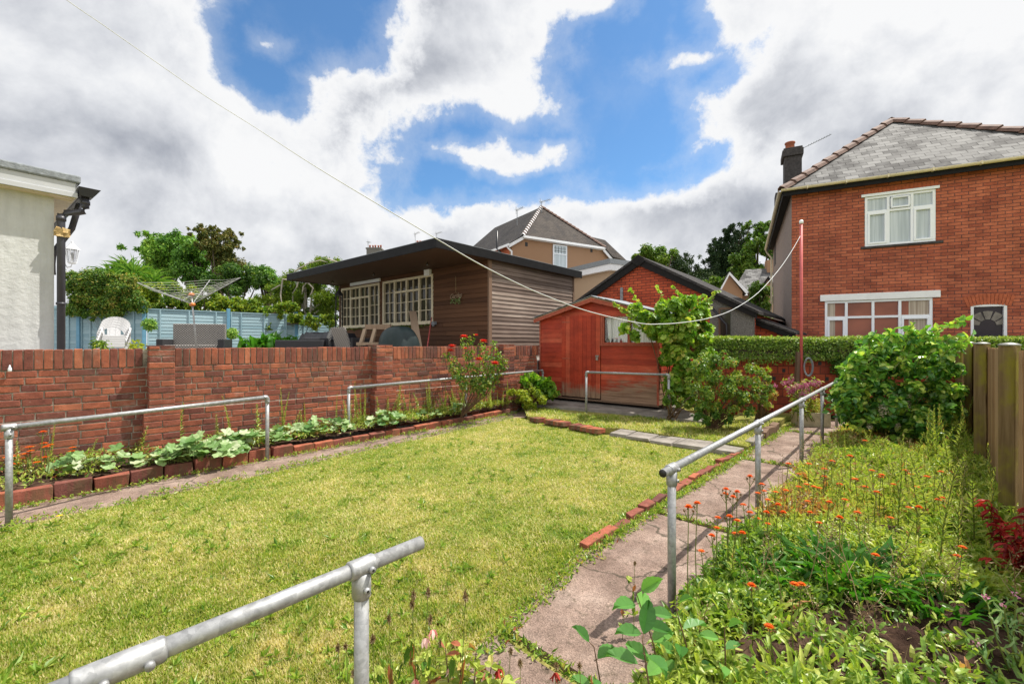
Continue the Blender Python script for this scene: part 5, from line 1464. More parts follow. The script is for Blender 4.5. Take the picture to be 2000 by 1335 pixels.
# ridge end: found on its sight line further back
yr = 8.5; xr_, zr_ = xap - .35, zap_ - .0
hip = MB(); hip.poly([(xg0 - .12, -.25, zg - .02), (xg1 + .12, -.25, zg - .02), (xap, ya, zap_)], .5)
hip.build('hip_roof', M['slate_dark'], th_)
ls = (zap_ - zL) / (xap + .3)
lr = MB(); lr.poly([(-.30, -.25, zL - .08), (xg0 - .12, -.25, zg - .02), (xap, ya, zap_), (xr_, yr, zr_ - .1), (-.30, yr, zL - .08)], .5)
lr.poly([(xg1 + .12, -.25, zg - .02), (TW + .3, -.25, zR - .1), (TW + .3, yr, zR - .1), (xr_, yr, zr_ - .1), (xap, ya, zap_)], .5)
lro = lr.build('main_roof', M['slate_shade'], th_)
tmix = [M['white'], M['ridge']]
ridge_tiles((xg0 - .12, -.25, zg - .02), (xap, ya, zap_), r=.13, L=.17, parent=th_, mat_=tmix, name='hip_tiles', alt=True)
ridge_tiles((xg1 + .12, -.25, zg - .02), (xap, ya, zap_), r=.13, L=.3, parent=th_, name='hip_tiles')
b = MB()
b.box(xg0 - .1, xg1 + .1, -.30, -.22, zg - .14, zg - .01, .5)
for (x0_, z0_, x1_, z1_) in ((-.28, zL - .12, xg0 - .02, zg - .02), (xg1 + .02, zg - .02, TW + .25, zR - .12)):
    b.slab([(x0_, z0_ - .20), (x1_, z1_ - .20), (x1_, z1_), (x0_, z0_)], -.20, -.14)
b.box(xg0 - .05, xg1 + .05, -.20, -.01, zg - .16, zg - .14, .5)
b.box(-.33, -.25, -.2, yr, zL - .22, zL - .10)
b.build('fascia', M['white'], th_)
ww = (tx(1079, 500)[0], tx(1106, 500)[0], tx(1092, 530)[1] - .5, tx(1092, 479)[1])
wn, xs = upvc_window(th_, ww, (), ww[3] - .55, (), (M['curtain'],), y=-.05, fw=.06)
b = MB(); 
for i in range(1, 5): x = ww[0] + (ww[1] - ww[0]) * i / 5; b.box(x - .008, x + .008, -.062, -.05, ww[3] - .52, ww[3] - .06)
for i in range(1, 3): z = ww[3] - .52 + .46 * i / 3; b.box(ww[0] + .06, ww[1] - .06, -.063, -.051, z - .008, z + .008)
b.build('leaded_lights', M['iron'], wn)
for px_, py_ in ((1028, 477), (1155, 489)):
    x_, z_ = tx(px_, py_); MB().box(x_ - .09, x_ + .09, -.012, .002, z_ - .12, z_ + .12).build('air_vent', M['iron'], th_)
b = MB(); q = [tx(974, 462, TZ), tx(974, 480, TZ)]
b.tube([(-.33, 1.2, zL + .9), (-.33, 1.2, zL - .1), (-.1, .9, zL - .6), (-.1, .9, zL - 2)], .07, 8); b.build('soil_pipe', M['black'], th_, True)
b = MB(); b.tube([(-.3, .12, zL - .15), (-.22, .0, zL - .35), (-.06, -.06, zL - .5), (-.06, -.06, zL - 3)], .05, 8); b.build('downpipe', M['white'], th_, True)
# flat roofed wing coming towards us
pC = Vector((5.13, 22.7, 0)); lC = pC - tf.o; cxw, cyw = lC.dot(tf.x), lC.dot(tf.y)
zw = tf.hit(1192, 507, cyw)[1]
b = MB(); b.box(cxw, cxw + 3.5, cyw, -.02, 0, zw - .5, .5); b.build('wing', M['tan_pale'], th_)
b = MB(); b.box(cxw - .25, cxw + 3.6, cyw - .25, -.02, zw - .58, zw - .26, .5); b.build('wing_fascia', M['white'], th_)
b = MB(); b.box(cxw - .29, cxw + 3.64, cyw - .29, -.02, zw - .26, zw, .5); b.build('wing_roof', M['felt'], th_)
# small bay roof seen past the right eave
b = MB(); q0 = tx(1150, 462, 6); q1 = tx(1180, 468, 6); q2 = tx(1215, 510, 5.5)
b.hexa([(q0[0], 5, q0[1] - 1.5), (q2[0], 5, q2[1]), (q2[0], 7.4, q2[1]), (q0[0], 7.4, q0[1] - 1.5), (q0[0], 5.9, q0[1]), (q1[0], 5.9, q1[1] - .05), (q1[0], 6.6, q1[1] - .05), (q0[0], 6.6, q0[1])], .5)
b.build('bay_roof', M['slate_dark'], th_)

def aerial(px, py0, py1, Y, label, boom=(30, -12), group='television aerials on the skyline'):
    base = W(px, py0, Y); top = W(px, py1, Y); s_ = Y / F
    o = root('aerial', label, 'aerial', base, 0, group)
    h = top.z - base.z
    b = MB(); b.tube([(0, 0, -.5), (0, 0, h)], .022, 5)
    e = Vector((boom[0] * s_, .3, -boom[1] * s_)); st = Vector((0, 0, h)) - e * .15
    b.tube([st, st + e], .018, 5)
    for i in range(7):
        c = st + e * (i / 6); l = .22; b.tube([c - Vector((.1, l, 0)), c + Vector((.1, l, 0))], .01, 4)
    b.tube([st + Vector((0, 0, -.25)), st + Vector((0, 0, .25))], .012, 4)
    b.build('mast', M['felt'], o)
aerial(1058, 403, 394, 28.5, 'television aerial at the apex of the tan house roof', (20, -8))
aerial(1010, 428, 410, 29, 'lattice aerial on the ridge left of the tan house apex', (14, -9))
aerial(853, 472, 456, 45, 'aerial directly above the summerhouse roof corner', (10, -5))
aerial(811, 480, 457, 45, 'aerial standing alone over the summerhouse roof', (8, -6))
aerial(719, 500, 473, 45, 'thin mast on the chimney with many pots', (2, -2))
# distant chimneys
cf = W(733, 500, 45)
co = root('chimney_stack', 'distant stone chimney stack with a row of terracotta pots', 'chimney', (cf.x, cf.y, 0), 0)
zt = EYE + (CY - 488) / F * 45
b = MB(); b.box(-.75, .68, -.5, .5, 0, zt, .5); b.box(-.82, .74, -.55, .55, zt, zt + .14, .5); b.build('stack', M['pebble_grey'], co)
for i in range(5): MB().lathe((-.55 + .28 * i, .1 * (i % 2), zt + .14), [(.10, 0), (.085, .25), (.11, .3 + .05 * (i % 2)), (.08, .36)], 8).build('chimney_pot', M['terracotta'], co, True)
cf = W(821, 475, 45)
co = root('chimney_stack', 'distant terracotta chimney pots peeping over the summerhouse roof', 'chimney', (cf.x, cf.y, 0), 0)
zt = EYE + (CY - 474) / F * 45; b = MB(); b.box(-.5, .6, -.4, .4, 0, zt - .2, .5); b.build('stack', M['brick_arch'], co)
for i in range(3): MB().lathe((-.3 + .3 * i, 0, zt - .2), [(.13, 0), (.11, .3), (.13, .36), (.1, .4)], 8).build('chimney_pot', M['terracotta'], co, True)

# small grey-roofed house far right of the garage
sf0 = W(1405, 640, 27); sfh = Frame((sf0.x, 27), (sf0.x + 4, 25.5), 0.2)
so = froot('grey_roofed_house', 'far house with two small gables and grey slate roof', 'house', sfh)
def sx(px, py, y=0.0): return sfh.hit(px, py, y)
g0, gz0_ = sx(1411, 562); gm, gmz = sx(1424, 533); g1, gz1_ = sx(1450, 566); r0_, rz_ = sx(1455, 542, 2); r1_, rz1_ = sx(1505, 526, 2)
b = MB(); b.slab([(g0, 0), (g1, 0), (g1, gz1_ - .1), (gm, gmz - .12), (g0, gz0_ - .1)], 0, 2); b.box(g1, g1 + 3.6, 1.4, 5, 0, gz1_ - .2, .5)
k0, kz0 = sx(1484, 566, .9); km, kmz = sx(1500, 541, .9); k1, kz1 = sx(1516, 566, .9)
b.slab([(k0, 0), (k1, 0), (k1, kz1), (km, kmz), (k0, kz0)], .9, 1.4); b.build('wall', M['tan'], so)
b = MB(); b.hexa([(gm, -.2, gmz), (g1 + .3, -.2, gz1_ - .2), (g1 + .3, 3, gz1_ - .2), (gm, 3, gmz), (gm, -.2, gmz + .05), (g1 + .3, -.2, gz1_ - .15), (g1 + .3, 3, gz1_ - .15), (gm, 3, gmz + .05)])
b.poly([(g1 - .5, 1.0, gz1_ - .1), (k1 + 1.2, 1.0, gz1_ - .1), (r1_ + 1.0, 3.2, rz1_ + .25), (r0_ + .2, 3.2, rz1_ + .25)], .5)
b.build('roof', M['slate'], so)
b = MB()
b.slab([(g0 - .25, gz0_ - .28), (g0 - .2, gz0_ - .40), (gm, gmz - .14), (gm, gmz + .03)][::-1], -.25, -.2); b.slab([(gm, gmz + .03), (gm, gmz - .14), (g1 + .2, gz1_ - .3), (g1 + .3, gz1_ - .14)][::-1], -.25, -.2)
b.build('bargeboard', M['white'], so)
b = MB(); b.slab([(k0 - .1, kz0 - .05), (k0, kz0 - .25), (km, kmz - .12), (km, kmz + .06)][::-1], .80, .88); b.slab([(km, kmz + .06), (km, kmz - .12), (k1, kz1 - .25), (k1 + .1, kz1 - .05)][::-1], .80, .88); b.build('dark_bargeboard', M['barge_black'], so)
c0, cz0_ = sx(1497, 535, 3); c1, cz1_ = sx(1524, 507, 3); b = MB(); b.box(c0, c1, 2.8, 3.6, cz0_ - 1, cz1_, .5); b.build('chimney', M['tan'], so)

# ================================================================ BOUNDARY WALL AND HEDGE right
bf = Frame((4.02, 9.02), (8.95, 8.42), 0.10)
BW_ = 9.0
o = froot('boundary_wall', 'old red hollow block wall under the clipped hedge', 'wall', bf)
b = MB(); b.box(-.1, BW_, 0, .22, -.05, 1.28, .5); b.build('blockwork', M['brick_block'], o)
b = MB(); x = 0
while x < BW_:
    l = R.uniform(.36, .46)
    b.box(x, min(x + l - .012, BW_), -.02, .2, 1.06 + R.uniform(-.01, .01), 1.14, R.random(), j=.006); x += l
b.build('top_course', M['tan_stone'], o)
b = MB()
for _ in range(26):
    x = R.uniform(.2, 4.6); z = R.choice([.33, .49, .64, .80, .95]); w_ = R.choice([.05, .06])
    b.box(x, x + w_, -.006, .002, z, z + w_ * 1.2, R.random())
b.build('block_holes', M['iron'], o)
# clipped hedge over it
hl = 9.4
def hedge_pts(n, L, depth, h, z0, bias_front=.5):
    u = rng.random((n, 3)); P = np.zeros((n, 3)); N = np.zeros((n, 3))
    f = rng.random(n)
    P[:, 0] = u[:, 0] * L
    fr = f < .62; tp = (f >= .62)
    P[fr, 1] = rng.normal(0, .025, fr.sum()); P[fr, 2] = z0 + u[fr, 2] * h; N[fr] = (0, -1, .35)
    P[tp, 1] = u[tp, 1] * depth; P[tp, 2] = z0 + h + rng.normal(0, .012, tp.sum()); N[tp] = (0, 0, 1)
    low = fr & (P[:, 2] < z0 + h * .35)
    P[low, 2] -= .24 * vnoise(P[low, 0], P[low, 0] * 0, 2.2, 8) * rng.random(low.sum())
    N += rng.normal(0, .55, (n, 3)); return P, N
P, N = hedge_pts(30000, hl, .55, .36, 1.13)
P[:, 1] += .02 * np.sin(P[:, 0] * 3) - .10; P[:, 2] += .012 * np.sin(P[:, 0] * 2.1)
hd = froot('hedge', 'clipped green hedge growing along the top of the red block wall', 'hedge', Frame((bf.loc(-.25, 0).x, bf.loc(-.25, 0).y), (bf.loc(5, 0).x, bf.loc(5, 0).y), 0.10))
n = len(P); vv0 = np.clip(rng.normal(.45, .22, n) + .22 * (P[:, 2] > 1.46), 0, 1)  # top leaves toned lighter: sunlight on the hedge top put into the colour
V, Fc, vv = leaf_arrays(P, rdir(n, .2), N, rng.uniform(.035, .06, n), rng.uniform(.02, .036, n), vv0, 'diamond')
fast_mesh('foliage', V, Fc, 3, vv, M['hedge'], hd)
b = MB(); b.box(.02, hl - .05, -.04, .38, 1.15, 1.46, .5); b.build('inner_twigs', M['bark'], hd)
# ivy down the wall
def blob_leaves(name, centres, n, size, mat_, var=(.45, .22), up=.3, tpl='diamond', wr=.65, parent=None, outc=None, squash=(1, 1, 1), shell=.35, world=True):
    """centres: list of (x, y, z, r): leaves crowd near each clump's surface and face outwards"""
    C = np.array(centres, float); r = C[:, 3]; p = r ** 2 / (r ** 2).sum()
    k = rng.choice(len(C), n, p=p); d = rdir(n)
    rad = r[k] * (1 - shell * rng.random(n) ** 1.5) * rng.uniform(.7, 1.3, n)
    P = C[k, :3] + d * rad[:, None] * np.array(squash)
    N = d * .9 + rng.normal(0, .45, (n, 3)); N[:, 2] += up
    D = unit(np.cross(N, rdir(n))); D[:, 2] -= .25
    cv = rng.normal(0, .12, len(C))[k]
    v = np.clip(rng.normal(var[0], var[1], n) + cv, 0, 1)
    L = rng.uniform(.7, 1.25, n) * size
    return leaves(name, P, D, N, L, L * wr, v, mat_, parent, tpl)
ic = []
for (px, py, r_) in [(1640, 715, .16), (1655, 740, .18), (1632, 700, .14), (1665, 705, .16), (1680, 728, .18), (1648, 760, .15), (1700, 700, .15), (1720, 712, .16), (1610, 690, .10)]:
    x_, z_ = bf.hit(px, py, -.05); q = bf.loc(x_, -.05, z_); ic.append((q.x, q.y, q.z, r_))
o = blob_leaves('wall_ivy', ic, 2600, .05, M['shrub'], (.35, .2), squash=(1, .35, 1)); tag(o, 'dark ivy patch hanging down the red block wall', 'ivy')

# ================================================================ TIMBER FENCE, right edge
fdir_ = Vector((.944, 1, 0)).normalized(); FL0 = Vector((3.98, 3.48, 0))
def fpost(px, wpx, pytop, label, n=0):
    k = (px - CX) / F; t_ = (k * FL0.y - FL0.x) / (fdir_.x - k * fdir_.y); q = FL0 + fdir_ * t_
    zt = EYE - (pytop - CY) / F * q.y
    wd = wpx / F * q.y * .62
    o = root('fence_post', label, 'fence post', (q.x, q.y, 0), math.atan2(fdir_.y, fdir_.x) - math.radians(25), 'mossy posts of the timber fence')
    b = MB(); b.box(-wd / 2, wd / 2, -wd / 2, wd / 2, -.05, zt - .02, j=.002); b.build('post', M['moss_post'], o, bevel=.008)
    b = MB(); b.lathe((0, 0, zt - .022), [(wd * .62, 0), (wd * .66, .010), (wd * .5, .020), (.01, .028)], 20); b.build('cap', M['cap_metal'], o, True)
    return q
qs = [fpost(1971, 39, 670, 'green mossy fence post nearest the camera, by the red leaves'),
      fpost(1918, 29, 668.5, 'second mossy fence post from the camera'),
      fpost(1893, 19, 667.5, 'third fence post along the timber fence, beside the dark bush'),
      fpost(1874, 14, 667, 'farthest fence post, half hidden in the bramble')]
def fslats(t0, t1, side, label):
    mid = FL0 + fdir_ * ((t0 + t1) / 2)
    o = root('slatted_fence', label, 'fence', (mid.x, mid.y, 0), math.atan2(fdir_.y, fdir_.x), 'slatted panels of the timber fence')
    L = t1 - t0; x = -L / 2
    b = MB()
    while x < L / 2:
        h = 1.44 + R.uniform(-.012, .012); w_ = R.uniform(.085, .10)
        b.box(x, x + w_, side - .009 + R.uniform(-.004, .004), side + .009, .03, h, j=.002); x += w_ + R.uniform(.012, .028)
    b.build('slats', M['slat_wood'], o)
    b = MB()
    for z in (.3, .8, 1.3): b.box(-L / 2, L / 2, side - .05, side - .0135, z, z + .09)
    b.build('rails', M['post_wood'], o)
tp = [(q - FL0).dot(fdir_) for q in qs]
fslats(-2.2, tp[0] - .12, -.05, 'weathered slat fence panel nearest the camera at the right edge')
fslats(tp[0] + .06, tp[1] - .06, -.05, 'weathered slat fence panel between the two nearest mossy posts')
fslats(tp[1] + .06, tp[2] - .05, -.05, 'weathered slat fence panel behind the dark bush')
fslats(tp[2] + .06, tp[3] - .05, -.05, 'weathered slat fence panel at the far end')
fslats(tp[3] + .06, tp[3] + 1.8, -.05, 'weathered slat fence panel hidden in the bramble')

# ================================================================ PATIO THINGS behind the wall
# monobloc chairs, stacked
def chair_proto():
    o = root('garden_chair', 'x', 'chair', (0, 0, 0), 0, 'stack of white plastic chairs')
    b = MB()
    # seat facing -y (towards the lawn)
    b.hexa([(-.22, -.24, .415), (.22, -.24, .415), (.20, .20, .385), (-.20, .20, .385), (-.22, -.24, .43), (.22, -.24, .43), (.20, .20, .40), (-.20, .20, .40)])
    b.box(-.225, .225, -.262, -.24, .375, .432)
    b.build('seat', M['chair_white'], o, bevel=.006)
    b = MB(); y0, z0, y1, z1 = .20, .40, .30, .86
    def bp(x, t_): return (x, y0 + (y1 - y0) * t_, z0 + (z1 - z0) * t_)
    def strut(xa, ta, xb, tb, w_):
        a, c = Vector(bp(xa, ta)), Vector(bp(xb, tb)); d_ = (c - a).normalized(); s_ = d_.cross(Vector((0, 1, 0))).normalized() * w_ / 2; n_ = Vector((0, .01, 0))
        b.hexa([a - s_, a + s_, a + s_ + n_, a - s_ + n_, c - s_, c + s_, c + s_ + n_, c - s_ + n_])
    N_ = 14; arc = []
    for i in range(N_ + 1):
        a = math.pi * i / N_; arc.append((-.235 * math.cos(a), .62 + .38 * math.sin(a)))
    arc = [(-.215, 0)] + arc + [(.215, 0)]
    for (xa, ta), (xb, tb) in zip(arc, arc[1:]): strut(xa, ta, xb, tb, .055)
    for x in (-.15, .15): pass
    strut(0, 0, 0, .97, .075); strut(-.075, 0, -.075, .93, .022); strut(.075, 0, .075, .93, .022)
    for t_ in (.18, .40, .62, .84): strut(-.085, t_, -.03, t_, .035); strut(.03, t_, .085, t_, .035)
    strut(-.20, .05, .20, .05, .08); strut(-.20, .96, .20, .96, .05) if False else None
    b.build('backrest', M['chair_white'], o, bevel=.004)
    for s_ in (-1, 1):
        b = MB(); b.tube([(s_ * .225, .24, .58), (s_ * .24, .10, .60), (s_ * .245, -.12, .60), (s_ * .24, -.22, .57), (s_ * .235, -.25, .43)], [.02, .024, .026, .022, .02], 8)
        b.build('armrest', M['chair_white'], o, True)
        for (x, y, yy) in ((s_ * .22, -.23, -.27), (s_ * .205, .18, .27)):
            b = MB(); b.hexa([(x - .02 + s_ * .03, yy - .02, 0), (x + .02 + s_ * .03, yy - .02, 0), (x + .02 + s_ * .03, yy + .02, 0), (x - .02 + s_ * .03, yy + .02, 0), (x - .03, y - .025, .41), (x + .03, y - .025, .41), (x + .03, y + .025, .41), (x - .03, y + .025, .41)])
            b.build('leg', M['chair_white'], o)
    return o
cs = W(219, 655, 9.2); ch0 = chair_proto()
lab = ['bottom white plastic chair of the stack', 'second white plastic chair from the bottom of the stack', 'middle white plastic chair of the stack', 'fourth white plastic chair up, just under the top one', 'topmost white plastic chair of the stack']
for i in range(5):
    c_ = ch0 if i == 0 else copy_tree(ch0)
    c_['label'] = lab[i]; c_.location = (cs.x + .002 * i, cs.y + .02 * i, TZ + .05 * i); c_.rotation_euler = (0, 0, math.radians(43)); c_.scale = (.92, .92, .92); 
# wicker sofa
sp = W(383, 668, 13.6)
so = root('wicker_sofa', 'grey woven wicker sofa with its back to the blue fence', 'sofa', (sp.x, sp.y, TZ), math.radians(16))
b = MB(); b.box(-.72, .72, .25, .36, .12, TZ); b.build('backrest', M['wicker'], so, bevel=.02)
for s_ in (-1, 1): MB().box(s_ * .80 - .09, s_ * .80 + .09, -.40, .36, .05, .56).build('armrest', M['rattan_dark'], so, bevel=.02)
MB().box(-.70, .70, -.40, .25, .05, .38).build('seat', M['wicker'], so, bevel=.02)
# rotary airer
rp = W(386, 640, 12.0)
ro = root('rotary_airer', 'rotary clothes airer with opened arms and many lines', 'airer', (rp.x, rp.y, TZ), math.radians(8))
ro.rotation_euler = (math.radians(0), math.radians(-5), math.radians(8))
hz = 1.52; b = MB(); b.tube([(0, 0, 0), (0, 0, hz + .35)], .022, 10); b.build('pole', M['galv'], ro, True)
tips = [Vector((1.25 * math.cos(a), 1.25 * math.sin(a), hz + .66)) for a in [math.radians(x) for x in (5, 95, 185, 275)]]
tips[3].z = hz + .10; tips[1].z = hz + .85
hub = Vector((0, 0, hz))
for t_ in tips: b = MB(); b.tube([hub, t_], .012, 6); b.tube([Vector((0, 0, hz + .26)), hub.lerp(t_, .42)], .007, 5); b.build('arm', M['galv'], ro)
b = MB()
for k in range(7):
    f = .30 + .70 * k / 6; c = [hub.lerp(t_, f) for t_ in tips]
    for i in range(4):
        a_, c_ = c[i], c[(i + 1) % 4]; m_ = (a_ + c_) / 2 - Vector((0, 0, .04 * f)); b.tube([a_, m_, c_], .0045, 4, caps=False)
b.build('lines', M['airer_line'], ro)
b = MB(); b.lathe((0, 0, hz - .05), [(.06, 0), (.08, .03), (.06, .08)], 10); b.lathe((0, 0, hz + .23), [(.05, 0), (.09, .02), (.05, .07)], 10); b.build('hub', M['orange_pl'], ro, True)
# topiary balls on the fence
for (px, py, Y, l) in ((292, 633, 14.7, 'round topiary ball on the corner blue post'), (453, 651, 16.2, 'round topiary ball on the blue post right of the sofa')):
    q = W(px, py, Y); o = blob_leaves('topiary_ball', [(q.x, q.y, q.z, .19)], 700, .07, M['tree_mid'], (.6, .2), shell=.2); tag(o, l, 'topiary ball', 'topiary balls on the fence')
# low dark rattan set with black covers, pallets, tarp, plank, broom
def at(px, py, Y): return W(px, py, Y)
q = at(640, 672, 14.6); o = root('rattan_table', 'low dark rattan table draped with a black cover', 'table', (q.x, q.y, TZ), math.radians(-38))
b = MB(); b.box(-1.0, 1.0, -.45, .45, .05, .56); b.build('base', M['rattan_dark'], o, bevel=.02)
b = MB()
nx, ny = 22, 10
def cov(b, x0, x1, y0, y1, z, amp, drop):
    xs = np.linspace(x0, x1, nx); ys = np.linspace(y0, y1, ny); k = len(b.v)
    for j, y in enumerate(ys):
        for i, x in enumerate(xs):
            e = 1 if i in (0, nx - 1) or j in (0, ny - 1) else 0
            b.v.append((x, y, z + amp * (vnoise(x, y, 5, 3) + .6 * vnoise(x, y, 11, 4)) - drop * e))
    for j in range(ny - 1):
        for i in range(nx - 1): a = k + j * nx + i; b.face((a, a + 1, a + nx + 1, a + nx), .5)
cov(b, -1.06, 1.06, -.5, .5, .66, .14, .25); b.build('cover', M['cover_black'], o, True)
def rattan_chair(px, Y, rz, label):
    q = at(px, 672, Y); o = root('rattan_chair', label, 'chair', (q.x, q.y, TZ), rz, 'grey woven chairs by the summerhouse')
    b = MB(); b.hexa([(-.30, .20, .3), (.30, .20, .3), (.30, .28, .3), (-.30, .28, .3), (-.27, .40, .86), (.27, .40, .86), (.27, .46, .86), (-.27, .46, .86)]); b.build('backrest', M['wicker'], o, bevel=.015)
    MB().box(-.30, .30, -.35, .2, .05, .40).build('seat', M['wicker'], o, bevel=.02)
    for s_ in (-1, 1): MB().box(s_ * .34 - .04, s_ * .34 + .04, -.36, .28, .05, .58).build('armrest', M['rattan_dark'], o, bevel=.015)
rattan_chair(618, 12.6, math.radians(-60), 'grey woven chair at the left end of the black covered table')
rattan_chair(686, 12.0, math.radians(150), 'grey woven chair beside the wooden pallet bench')
q = at(607, 676, 12.0); o = root('dark_planter', 'long low dark planter box behind the brick wall', 'planter', (q.x, q.y, TZ), math.radians(10))
MB().box(-.85, .35, -.2, .2, 0, .52).build('box', M['rattan_dark'], o, bevel=.02)
q = at(662, 640, 15.2); o = root('obelisk', 'tall black iron lattice obelisk beside the summerhouse', 'obelisk', (q.x, q.y, TZ), .3)
b = MB()
for sx_ in (-.12, .12):
    for sy_ in (-.12, .12): b.tube([(sx_, sy_, 0), (sx_ * .8, sy_ * .8, 2.1)], .014, 5)
for k in range(12):
    z = .1 + k * .17
    for s_ in (-1, 1): b.tube([(-.12 * s_, -.12, z), (.12 * s_, -.12, z + .17)], .008, 4); b.tube([(.12, -.12 * s_, z), (.12, .12 * s_, z + .17)], .008, 4)
b.lathe((0, 0, 2.1), [(.12, 0), (.14, .04), (.02, .2), (.03, .25), (.0, .28)], 8)
b.build('lattice', M['iron'], o)
q = at(737, 680, 11.4); o = root('wooden_pallet', 'rough wooden pallet frame leaning behind the brick wall', 'pallet', (q.x, q.y, TZ), math.radians(-14))
b = MB(); b.box(-.36, .38, -.02, .05, .80, .93); 
for x in (-.42, -.12, .22): b.hexa([(x - .08, -.30, .0), (x + .02, -.30, .0), (x + .02, -.2, .0), (x - .08, -.2, .0), (x + .02, -.04, .82), (x + .11, -.04, .82), (x + .11, .03, .82), (x + .02, .03, .82)])
b.box(-.45, .3, -.27, -.18, .38, .46); b.build('frame', M['pale_wood'], o, bevel=.004)
q = at(778, 680, 11.0); o = root('covered_heap', 'dark green plastic cover draped over a heap by the pallet', 'cover', (q.x, q.y, TZ), -.2)
b = MB(); n_, m_ = 26, 14; k = 0
for i in range(m_ + 1):
    ph = i / m_ * math.pi / 2
    for j in range(n_):
        th = 2 * math.pi * j / n_; rr = math.cos(ph) ** .55; 
        f = 1 + .10 * math.sin(5 * th + 2 * ph) * math.cos(ph) + .05 * math.sin(11 * th)
        b.v.append((.52 * rr * math.cos(th) * f, .36 * rr * math.sin(th) * f, .86 * math.sin(ph) ** .8 + .05 * math.sin(3 * th) * math.cos(ph)))
for i in range(m_):
    for j in range(n_): a = i * n_ + j; c = i * n_ + (j + 1) % n_; b.face((a, c, c + n_, a + n_), .5)
b.build('cover', M['cover_green'], o, True)
for nm, mt, px, py, w_ in (('watering_can', 'cyan_pl', 768, 647, .10), ('orange_tub', 'orange_pl', 780, 648, .09), ('carrier_bag', 'white', 797, 647, .13)):
    q = at(px, py + 3, 11.0); o = MB().lathe((0, 0, 0), [(w_ * .8, -.12), (w_, -.1), (w_ * 1.05, -.02), (w_ * .9, 0), (w_ * .5, .012)], 12).build(nm, M[mt], None, True); o.location = q; o.rotation_euler = (0, .2, 0)
    tag(o, {'watering_can': 'turquoise plastic tub on the green cover', 'orange_tub': 'orange plastic tub on the green cover', 'carrier_bag': 'white bundle on the right of the green cover'}[nm], 'tub' if nm != 'carrier_bag' else 'bundle')
b = MB(); a, c = at(817, 680, 11.2), at(806, 609, 13.0)
d_ = c - a; o = MB().box(-.10, .10, -.035, .035, -.4, d_.length).build('leaning_plank', M['pale_wood'], bevel=.003); o.location = (a.x, a.y, a.z); o.rotation_euler = d_.to_track_quat('Z', 'Y').to_euler(); tag(o, 'pale timber plank leaning on the summerhouse window', 'plank')
a, c = at(834, 680, 11.9), at(843, 620, 12.9); o = MB(); o.tube([a - (c - a) * .5, c], .016, 8); o = o.build('red_broom_handle', M['red_pole'], None, True); tag(o, 'thin red pole leaning on the summerhouse boards', 'pole')

# ================================================================ TREES AND SHRUBS, distance
def stems_mesh(name, paths, mat_, parent=None, n=5):
    b = MB()
    for pts, rad in paths: b.tube(pts, rad, n, caps=False)
    if parent is not None:
        Mi = parent.matrix_basis.inverted(); b.v = [tuple(Mi @ Vector(v)) for v in b.v]
    return b.build(name, mat_, parent, uv=False)
def tree(name, label, blobs, Y, depth, nleaf, size, mat_, base_px, base_z=0.0, var=(.5, .22), group=None, trunk_r=.16, bark='bark', tpl='diamond', wr=.6, up=.25, cat='tree', shell=.95, sub=9, leafpart='crown'):
    """blobs: (px, py, radius px) of the crown's masses as seen; each becomes clumps spread through the depth"""
    s_ = Y / F
    cen = []
    for (px, py, r_) in blobs:
        c = W(px, py, Y); rr = r_ * s_
        for _ in range(sub):
            d_ = Vector((R.gauss(0, .5), R.gauss(0, .5), R.gauss(0, .5))); 
            cen.append((c.x + d_.x * rr, c.y + d_.y * depth * .6, c.z + d_.z * rr * .8, rr * R.choice([.2, .3, .4, .52])))
    bp = W(base_px, 669, Y); o = root(name, label, cat, (bp.x, bp.y, base_z), 0, group)
    crown = blob_leaves(leafpart, cen, int(nleaf * 1.25), size, mat_, var, up, tpl, wr, parent=o, shell=shell)
    top = max(c[2] for c in cen); base = Vector((bp.x, bp.y, base_z)); mid = Vector((sum(c[0] for c in cen) / len(cen), bp.y, (base_z + top) / 2))
    paths = [([base - Vector((0, 0, .1)), base.lerp(mid, .5) + Vector((.1, 0, 0)), mid, Vector((mid.x, mid.y, top * .8 + base_z * .2))], [trunk_r * 1.25, trunk_r, trunk_r * .7, trunk_r * .2])]
    for c in R.sample(cen, min(len(cen), 14)):
        st = base.lerp(mid, R.uniform(.45, 1.0)); e = Vector(c[:3]); paths.append(([st, st.lerp(e, .5) + Vector((0, 0, .12)), e], [trunk_r * .38, trunk_r * .22, trunk_r * .08]))
    stems_mesh('trunk', paths, M[bark], o, 6)
    return o
gT = 'trees and shrubs beyond the blue fence'
tree('leaning_tree', 'green spreading tree with feathery pointed shoots beyond the fence', [(300, 478, 20), (322, 500, 30), (335, 470, 14), (350, 480, 24), (345, 520, 34), (300, 515, 22), (372, 508, 26), (286, 492, 10), (360, 462, 10), (310, 462, 8)], 24, 2.0, 14000, .20, M['tree_mid'], 345, 0.8, (.5, .22), gT, wr=.35)
tree('broadleaf_tree', 'dense dark green tree between the feathery and the bronze tree', [(392, 470, 14), (385, 500, 26), (400, 520, 30), (378, 530, 26), (372, 478, 10)], 23, 1.8, 11000, .15, M['tree_mid'], 392, .8, (.35, .2), gT, wr=.7)
tree('bronze_tree', 'tall bronze green tree with ragged upright tips', [(400, 447, 8), (398, 462, 10), (406, 480, 14), (447, 452, 9), (450, 468, 10), (430, 460, 13), (428, 482, 20), (445, 495, 22), (415, 505, 22), (440, 520, 24), (458, 480, 9), (425, 448, 7)], 22, 1.4, 15000, .13, M['tree_brown'], 430, .8, (.5, .25), gT, wr=.55)
tree('yew', 'low dark spreading evergreen right of the bronze tree', [(455, 530, 22), (480, 535, 26), (430, 545, 24), (500, 545, 18), (470, 555, 26), (410, 552, 20), (515, 540, 12)], 21, 1.4, 13000, .12, M['shrub'], 465, .8, (.3, .2), gT, wr=.5)
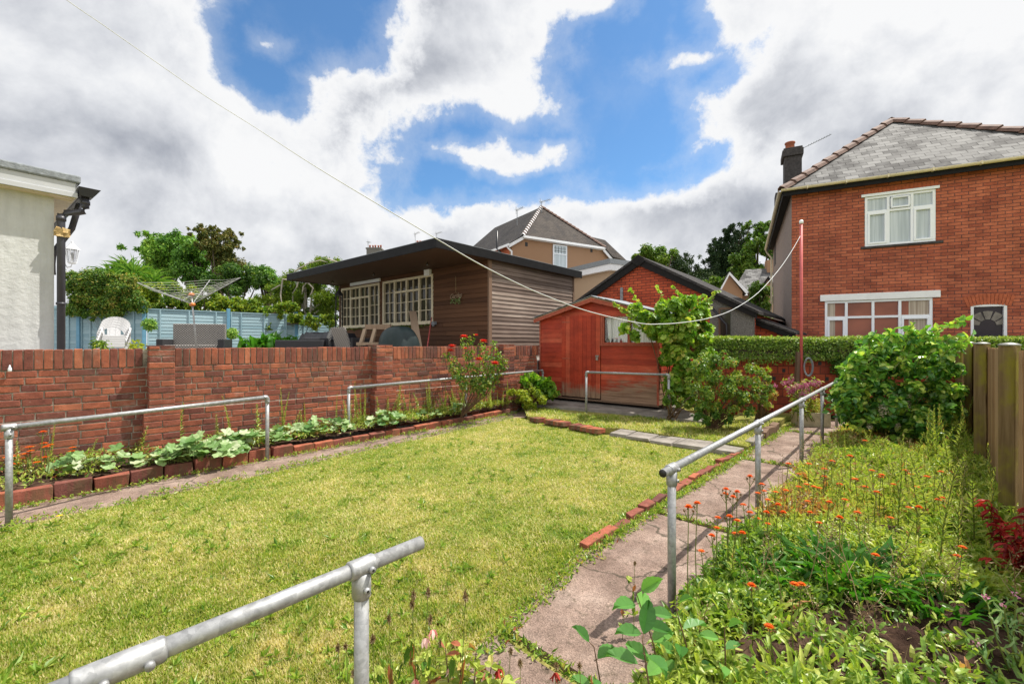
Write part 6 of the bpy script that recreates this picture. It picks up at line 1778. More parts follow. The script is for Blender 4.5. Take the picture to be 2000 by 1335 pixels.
tree('conifer', 'small dark conifer with layered tips left of the weeping tree', [(513, 528, 12), (522, 545, 20), (535, 548, 14), (505, 552, 16), (550, 555, 12)], 22, 1.0, 5500, .13, M['tree_mid'], 520, .8, (.35, .2), gT, wr=.5)
tree('weeping_tree', 'bright weeping tree with pale bare branches beside the summerhouse', [(600, 530, 24), (640, 522, 22), (560, 575, 26), (600, 570, 34), (640, 570, 30), (520, 585, 24), (650, 590, 26), (575, 600, 26), (620, 600, 30), (540, 604, 18), (665, 560, 18), (600, 528, 12), (555, 618, 20), (600, 618, 22), (640, 615, 20), (575, 560, 22), (510, 605, 16), (625, 545, 20)], 20.5, 1.6, 22000, .15, M['willow'], 610, .8, (.5, .22), gT, wr=.28, up=-.4, bark='bark_pale')
paths = []
for pts in ([(552, 545), (548, 575), (551, 600)], [(552, 545), (580, 548), (610, 545)], [(583, 546), (580, 560), (572, 572), (572, 600)], [(600, 550), (612, 563), (606, 576)], [(600, 550), (592, 560), (590, 574)], [(548, 556), (530, 566)], [(640, 505), (660, 512), (672, 520)], [(575, 530), (600, 515), (625, 508), (640, 512)]):
    paths.append(([W(x, y, 19.4) for x, y in pts], [.035 - .008 * i for i in range(len(pts))]))
o = stems_mesh('bare_branches', paths, M['bark_pale']); o.parent = None
wt = [x for x in bpy.data.objects if x.name.startswith('weeping_tree')][0]
o.parent = wt; o.location = -wt.location
tree('hanging_shrub', 'big glossy shrub spilling over the blue fence left of the airer', [(150, 560, 26), (175, 545, 26), (200, 552, 30), (235, 560, 30), (160, 590, 26), (195, 590, 28), (230, 592, 26), (260, 580, 20), (265, 600, 14), (140, 605, 14), (170, 615, 12), (200, 612, 12), (140, 540, 16), (215, 540, 16), (180, 570, 30), (220, 580, 30), (250, 565, 22), (150, 575, 24)], 14.95, .35, 26000, .085, M['shrub'], 200, .8, (.58, .25), gT, cat='shrub', wr=.55, trunk_r=.007)
tree('hedge_shrub', 'yellow green mixed shrubs along the top of the blue fence', [(300, 572, 20), (330, 570, 20), (370, 580, 18), (345, 590, 22), (400, 590, 22), (310, 600, 18), (430, 595, 20), (455, 590, 16), (470, 600, 16), (380, 602, 20), (290, 590, 18), (420, 572, 12), (500, 600, 16), (300, 615, 18), (340, 615, 18), (380, 618, 18), (420, 618, 18), (460, 618, 16), (500, 618, 16), (540, 618, 16), (575, 622, 16), (610, 625, 16), (640, 625, 14), (560, 600, 14), (275, 605, 16)], 18.3, 1.0, 24000, .12, M['lime'], 370, .8, (.4, .25), gT, cat='shrub')
tree('dark_leaf_shrub', 'dark large leaved shrub above the fence right of the airer', [(470, 595, 16), (490, 603, 14), (452, 600, 10), (505, 608, 10)], 18.8, .5, 900, .26, M['tree_mid'], 480, .8, (.3, .2), gT, cat='shrub', wr=.7)
# cordyline palm: strap leaves radiating from several heads
o = root('palm', 'spiky palm crown rising above the green shrub', 'palm', (W(255, 669, 19.5).x, 19.5, TZ), 0, gT)
heads = [(215, 545), (245, 535), (262, 540), (285, 550), (235, 555), (300, 560), (268, 560)]
pr = []
for (px, py) in heads:
    c = W(px, py, 19.5 + R.uniform(-.6, .6)); n = 110; d = rdir(n, .35); 
    pr.append(leaf_arrays(np.tile(np.array(c), (n, 1)) + d * .05, d, np.tile([0, 0, 1.0], (n, 1)) + rng.normal(0, .2, (n, 3)), rng.uniform(.65, 1.0, n), .055, np.clip(rng.normal(.6, .25, n), 0, 1), 'strap'))
V, Fc, vv = merge(pr); V = V - np.array(o.location); fast_mesh('fronds', V, Fc, 3, vv, M['tree_mid'], o)
stems_mesh('trunk', [([Vector((W(255, 669, 19.5).x, 19.5, TZ)), W(px, py + 4, 19.5)], [.14, .08]) for px, py in heads], M['bark'], o)
# plants on the terrace in front of the fence
q = W(535, 672, 14.8); o = root('leafy_plant', 'lush plant with long upright green leaves against the blue fence', 'plant', (q.x, q.y, TZ), 0)
n = 190; d = rdir(n, 1.1); P = np.tile([q.x, q.y, 1.22], (n, 1)) + rng.normal(0, [.5, .2, .02], (n, 3)); leaves('leaves', P, d, np.tile([0, 0, 1.0], (n, 1)), rng.uniform(.45, .75, n), .17, np.clip(rng.normal(.6, .2, n), 0, 1), M['dock'], o, 'strap')
b = MB().box(-.55, .55, -.22, .22, 0, .3); b.build('trough', M['rattan_dark'], o, bevel=.02)
for (px, py, l) in ((192, 668, 'small green plant left of the white chairs'), (262, 672, 'yellow green plant right of the white chairs')):
    q = W(px, py, 8.6); o = blob_leaves('patio_plant', [(q.x, q.y, q.z - .05, .12), (q.x + .06, q.y, q.z - .1, .14), (q.x, q.y, 1.2, .15)], 260, .09, M['lime'], (.75 if px > 200 else .4, .2), wr=.4); tag(o, l, 'plant')

# trees behind the houses
gR = 'tall trees behind the garage'
tree('round_tree', 'pale green rounded tree immediately behind the garage apex', [(1275, 495, 22), (1255, 498, 12), (1292, 500, 18), (1280, 515, 22)], 36, 2.5, 8500, .24, M['tree_light'], 1280, 0, (.55, .22), gR, trunk_r=.3)
tree('dark_pine', 'broad dark green pine right of the garage apex', [(1310, 520, 26), (1335, 525, 26), (1320, 545, 26), (1360, 545, 26), (1372, 560, 26), (1340, 560, 26), (1395, 575, 24), (1325, 505, 12), (1350, 508, 8)], 38, 2.5, 16000, .22, M['tree_dark'], 1340, 0, (.6, .25), gR, trunk_r=.3, wr=.4, sub=11)
tree('dark_conifer', 'tall black green conifer with ragged tip', [(1420, 452, 9), (1425, 468, 14), (1410, 485, 18), (1432, 490, 20), (1400, 505, 18), (1425, 515, 26), (1390, 530, 20), (1415, 540, 26), (1450, 455, 8), (1455, 472, 12), (1388, 505, 8), (1402, 472, 7)], 42, 2.5, 18000, .26, M['tree_dark'], 1420, 0, (.35, .25), gR, trunk_r=.35, wr=.35, sub=11)
tree('bright_tree', 'tall bright green tree next to the brick house', [(1495, 440, 12), (1475, 455, 15), (1500, 465, 18), (1470, 485, 22), (1495, 495, 22), (1455, 505, 20), (1475, 520, 26), (1440, 535, 18), (1500, 530, 24), (1465, 545, 22), (1425, 555, 14), (1460, 440, 6), (1515, 440, 10)], 33, 2.2, 20000, .19, M['tree_light'], 1480, 0, (.42, .25), gR, trunk_r=.3)
tree('low_green_tree', 'lower light green tree in front of the dark conifer', [(1400, 552, 14), (1420, 560, 16), (1410, 575, 16), (1395, 570, 12)], 30, 1.2, 5000, .17, M['tree_light'], 1410, 0, (.5, .22), gR)
tree('garden_bush', 'rounded bright bush between lean-to and brick house', [(1480, 575, 18), (1465, 590, 16), (1495, 590, 16), (1480, 610, 20), (1470, 630, 16), (1497, 625, 16), (1478, 560, 8), (1500, 570, 8)], 19, .7, 9000, .10, M['tree_light'], 1482, .2, (.5, .25), None, cat='bush')

# ================================================================ GARDEN SHRUBS AND CLIMBERS
def bush(name, label, cat, cen, nleaf, size, mat_, base, var=(.5, .22), tpl='diamond', wr=.6, up=.3, stem_n=14, stem_r=.012, stem_mat='stem_brown', group=None, shell=.6):
    o = root(name, label, cat, base, 0, group)
    blob_leaves('leaves', cen, nleaf, size, mat_, var, up, tpl, wr, parent=o, shell=shell)
    b0 = Vector(base); paths = []
    for c in (R.sample(cen, min(stem_n, len(cen))) if cen else []):
        e = Vector(c[:3]); m_ = b0.lerp(e, .5) + Vector((R.uniform(-.05, .05), R.uniform(-.05, .05), .06))
        paths.append(([b0 + Vector((R.uniform(-.08, .08), R.uniform(-.08, .08), 0)), m_, e], [stem_r, stem_r * .7, stem_r * .35]))
    stems_mesh('stems', paths, M[stem_mat], o, 5)
    return o
def cl(lst, Y, s=1.0, jy=.2):       # (px, py, rpx) -> clumps
    out = []
    for (px, py, r_) in lst:
        for _ in range(6):
            y = Y + R.uniform(-jy, jy); c = W(px + R.uniform(-.5, .5) * r_, py + R.uniform(-.5, .5) * r_, y); out.append((c.x, c.y, c.z, r_ * y / F * R.uniform(.24, .52) * s))
    return out
# grape vine sprawling over the shed's right end
vc = cl([(1240, 605, 12), (1262, 618, 14), (1290, 600, 14), (1300, 620, 20), (1325, 600, 18), (1345, 590, 14), (1370, 605, 16), (1350, 625, 22), (1320, 645, 24), (1375, 635, 18), (1290, 650, 18), (1345, 660, 22), (1378, 660, 12), (1320, 690, 24), (1350, 700, 24),
         (1305, 700, 16), (1335, 730, 26), (1318, 750, 22), (1365, 725, 20), (1345, 760, 18), (1265, 640, 10), (1310, 775, 12), (1385, 690, 16), (1220, 640, 8), (1240, 655, 8)], 8.45, 1.35, jy=.34)
vo_ = bush('grape_vine', 'lime green grape vine sprawling over the right end of the red shed', 'vine', vc, 11500, .10, M['vine'], (3.15, 8.95, .15), (.52, .24), 'lobed', .95, .45, 8, .012, shell=.85)
# trailing shoots with small leaves
pr, paths = [], []
for pts in ([(1262, 622), (1250, 598), (1236, 574), (1226, 565)], [(1255, 640), (1232, 612), (1205, 596), (1198, 592)], [(1300, 600), (1292, 578), (1283, 560)], [(1330, 590), (1325, 572), (1314, 558)], [(1380, 590), (1395, 575), (1405, 566)], [(1262, 625), (1240, 622), (1226, 612), (1208, 600)], [(1270, 640), (1240, 640), (1232, 622)], [(1360, 590), (1372, 576), (1390, 590)]):
    p = [W(x, y, 8.3) for x, y in pts]; paths.append((p, [.006] * len(p)))
    for a, c in zip(p, p[1:]):
        for t_ in (.1, .35, .6, .85):
            q = a.lerp(c, t_); pr.append(tuple(q))
n = len(pr) * 2; P = np.repeat(np.array(pr), 2, 0)
V, Fc, vv = leaf_arrays(P, rdir(n, .2), rdir(n, TZ), rng.uniform(.05, .09, n), .07, np.clip(rng.normal(.75, .2, n), 0, 1), 'lobed')
o2 = fast_mesh('shoot_leaves', V - np.array(vo_.location), Fc, 3, vv, M['vine'], vo_)
stems_mesh('shoots', paths, M['stem'], vo_)
# leggy rose bush in the middle
rc = cl([(1375, 700, 14), (1400, 705, 16), (1425, 712, 16), (1365, 725, 18), (1395, 735, 22), (1430, 738, 20), (1455, 745, 14), (1360, 755, 16), (1385, 765, 20), (1420, 768, 22), (1450, 775, 18), (1475, 770, 12), (1370, 790, 16), (1400, 795, 18), (1435, 800, 18), (1355, 705, 10), (1465, 800, 12), (1500, 740, 8), (1485, 725, 8), (1345, 740, 8), (1410, 690, 10), (1480, 750, 14), (1490, 780, 12), (1500, 760, 10), (1465, 720, 12)], 7.1, 1.35, jy=.32)
ro_ = bush('rose_bush', 'straggly yellow green rose bush with dead heads in the middle of the garden', 'bush', rc, 13500, .046, M['rosebush'], (3.25, 7.15, .05), (.46, .20), 'diamond', .6, .3, 40, .009, shell=1.0)
n = 26; k = rng.choice(len(rc), n); P = np.array(rc)[k, :3] + rdir(n) * .1
for p in P:
    V, Fc, vv = leaf_arrays(np.tile(p, (8, 1)), rdir(8, .3), rdir(8), .03, .024, rng.random(8) * .3, 'oval'); fast_mesh('dead_head', V - np.array(ro_.location), Fc, 3, vv, M['red_leaf'], ro_)
# dark rusty clump at its foot
dc = cl([(1365, 812, 12), (1380, 820, 12), (1395, 812, 10), (1425, 818, 10)], 6.9, jy=.1)
o = blob_leaves('bronze_clump', dc, 700, .05, M['rosebush'], (.1, .06), wr=.5); tag(o, 'dark bronze leafed clump at the foot of the rose bush', 'plant', kind='stuff')
# yellow green shrubs left of the shed
o = bush('golden_shrub', 'golden green shrub in the corner left of the red shed', 'shrub', cl([(1045, 765, 16), (1020, 772, 16), (1060, 778, 14), (1030, 785, 14), (1000, 768, 10), (1040, 790, 10)], 9.2, jy=.2), 3000, .055, M['lime'], (.35, 9.3, .05), (.65, .2))
o = bush('broadleaf_shrub', 'bright broad leaved shrub against the shed door side', 'shrub', cl([(1045, 742, 12), (1065, 750, 14), (1025, 745, 10), (1075, 765, 10), (1055, 760, 12)], 9.6, jy=.15), 600, .15, M['vine'], (.55, 9.7, .1), (.35, .2), 'oval', .7)
# bramble thicket on the right
bc = cl([(1690, 690, 16), (1720, 685, 18), (1750, 680, 20), (1790, 675, 18), (1820, 680, 18), (1850, 690, 16), (1680, 720, 18), (1715, 720, 22), (1755, 715, 24), (1800, 715, 24), (1840, 725, 24), (1865, 720, 14), (1660, 745, 18), (1695, 755, 22), (1735, 755, 24), (1780, 755, 26), (1825, 760, 26), (1860, 765, 20),
         (1640, 765, 14), (1670, 785, 20), (1710, 790, 22), (1750, 795, 24), (1795, 800, 26), (1835, 805, 24), (1865, 800, 16), (1690, 815, 18), (1730, 825, 20), (1770, 835, 22), (1810, 840, 24), (1845, 845, 20), (1700, 660, 10), (1745, 655, 10), (1780, 650, 10), (1812, 655, 8), (1640, 790, 12), (1655, 815, 10)], 6.15, 1.2, jy=.38)
br = bush('bramble', 'big dark glossy bramble thicket leaning on the timber fence', 'bramble', bc, 9500, .085, M['bramble'], (5.35, 6.3, 0), (.62, .27), 'serrate', .66, .9, 44, .012, 'stem')
o = blob_leaves('leaf_mass', [(c[0], c[1] + .15, c[2] - .05, c[3] * .9) for c in bc], 1800, .10, M['bramble'], (.35, .2), .6, 'diamond', .7, parent=br)
paths, pr, dr_ = [], [], []
for pts in ([(1745, 720), (1790, 672), (1830, 645), (1865, 632), (1888, 624)], [(1760, 690), (1775, 655), (1782, 635)], [(1690, 730), (1660, 720), (1640, 718)], [(1810, 700), (1830, 670), (1870, 655)], [(1720, 700), (1690, 690), (1665, 700)], [(1790, 690), (1800, 655), (1760, 640)], [(1840, 690), (1880, 670), (1900, 652)], [(1720, 740), (1675, 740), (1650, 728)], [(1700, 760), (1660, 765), (1635, 752)], [(1730, 690), (1715, 665), (1700, 655)], [(1820, 690), (1812, 660), (1808, 640)], [(1690, 790), (1655, 800), (1630, 790)], [(1710, 720), (1680, 705), (1672, 690)], [(1740, 800), (1700, 815), (1672, 840)], [(1850, 700), (1868, 680), (1890, 676)], [(1770, 700), (1755, 665), (1735, 650)], [(1790, 830), (1760, 850), (1735, 868)]):
    p = [W(x, y, 5.85) for x, y in pts]; paths.append((p, [.009 - .0015 * i for i in range(len(p))]))
    for a, c in zip(p, p[1:]):
        for t_ in np.arange(.08, 1, .21): pr.append(tuple(a.lerp(c, t_))); 
n = len(pr) * 2; P = np.repeat(np.array(pr), 2, 0)
V, Fc, vv = leaf_arrays(P, rdir(n, .1), rdir(n, 1.0), rng.uniform(.07, .12, n), .06, np.clip(rng.normal(.8, .18, n), 0, 1), 'serrate')
fast_mesh('shoot_leaves', V - np.array(br.location), Fc, 3, vv, M['bramble'], br); stems_mesh('shoots', paths, M['stem'], br)
fl = cl([(1745, 778, 14), (1765, 790, 14), (1720, 800, 14), (1740, 812, 14), (1775, 770, 8), (1700, 830, 10), (1755, 830, 8)], 5.85, jy=.1)
o = blob_leaves('faded_blossom', fl, 900, .022, M['whitefl'], (.5, .3), parent=br)
# pink valerian in front of the wall
vp = W(1568, 790, 7.9)
o = root('valerian', 'pink flowered valerian clump in front of the red block wall', 'flower', (vp.x, vp.y, .05), 0)
paths, heads_, lp_a = [], [], []
for i in range(34):
    px, py = R.gauss(1566, 22), R.uniform(738, 772) + abs(R.gauss(0, 4)); y = 7.9 + R.uniform(-.2, .2); tp_ = W(px, py, y); bs = Vector((vp.x + R.uniform(-.2, .2), y, .1))
    paths.append(([bs, bs.lerp(tp_, .6) + Vector((0, 0, .03)), tp_], [.006, .005, .004])); heads_.append((tp_.x, tp_.y, tp_.z, .032))
    for t_ in (.2, .35, .5, .65, TZ): lp_a.append(tuple(bs.lerp(tp_, t_)))
stems_mesh('stems', paths, M['stem'], o); blob_leaves('flower_heads', [(h[0], h[1], h[2], .045) for h in heads_], 4200, .019, M['pink'], (.55, .25), parent=o, shell=.4)
n = len(lp_a) * 4; P = np.repeat(np.array(lp_a), 4, 0); leaves('leaves', P, rdir(n, .1), rdir(n, TZ), .075, .03, np.clip(rng.normal(.55, .2, n), 0, 1), M['weed'], o)
o = bush('dull_pink_plant', 'pinkish faded plant between rose bush and valerian', 'plant', cl([(1490, 760, 14), (1510, 770, 12), (1480, 778, 10), (1500, 790, 12)], 7.8), 900, .045, M['weed'], (4.5, 7.8, .05), (.8, .2))
blob_leaves('flower_heads', [c for c in cl([(1478, 752, 8), (1500, 758, 8), (1515, 752, 5)], 7.7)], 500, .018, M['pink'], (.4, .2), parent=o)
o = bush('buddleia', 'feathery pale shoot standing between rose bush and block wall', 'plant', cl([(1480, 720, 8), (1492, 730, 8), (1478, 742, 8), (1500, 722, 5)], 8.0), 700, .06, M['lime'], (4.55, 8.0, .05), (.8, .2), wr=.3)
# stone trough with reddish plant
q = G(1583, 831); o = root('stone_trough', 'pale rectangular stone trough at the far end of the path', 'trough', (q.x, q.y, 0), math.radians(-8))
b = MB(); L_, D_, H_, t_ = .27, .13, .25, .025
b.box(-L_, L_, -D_, -D_ + t_, 0, H_); b.box(-L_, L_, D_ - t_, D_, 0, H_); b.box(-L_, -L_ + t_, -D_ + t_, D_ - t_, 0, H_); b.box(L_ - t_, L_, -D_ + t_, D_ - t_, 0, H_); b.box(-L_ + t_, L_ - t_, -D_ + t_, D_ - t_, 0, .18)
b.build('trough', M['tan_stone'], o, bevel=.006)
tc = (q.x, q.y)
o = blob_leaves('trough_plant', [(tc[0], tc[1], .32, .14), (tc[0] + .1, tc[1], .36, .12), (tc[0] - .1, tc[1], .3, .1), (tc[0] + .05, tc[1], .45, .1)], 700, .06, M['weed'], (.85, .15), wr=.3); tag(o, 'reddish plant growing in the stone trough', 'plant')

# ================================================================ RED ROSE on the left wall
rb = Vector((G(938, 800).x - .25, 8.15, .1))
rz_ = root('climbing_rose', 'tall rose with coral red blooms in front of the brick wall', 'rose', rb, 0)
paths = []; lc = []
tips_ = [(870, 690), (885, 700), (905, 665), (920, 655), (940, 668), (950, 690), (975, 690), (985, 715), (900, 720), (930, 720), (960, 725), (915, 690), (985, 700), (945, 740), (880, 715), (965, 668)]
for (px, py) in tips_:
    y = 8.15 + R.uniform(-.2, .2); e = W(px, py, y); m_ = W(930 + (px - 930) * .35, 770, y) 
    paths.append(([rb, m_, e], [.011, .008, .004]))
    for t_ in (.25, .5, .72, .9): q = m_.lerp(e, t_); lc.append((q.x, q.y, q.z, .10))
    lc.append((e.x, e.y, e.z, .07))
lc += cl([(940, 745, 14), (925, 760, 10), (950, 770, 10)], 8.1, jy=.1)
stems_mesh('stems', paths, M['stem_brown'], rz_); blob_leaves('leaves', lc, 2300, .05, M['rosebush'], (.42, .22), .4, 'oval', .6, parent=rz_, shell=.9)
for (px, py) in ((906, 659), (944, 668), (880, 686), (883, 678), (935, 703), (967, 711), (909, 681), (930, 655)):
    c = W(px, py, 7.95); small = px in (909, 930); pa = []
    for ring, (nn, tilt, L_) in enumerate(((6, .15, .05), (7, .7, .056), (5, 1.6, .045))):
        for i in range(nn):
            a = 6.283 * i / nn + ring; d_ = np.array([[math.cos(a), math.sin(a), tilt]]); nrm_ = np.array([[-math.cos(a) * tilt, -math.sin(a) * tilt, 1.0]])
            pa.append(leaf_arrays([[0, 0, 0]], d_, nrm_, L_ * (.8 if small else 1.6), L_ * (.8 if small else 1.6), R.random(), 'oval'))
    V, Fc, vv = merge(pa); V = V + (np.array(c) - np.array(rb)); fast_mesh('bloom', V, Fc, 3, vv, M['rose_red'], rz_)

# ================================================================ LEFT BED PLANTS
def ground_z_left(x, y): return float(left_soil_z(np.array(x), np.array(y)))
def mallow(px, py, rad, n, label, size=.10):
    k_ = (px - CX) / F; s_ = (k_ * WO.y - WO.x) / (LW.x - k_ * LW.y)      # station on the wall for this sight line
    dep = {270: .78, 215: .74, 75: .66, 330: .55, 455: .55, 710: .5}.get(px, .42)
    s_ += dep * (.65 if px < 400 else .35)
    c = WO + LW * s_ + Vector((LW.y, -LW.x, 0)) * dep; z0 = ground_z_left(c.x, c.y)
    o = root('mallow_plant', label, 'plant', (c.x, c.y, z0), 0, 'low plants with rounded lobed leaves in the left bed')
    P, D, paths = [], [], []; n = int(n * .72)
    for i in range(n):
        a = R.uniform(0, 6.283); r_ = rad * math.sqrt(R.random()); x, y = c.x + r_ * LW.x * math.cos(a) * 1.05 - .5 * r_ * LW.y * math.sin(a), c.y + r_ * LW.y * math.cos(a) * 1.05 + .5 * r_ * LW.x * math.sin(a)
        z = z0 + .04 + .15 * (1 - (r_ / rad) ** 2) * R.uniform(.3, 1.3) + R.uniform(0, .05); d_ = Vector((x - c.x, y - c.y, 0)); d_ = d_.normalized() if d_.length > .01 else Vector((1, 0, 0))
        P.append((x, y, z)); D.append((d_.x + R.gauss(0, .3), d_.y + R.gauss(0, .3), R.uniform(-.35, .15)))
        paths.append(([(c.x + d_.x * r_ * .4, c.y + d_.y * r_ * .4, z0), ((c.x + d_.x * r_ * .4) * .4 + x * .6, (c.y + d_.y * r_ * .4) * .4 + y * .6, z), (x, y, z)], [.004, .003, .003]))
    N = np.tile([.15, -.35, 1.0], (n, 1)) + rng.normal(0, .38, (n, 3))
    leaves('leaves', P, D, N, rng.uniform(.7, 1.5, n) * size, rng.uniform(.9, 1.3, n) * size, np.clip(rng.normal(.6, .3, n), 0, 1), M['mallow'], o, 'lobed')
    stems_mesh('stalks', paths, M['stem'], o, 4)
for a in [(270, 925, .42, 95, 'largest sprawling lobed leaf plant spilling over the kerb bricks', .115), (215, 930, .26, 40, 'lobed leaf plant just right of the orange flowers', .10), (455, 860, .36, 80, 'pale lobed leaf plant left of the second rail post', .11),
          (590, 840, .36, 75, 'lobed leaf plant between the two left handrails', .10), (710, 830, .30, 60, 'lobed leaf plant at the foot of the second handrail', .10), (330, 905, .28, 45, 'lobed leaf plant below the first brick pier', .11),
          (800, 810, .20, 26, 'small lobed leaf plant half way along the second handrail', .085), (75, 945, .30, 45, 'lobed leaf plant in the orange flowers', .10), (520, 835, .22, 34, 'lobed leaf plant behind the second rail post', .10), (860, 800, .18, 22, 'small far lobed leaf plant by the kerb', .08)]:
    mallow(*a)
# tall leafy weeds against the wall and in the right bed: prototypes then copies
def weed_proto(h, n, leaf, mat_, label, w_=.28, lean=.08, name='tall_weed'):
    o = root(name, label, 'weed', (0, 0, 0), 0, 'tall narrow leaved weeds')
    t_ = np.linspace(.06, 1, n); a = np.arange(n) * 2.4; bend = lean * t_ ** 2
    P = np.stack([bend, 0 * t_, t_ * h], 1); D = np.stack([np.cos(a), np.sin(a), .55 + .5 * t_], 1); N = np.stack([-np.cos(a) * .5, -np.sin(a) * .5, 1 + 0 * a], 1)
    L = leaf * (1.1 - .75 * t_) * rng.uniform(.8, 1.2, n)
    V, Fc, vv = leaf_arrays(P, D, N, L, L * w_, np.clip(rng.normal(.5, .2, n) + .15 * t_, 0, 1), 'blade' if w_ < .25 else 'diamond')
    fast_mesh('leaves', V, Fc, 3, vv, mat_, o)
    b = MB(); b.tube([(0, 0, -.03), (lean * .25, 0, h * .5), (lean, 0, h)], [.005, .004, .002], 5, caps=False); b.build('stem', M['stem'], o, uv=False)
    return o
protos = [weed_proto(.55, 60, .085, M['weed'], 'w', .26), weed_proto(.42, 48, .075, M['weed'], 'w', .34, .1), weed_proto(.70, 90, .06, M['weed'], 'w', .24, .05)]
used = [False] * 3
def place_weed(k, x, y, z, s, rz, label, group):
    o = protos[k] if not used[k] else copy_tree(protos[k])
    used[k] = True
    o.location = (x, y, z); o.scale = (s, s, s); o.rotation_euler = (R.uniform(-.1, .1), R.uniform(-.1, .1), rz); o['label'] = label; o['group'] = group
for i in range(110):
    s_ = R.uniform(2.0, 10.4); out = R.uniform(.10, .55) * (1 - .04 * s_)
    dens = 1 if s_ > 6 else .45
    if R.random() > dens: continue
    q = WO + LW * s_ + Vector((LW.y, -LW.x, 0)) * out
    place_weed(R.randrange(3), q.x, q.y, ground_z_left(q.x, q.y) - .01, R.uniform(.5, 1.05) * (1.1 if 4 < s_ < 8.5 else .9), R.uniform(0, 6.28), 'tall narrow leaved weed growing against the brick wall', 'tall weeds growing against the brick wall')
# orange hawkweed: stem with a flat flower head
def flower_proto(h, label, cat='flower', name='orange_flower', pm='orange', buds=3, r_=.019):
    o = root(name, label, cat, (0, 0, 0), 0, 'x')
    b = MB(); b.tube([(0, 0, -.02), (.012, .006, h * .5), (0, 0, h)], [.0028, .0022, .0018], 5, caps=False)
    for k in range(buds): a = k * 2.1; b.tube([(0, 0, h - .04), (.022 * math.cos(a), .022 * math.sin(a), h - .012)], [.0015, .0015], 4, caps=False)
    b.build('stem', M['stem'], o, uv=False)
    pa = []
    n = 16
    for ring in range(2):
        a = np.arange(n) * 6.283 / n + ring * .2
        pa.append(leaf_arrays(np.tile([0, 0, h + .002 * ring], (n, 1)), np.stack([np.cos(a), np.sin(a), .15 + .35 * ring + 0 * a], 1), np.tile([0, 0, 1.], (n, 1)), r_ * (1 - .3 * ring), r_ * .36, rng.random(n), 'diamond'))
    V, Fc, vv = merge(pa); fast_mesh('flower_head', V, Fc, 3, vv, M[pm], o)
    V, Fc, vv = leaf_arrays(np.array([[.022 * math.cos(k * 2.1), .022 * math.sin(k * 2.1), h - .012] for k in range(buds) for _ in range(4)]), rdir(buds * 4, 1.2), rdir(buds * 4), .013, .008, np.full(buds * 4, .3), 'diamond')
    fast_mesh('buds', V, Fc, 3, vv, M['dry'], o)['kind'] = 'stuff'
    return o
fpro = [flower_proto(.34, 'f'), flower_proto(.26, 'f', buds=4), flower_proto(.42, 'f', buds=2)]
hs = [.34, .26, .42]; fused = [False] * 3
def place_flower(P_, label, group, k=None, ground=0.02, s=1.0):
    k = R.randrange(3) if k is None else k
    o = fpro[k] if not fused[k] else copy_tree(fpro[k]); fused[k] = True
    h = (P_.z - ground); o.location = (P_.x, P_.y, ground); o.scale = (s * 1.25, s * 1.25, h / hs[k]); o.rotation_euler = (0, 0, R.uniform(0, 6.28)); o['label'] = label; o['group'] = group
for (px, py) in [(1600, 952), (1362, 982), (1345, 990), (1418, 955), (1432, 970), (1440, 960), (1452, 985), (1480, 962), (1492, 958), (1500, 975), (1520, 985), (1535, 957), (1560, 950), (1575, 945), (1590, 950), (1703, 918), (1722, 927), (1768, 918), (1720, 931), (1778, 925), (1838, 921), (1712, 960), (1832, 975), (1842, 972), (1775, 990), (1795, 990), (1417, 964), (1465, 930), (1488, 945),
                 (1402, 1010), (1425, 1008), (1440, 1016), (1497, 1000), (1480, 1012), (1500, 1022), (1577, 978), (1582, 1000), (1640, 1010), (1370, 1075), (1400, 1030), (1436, 1041), (1468, 1142), (1552, 1140), (1566, 1140), (1502, 1222), (1870, 1085), (1880, 1068), (1710, 1083), (1660, 890), (1625, 900), (1540, 905), (1690, 860), (1655, 830), (1560, 925), (1610, 930), (1640, 945), (1670, 935), (1690, 950), (1745, 945), (1620, 980), (1650, 975), (1530, 1000), (1515, 960), (1600, 1020), (1465, 1000), (1450, 1040), (1390, 1045), (1675, 1000), (1740, 1010), (1790, 950), (1810, 930), (1610, 915), (1580, 905)]:
    base_y = max(py + R.uniform(55, 120) * (1.0 + (py - 900) / 500), 960)
    z_est = R.uniform(.24, .44); Y = (EYE - z_est) * F / (py - CY); P_ = W(px, py, Y)
    if P_.x < path_right(P_.y) + .05: 
        while P_.x < path_right(P_.y) + .05 and P_.y > 1.6: P_ = W(px, py, P_.y - .06)
    if P_.z < .1: continue
    place_flower(P_, 'orange flower on a thin stem in the bed right of the path', 'orange flowers in the right bed', s=min(1.5, max(.95, P_.y / 3.2)))
for (px, py) in [(15, 892), (25, 898), (32, 905), (45, 895), (52, 885), (60, 880), (72, 902), (84, 843), (86, 865), (90, 872), (98, 868), (30, 890), (88, 892), (115, 905), (140, 880), (142, 873), (136, 886), (60, 912), (20, 905), (58, 872)]:
    Y = 4.45 + R.uniform(-.12, .12); P_ = W(px, py, Y); place_flower(P_, 'orange flower in the left bed beside the first rail post', 'orange flowers in the left bed', ground=.14, s=1.9 if px < 60 else 1.5)
q = G(116, 1020); place_flower(Vector((q.x, q.y, .05)), 'single yellow dandelion in the lawn', 'orange flowers in the left bed'); 
dl = [o for o in bpy.data.objects if o.get('label') == 'single yellow dandelion in the lawn'][0]
dl['category'] = 'flower'; dl.name = 'dandelion'; del dl['group']; dl.scale = (1.3, 1.3, .12)
for c in dl.children:
    if c.name.startswith('flower_head'): c.data = c.data.copy(); c.data.materials[0] = M['yellow']

# ================================================================ RIGHT BED
def fence_x(y): return 0.944 * (y - 3.48) + 3.98
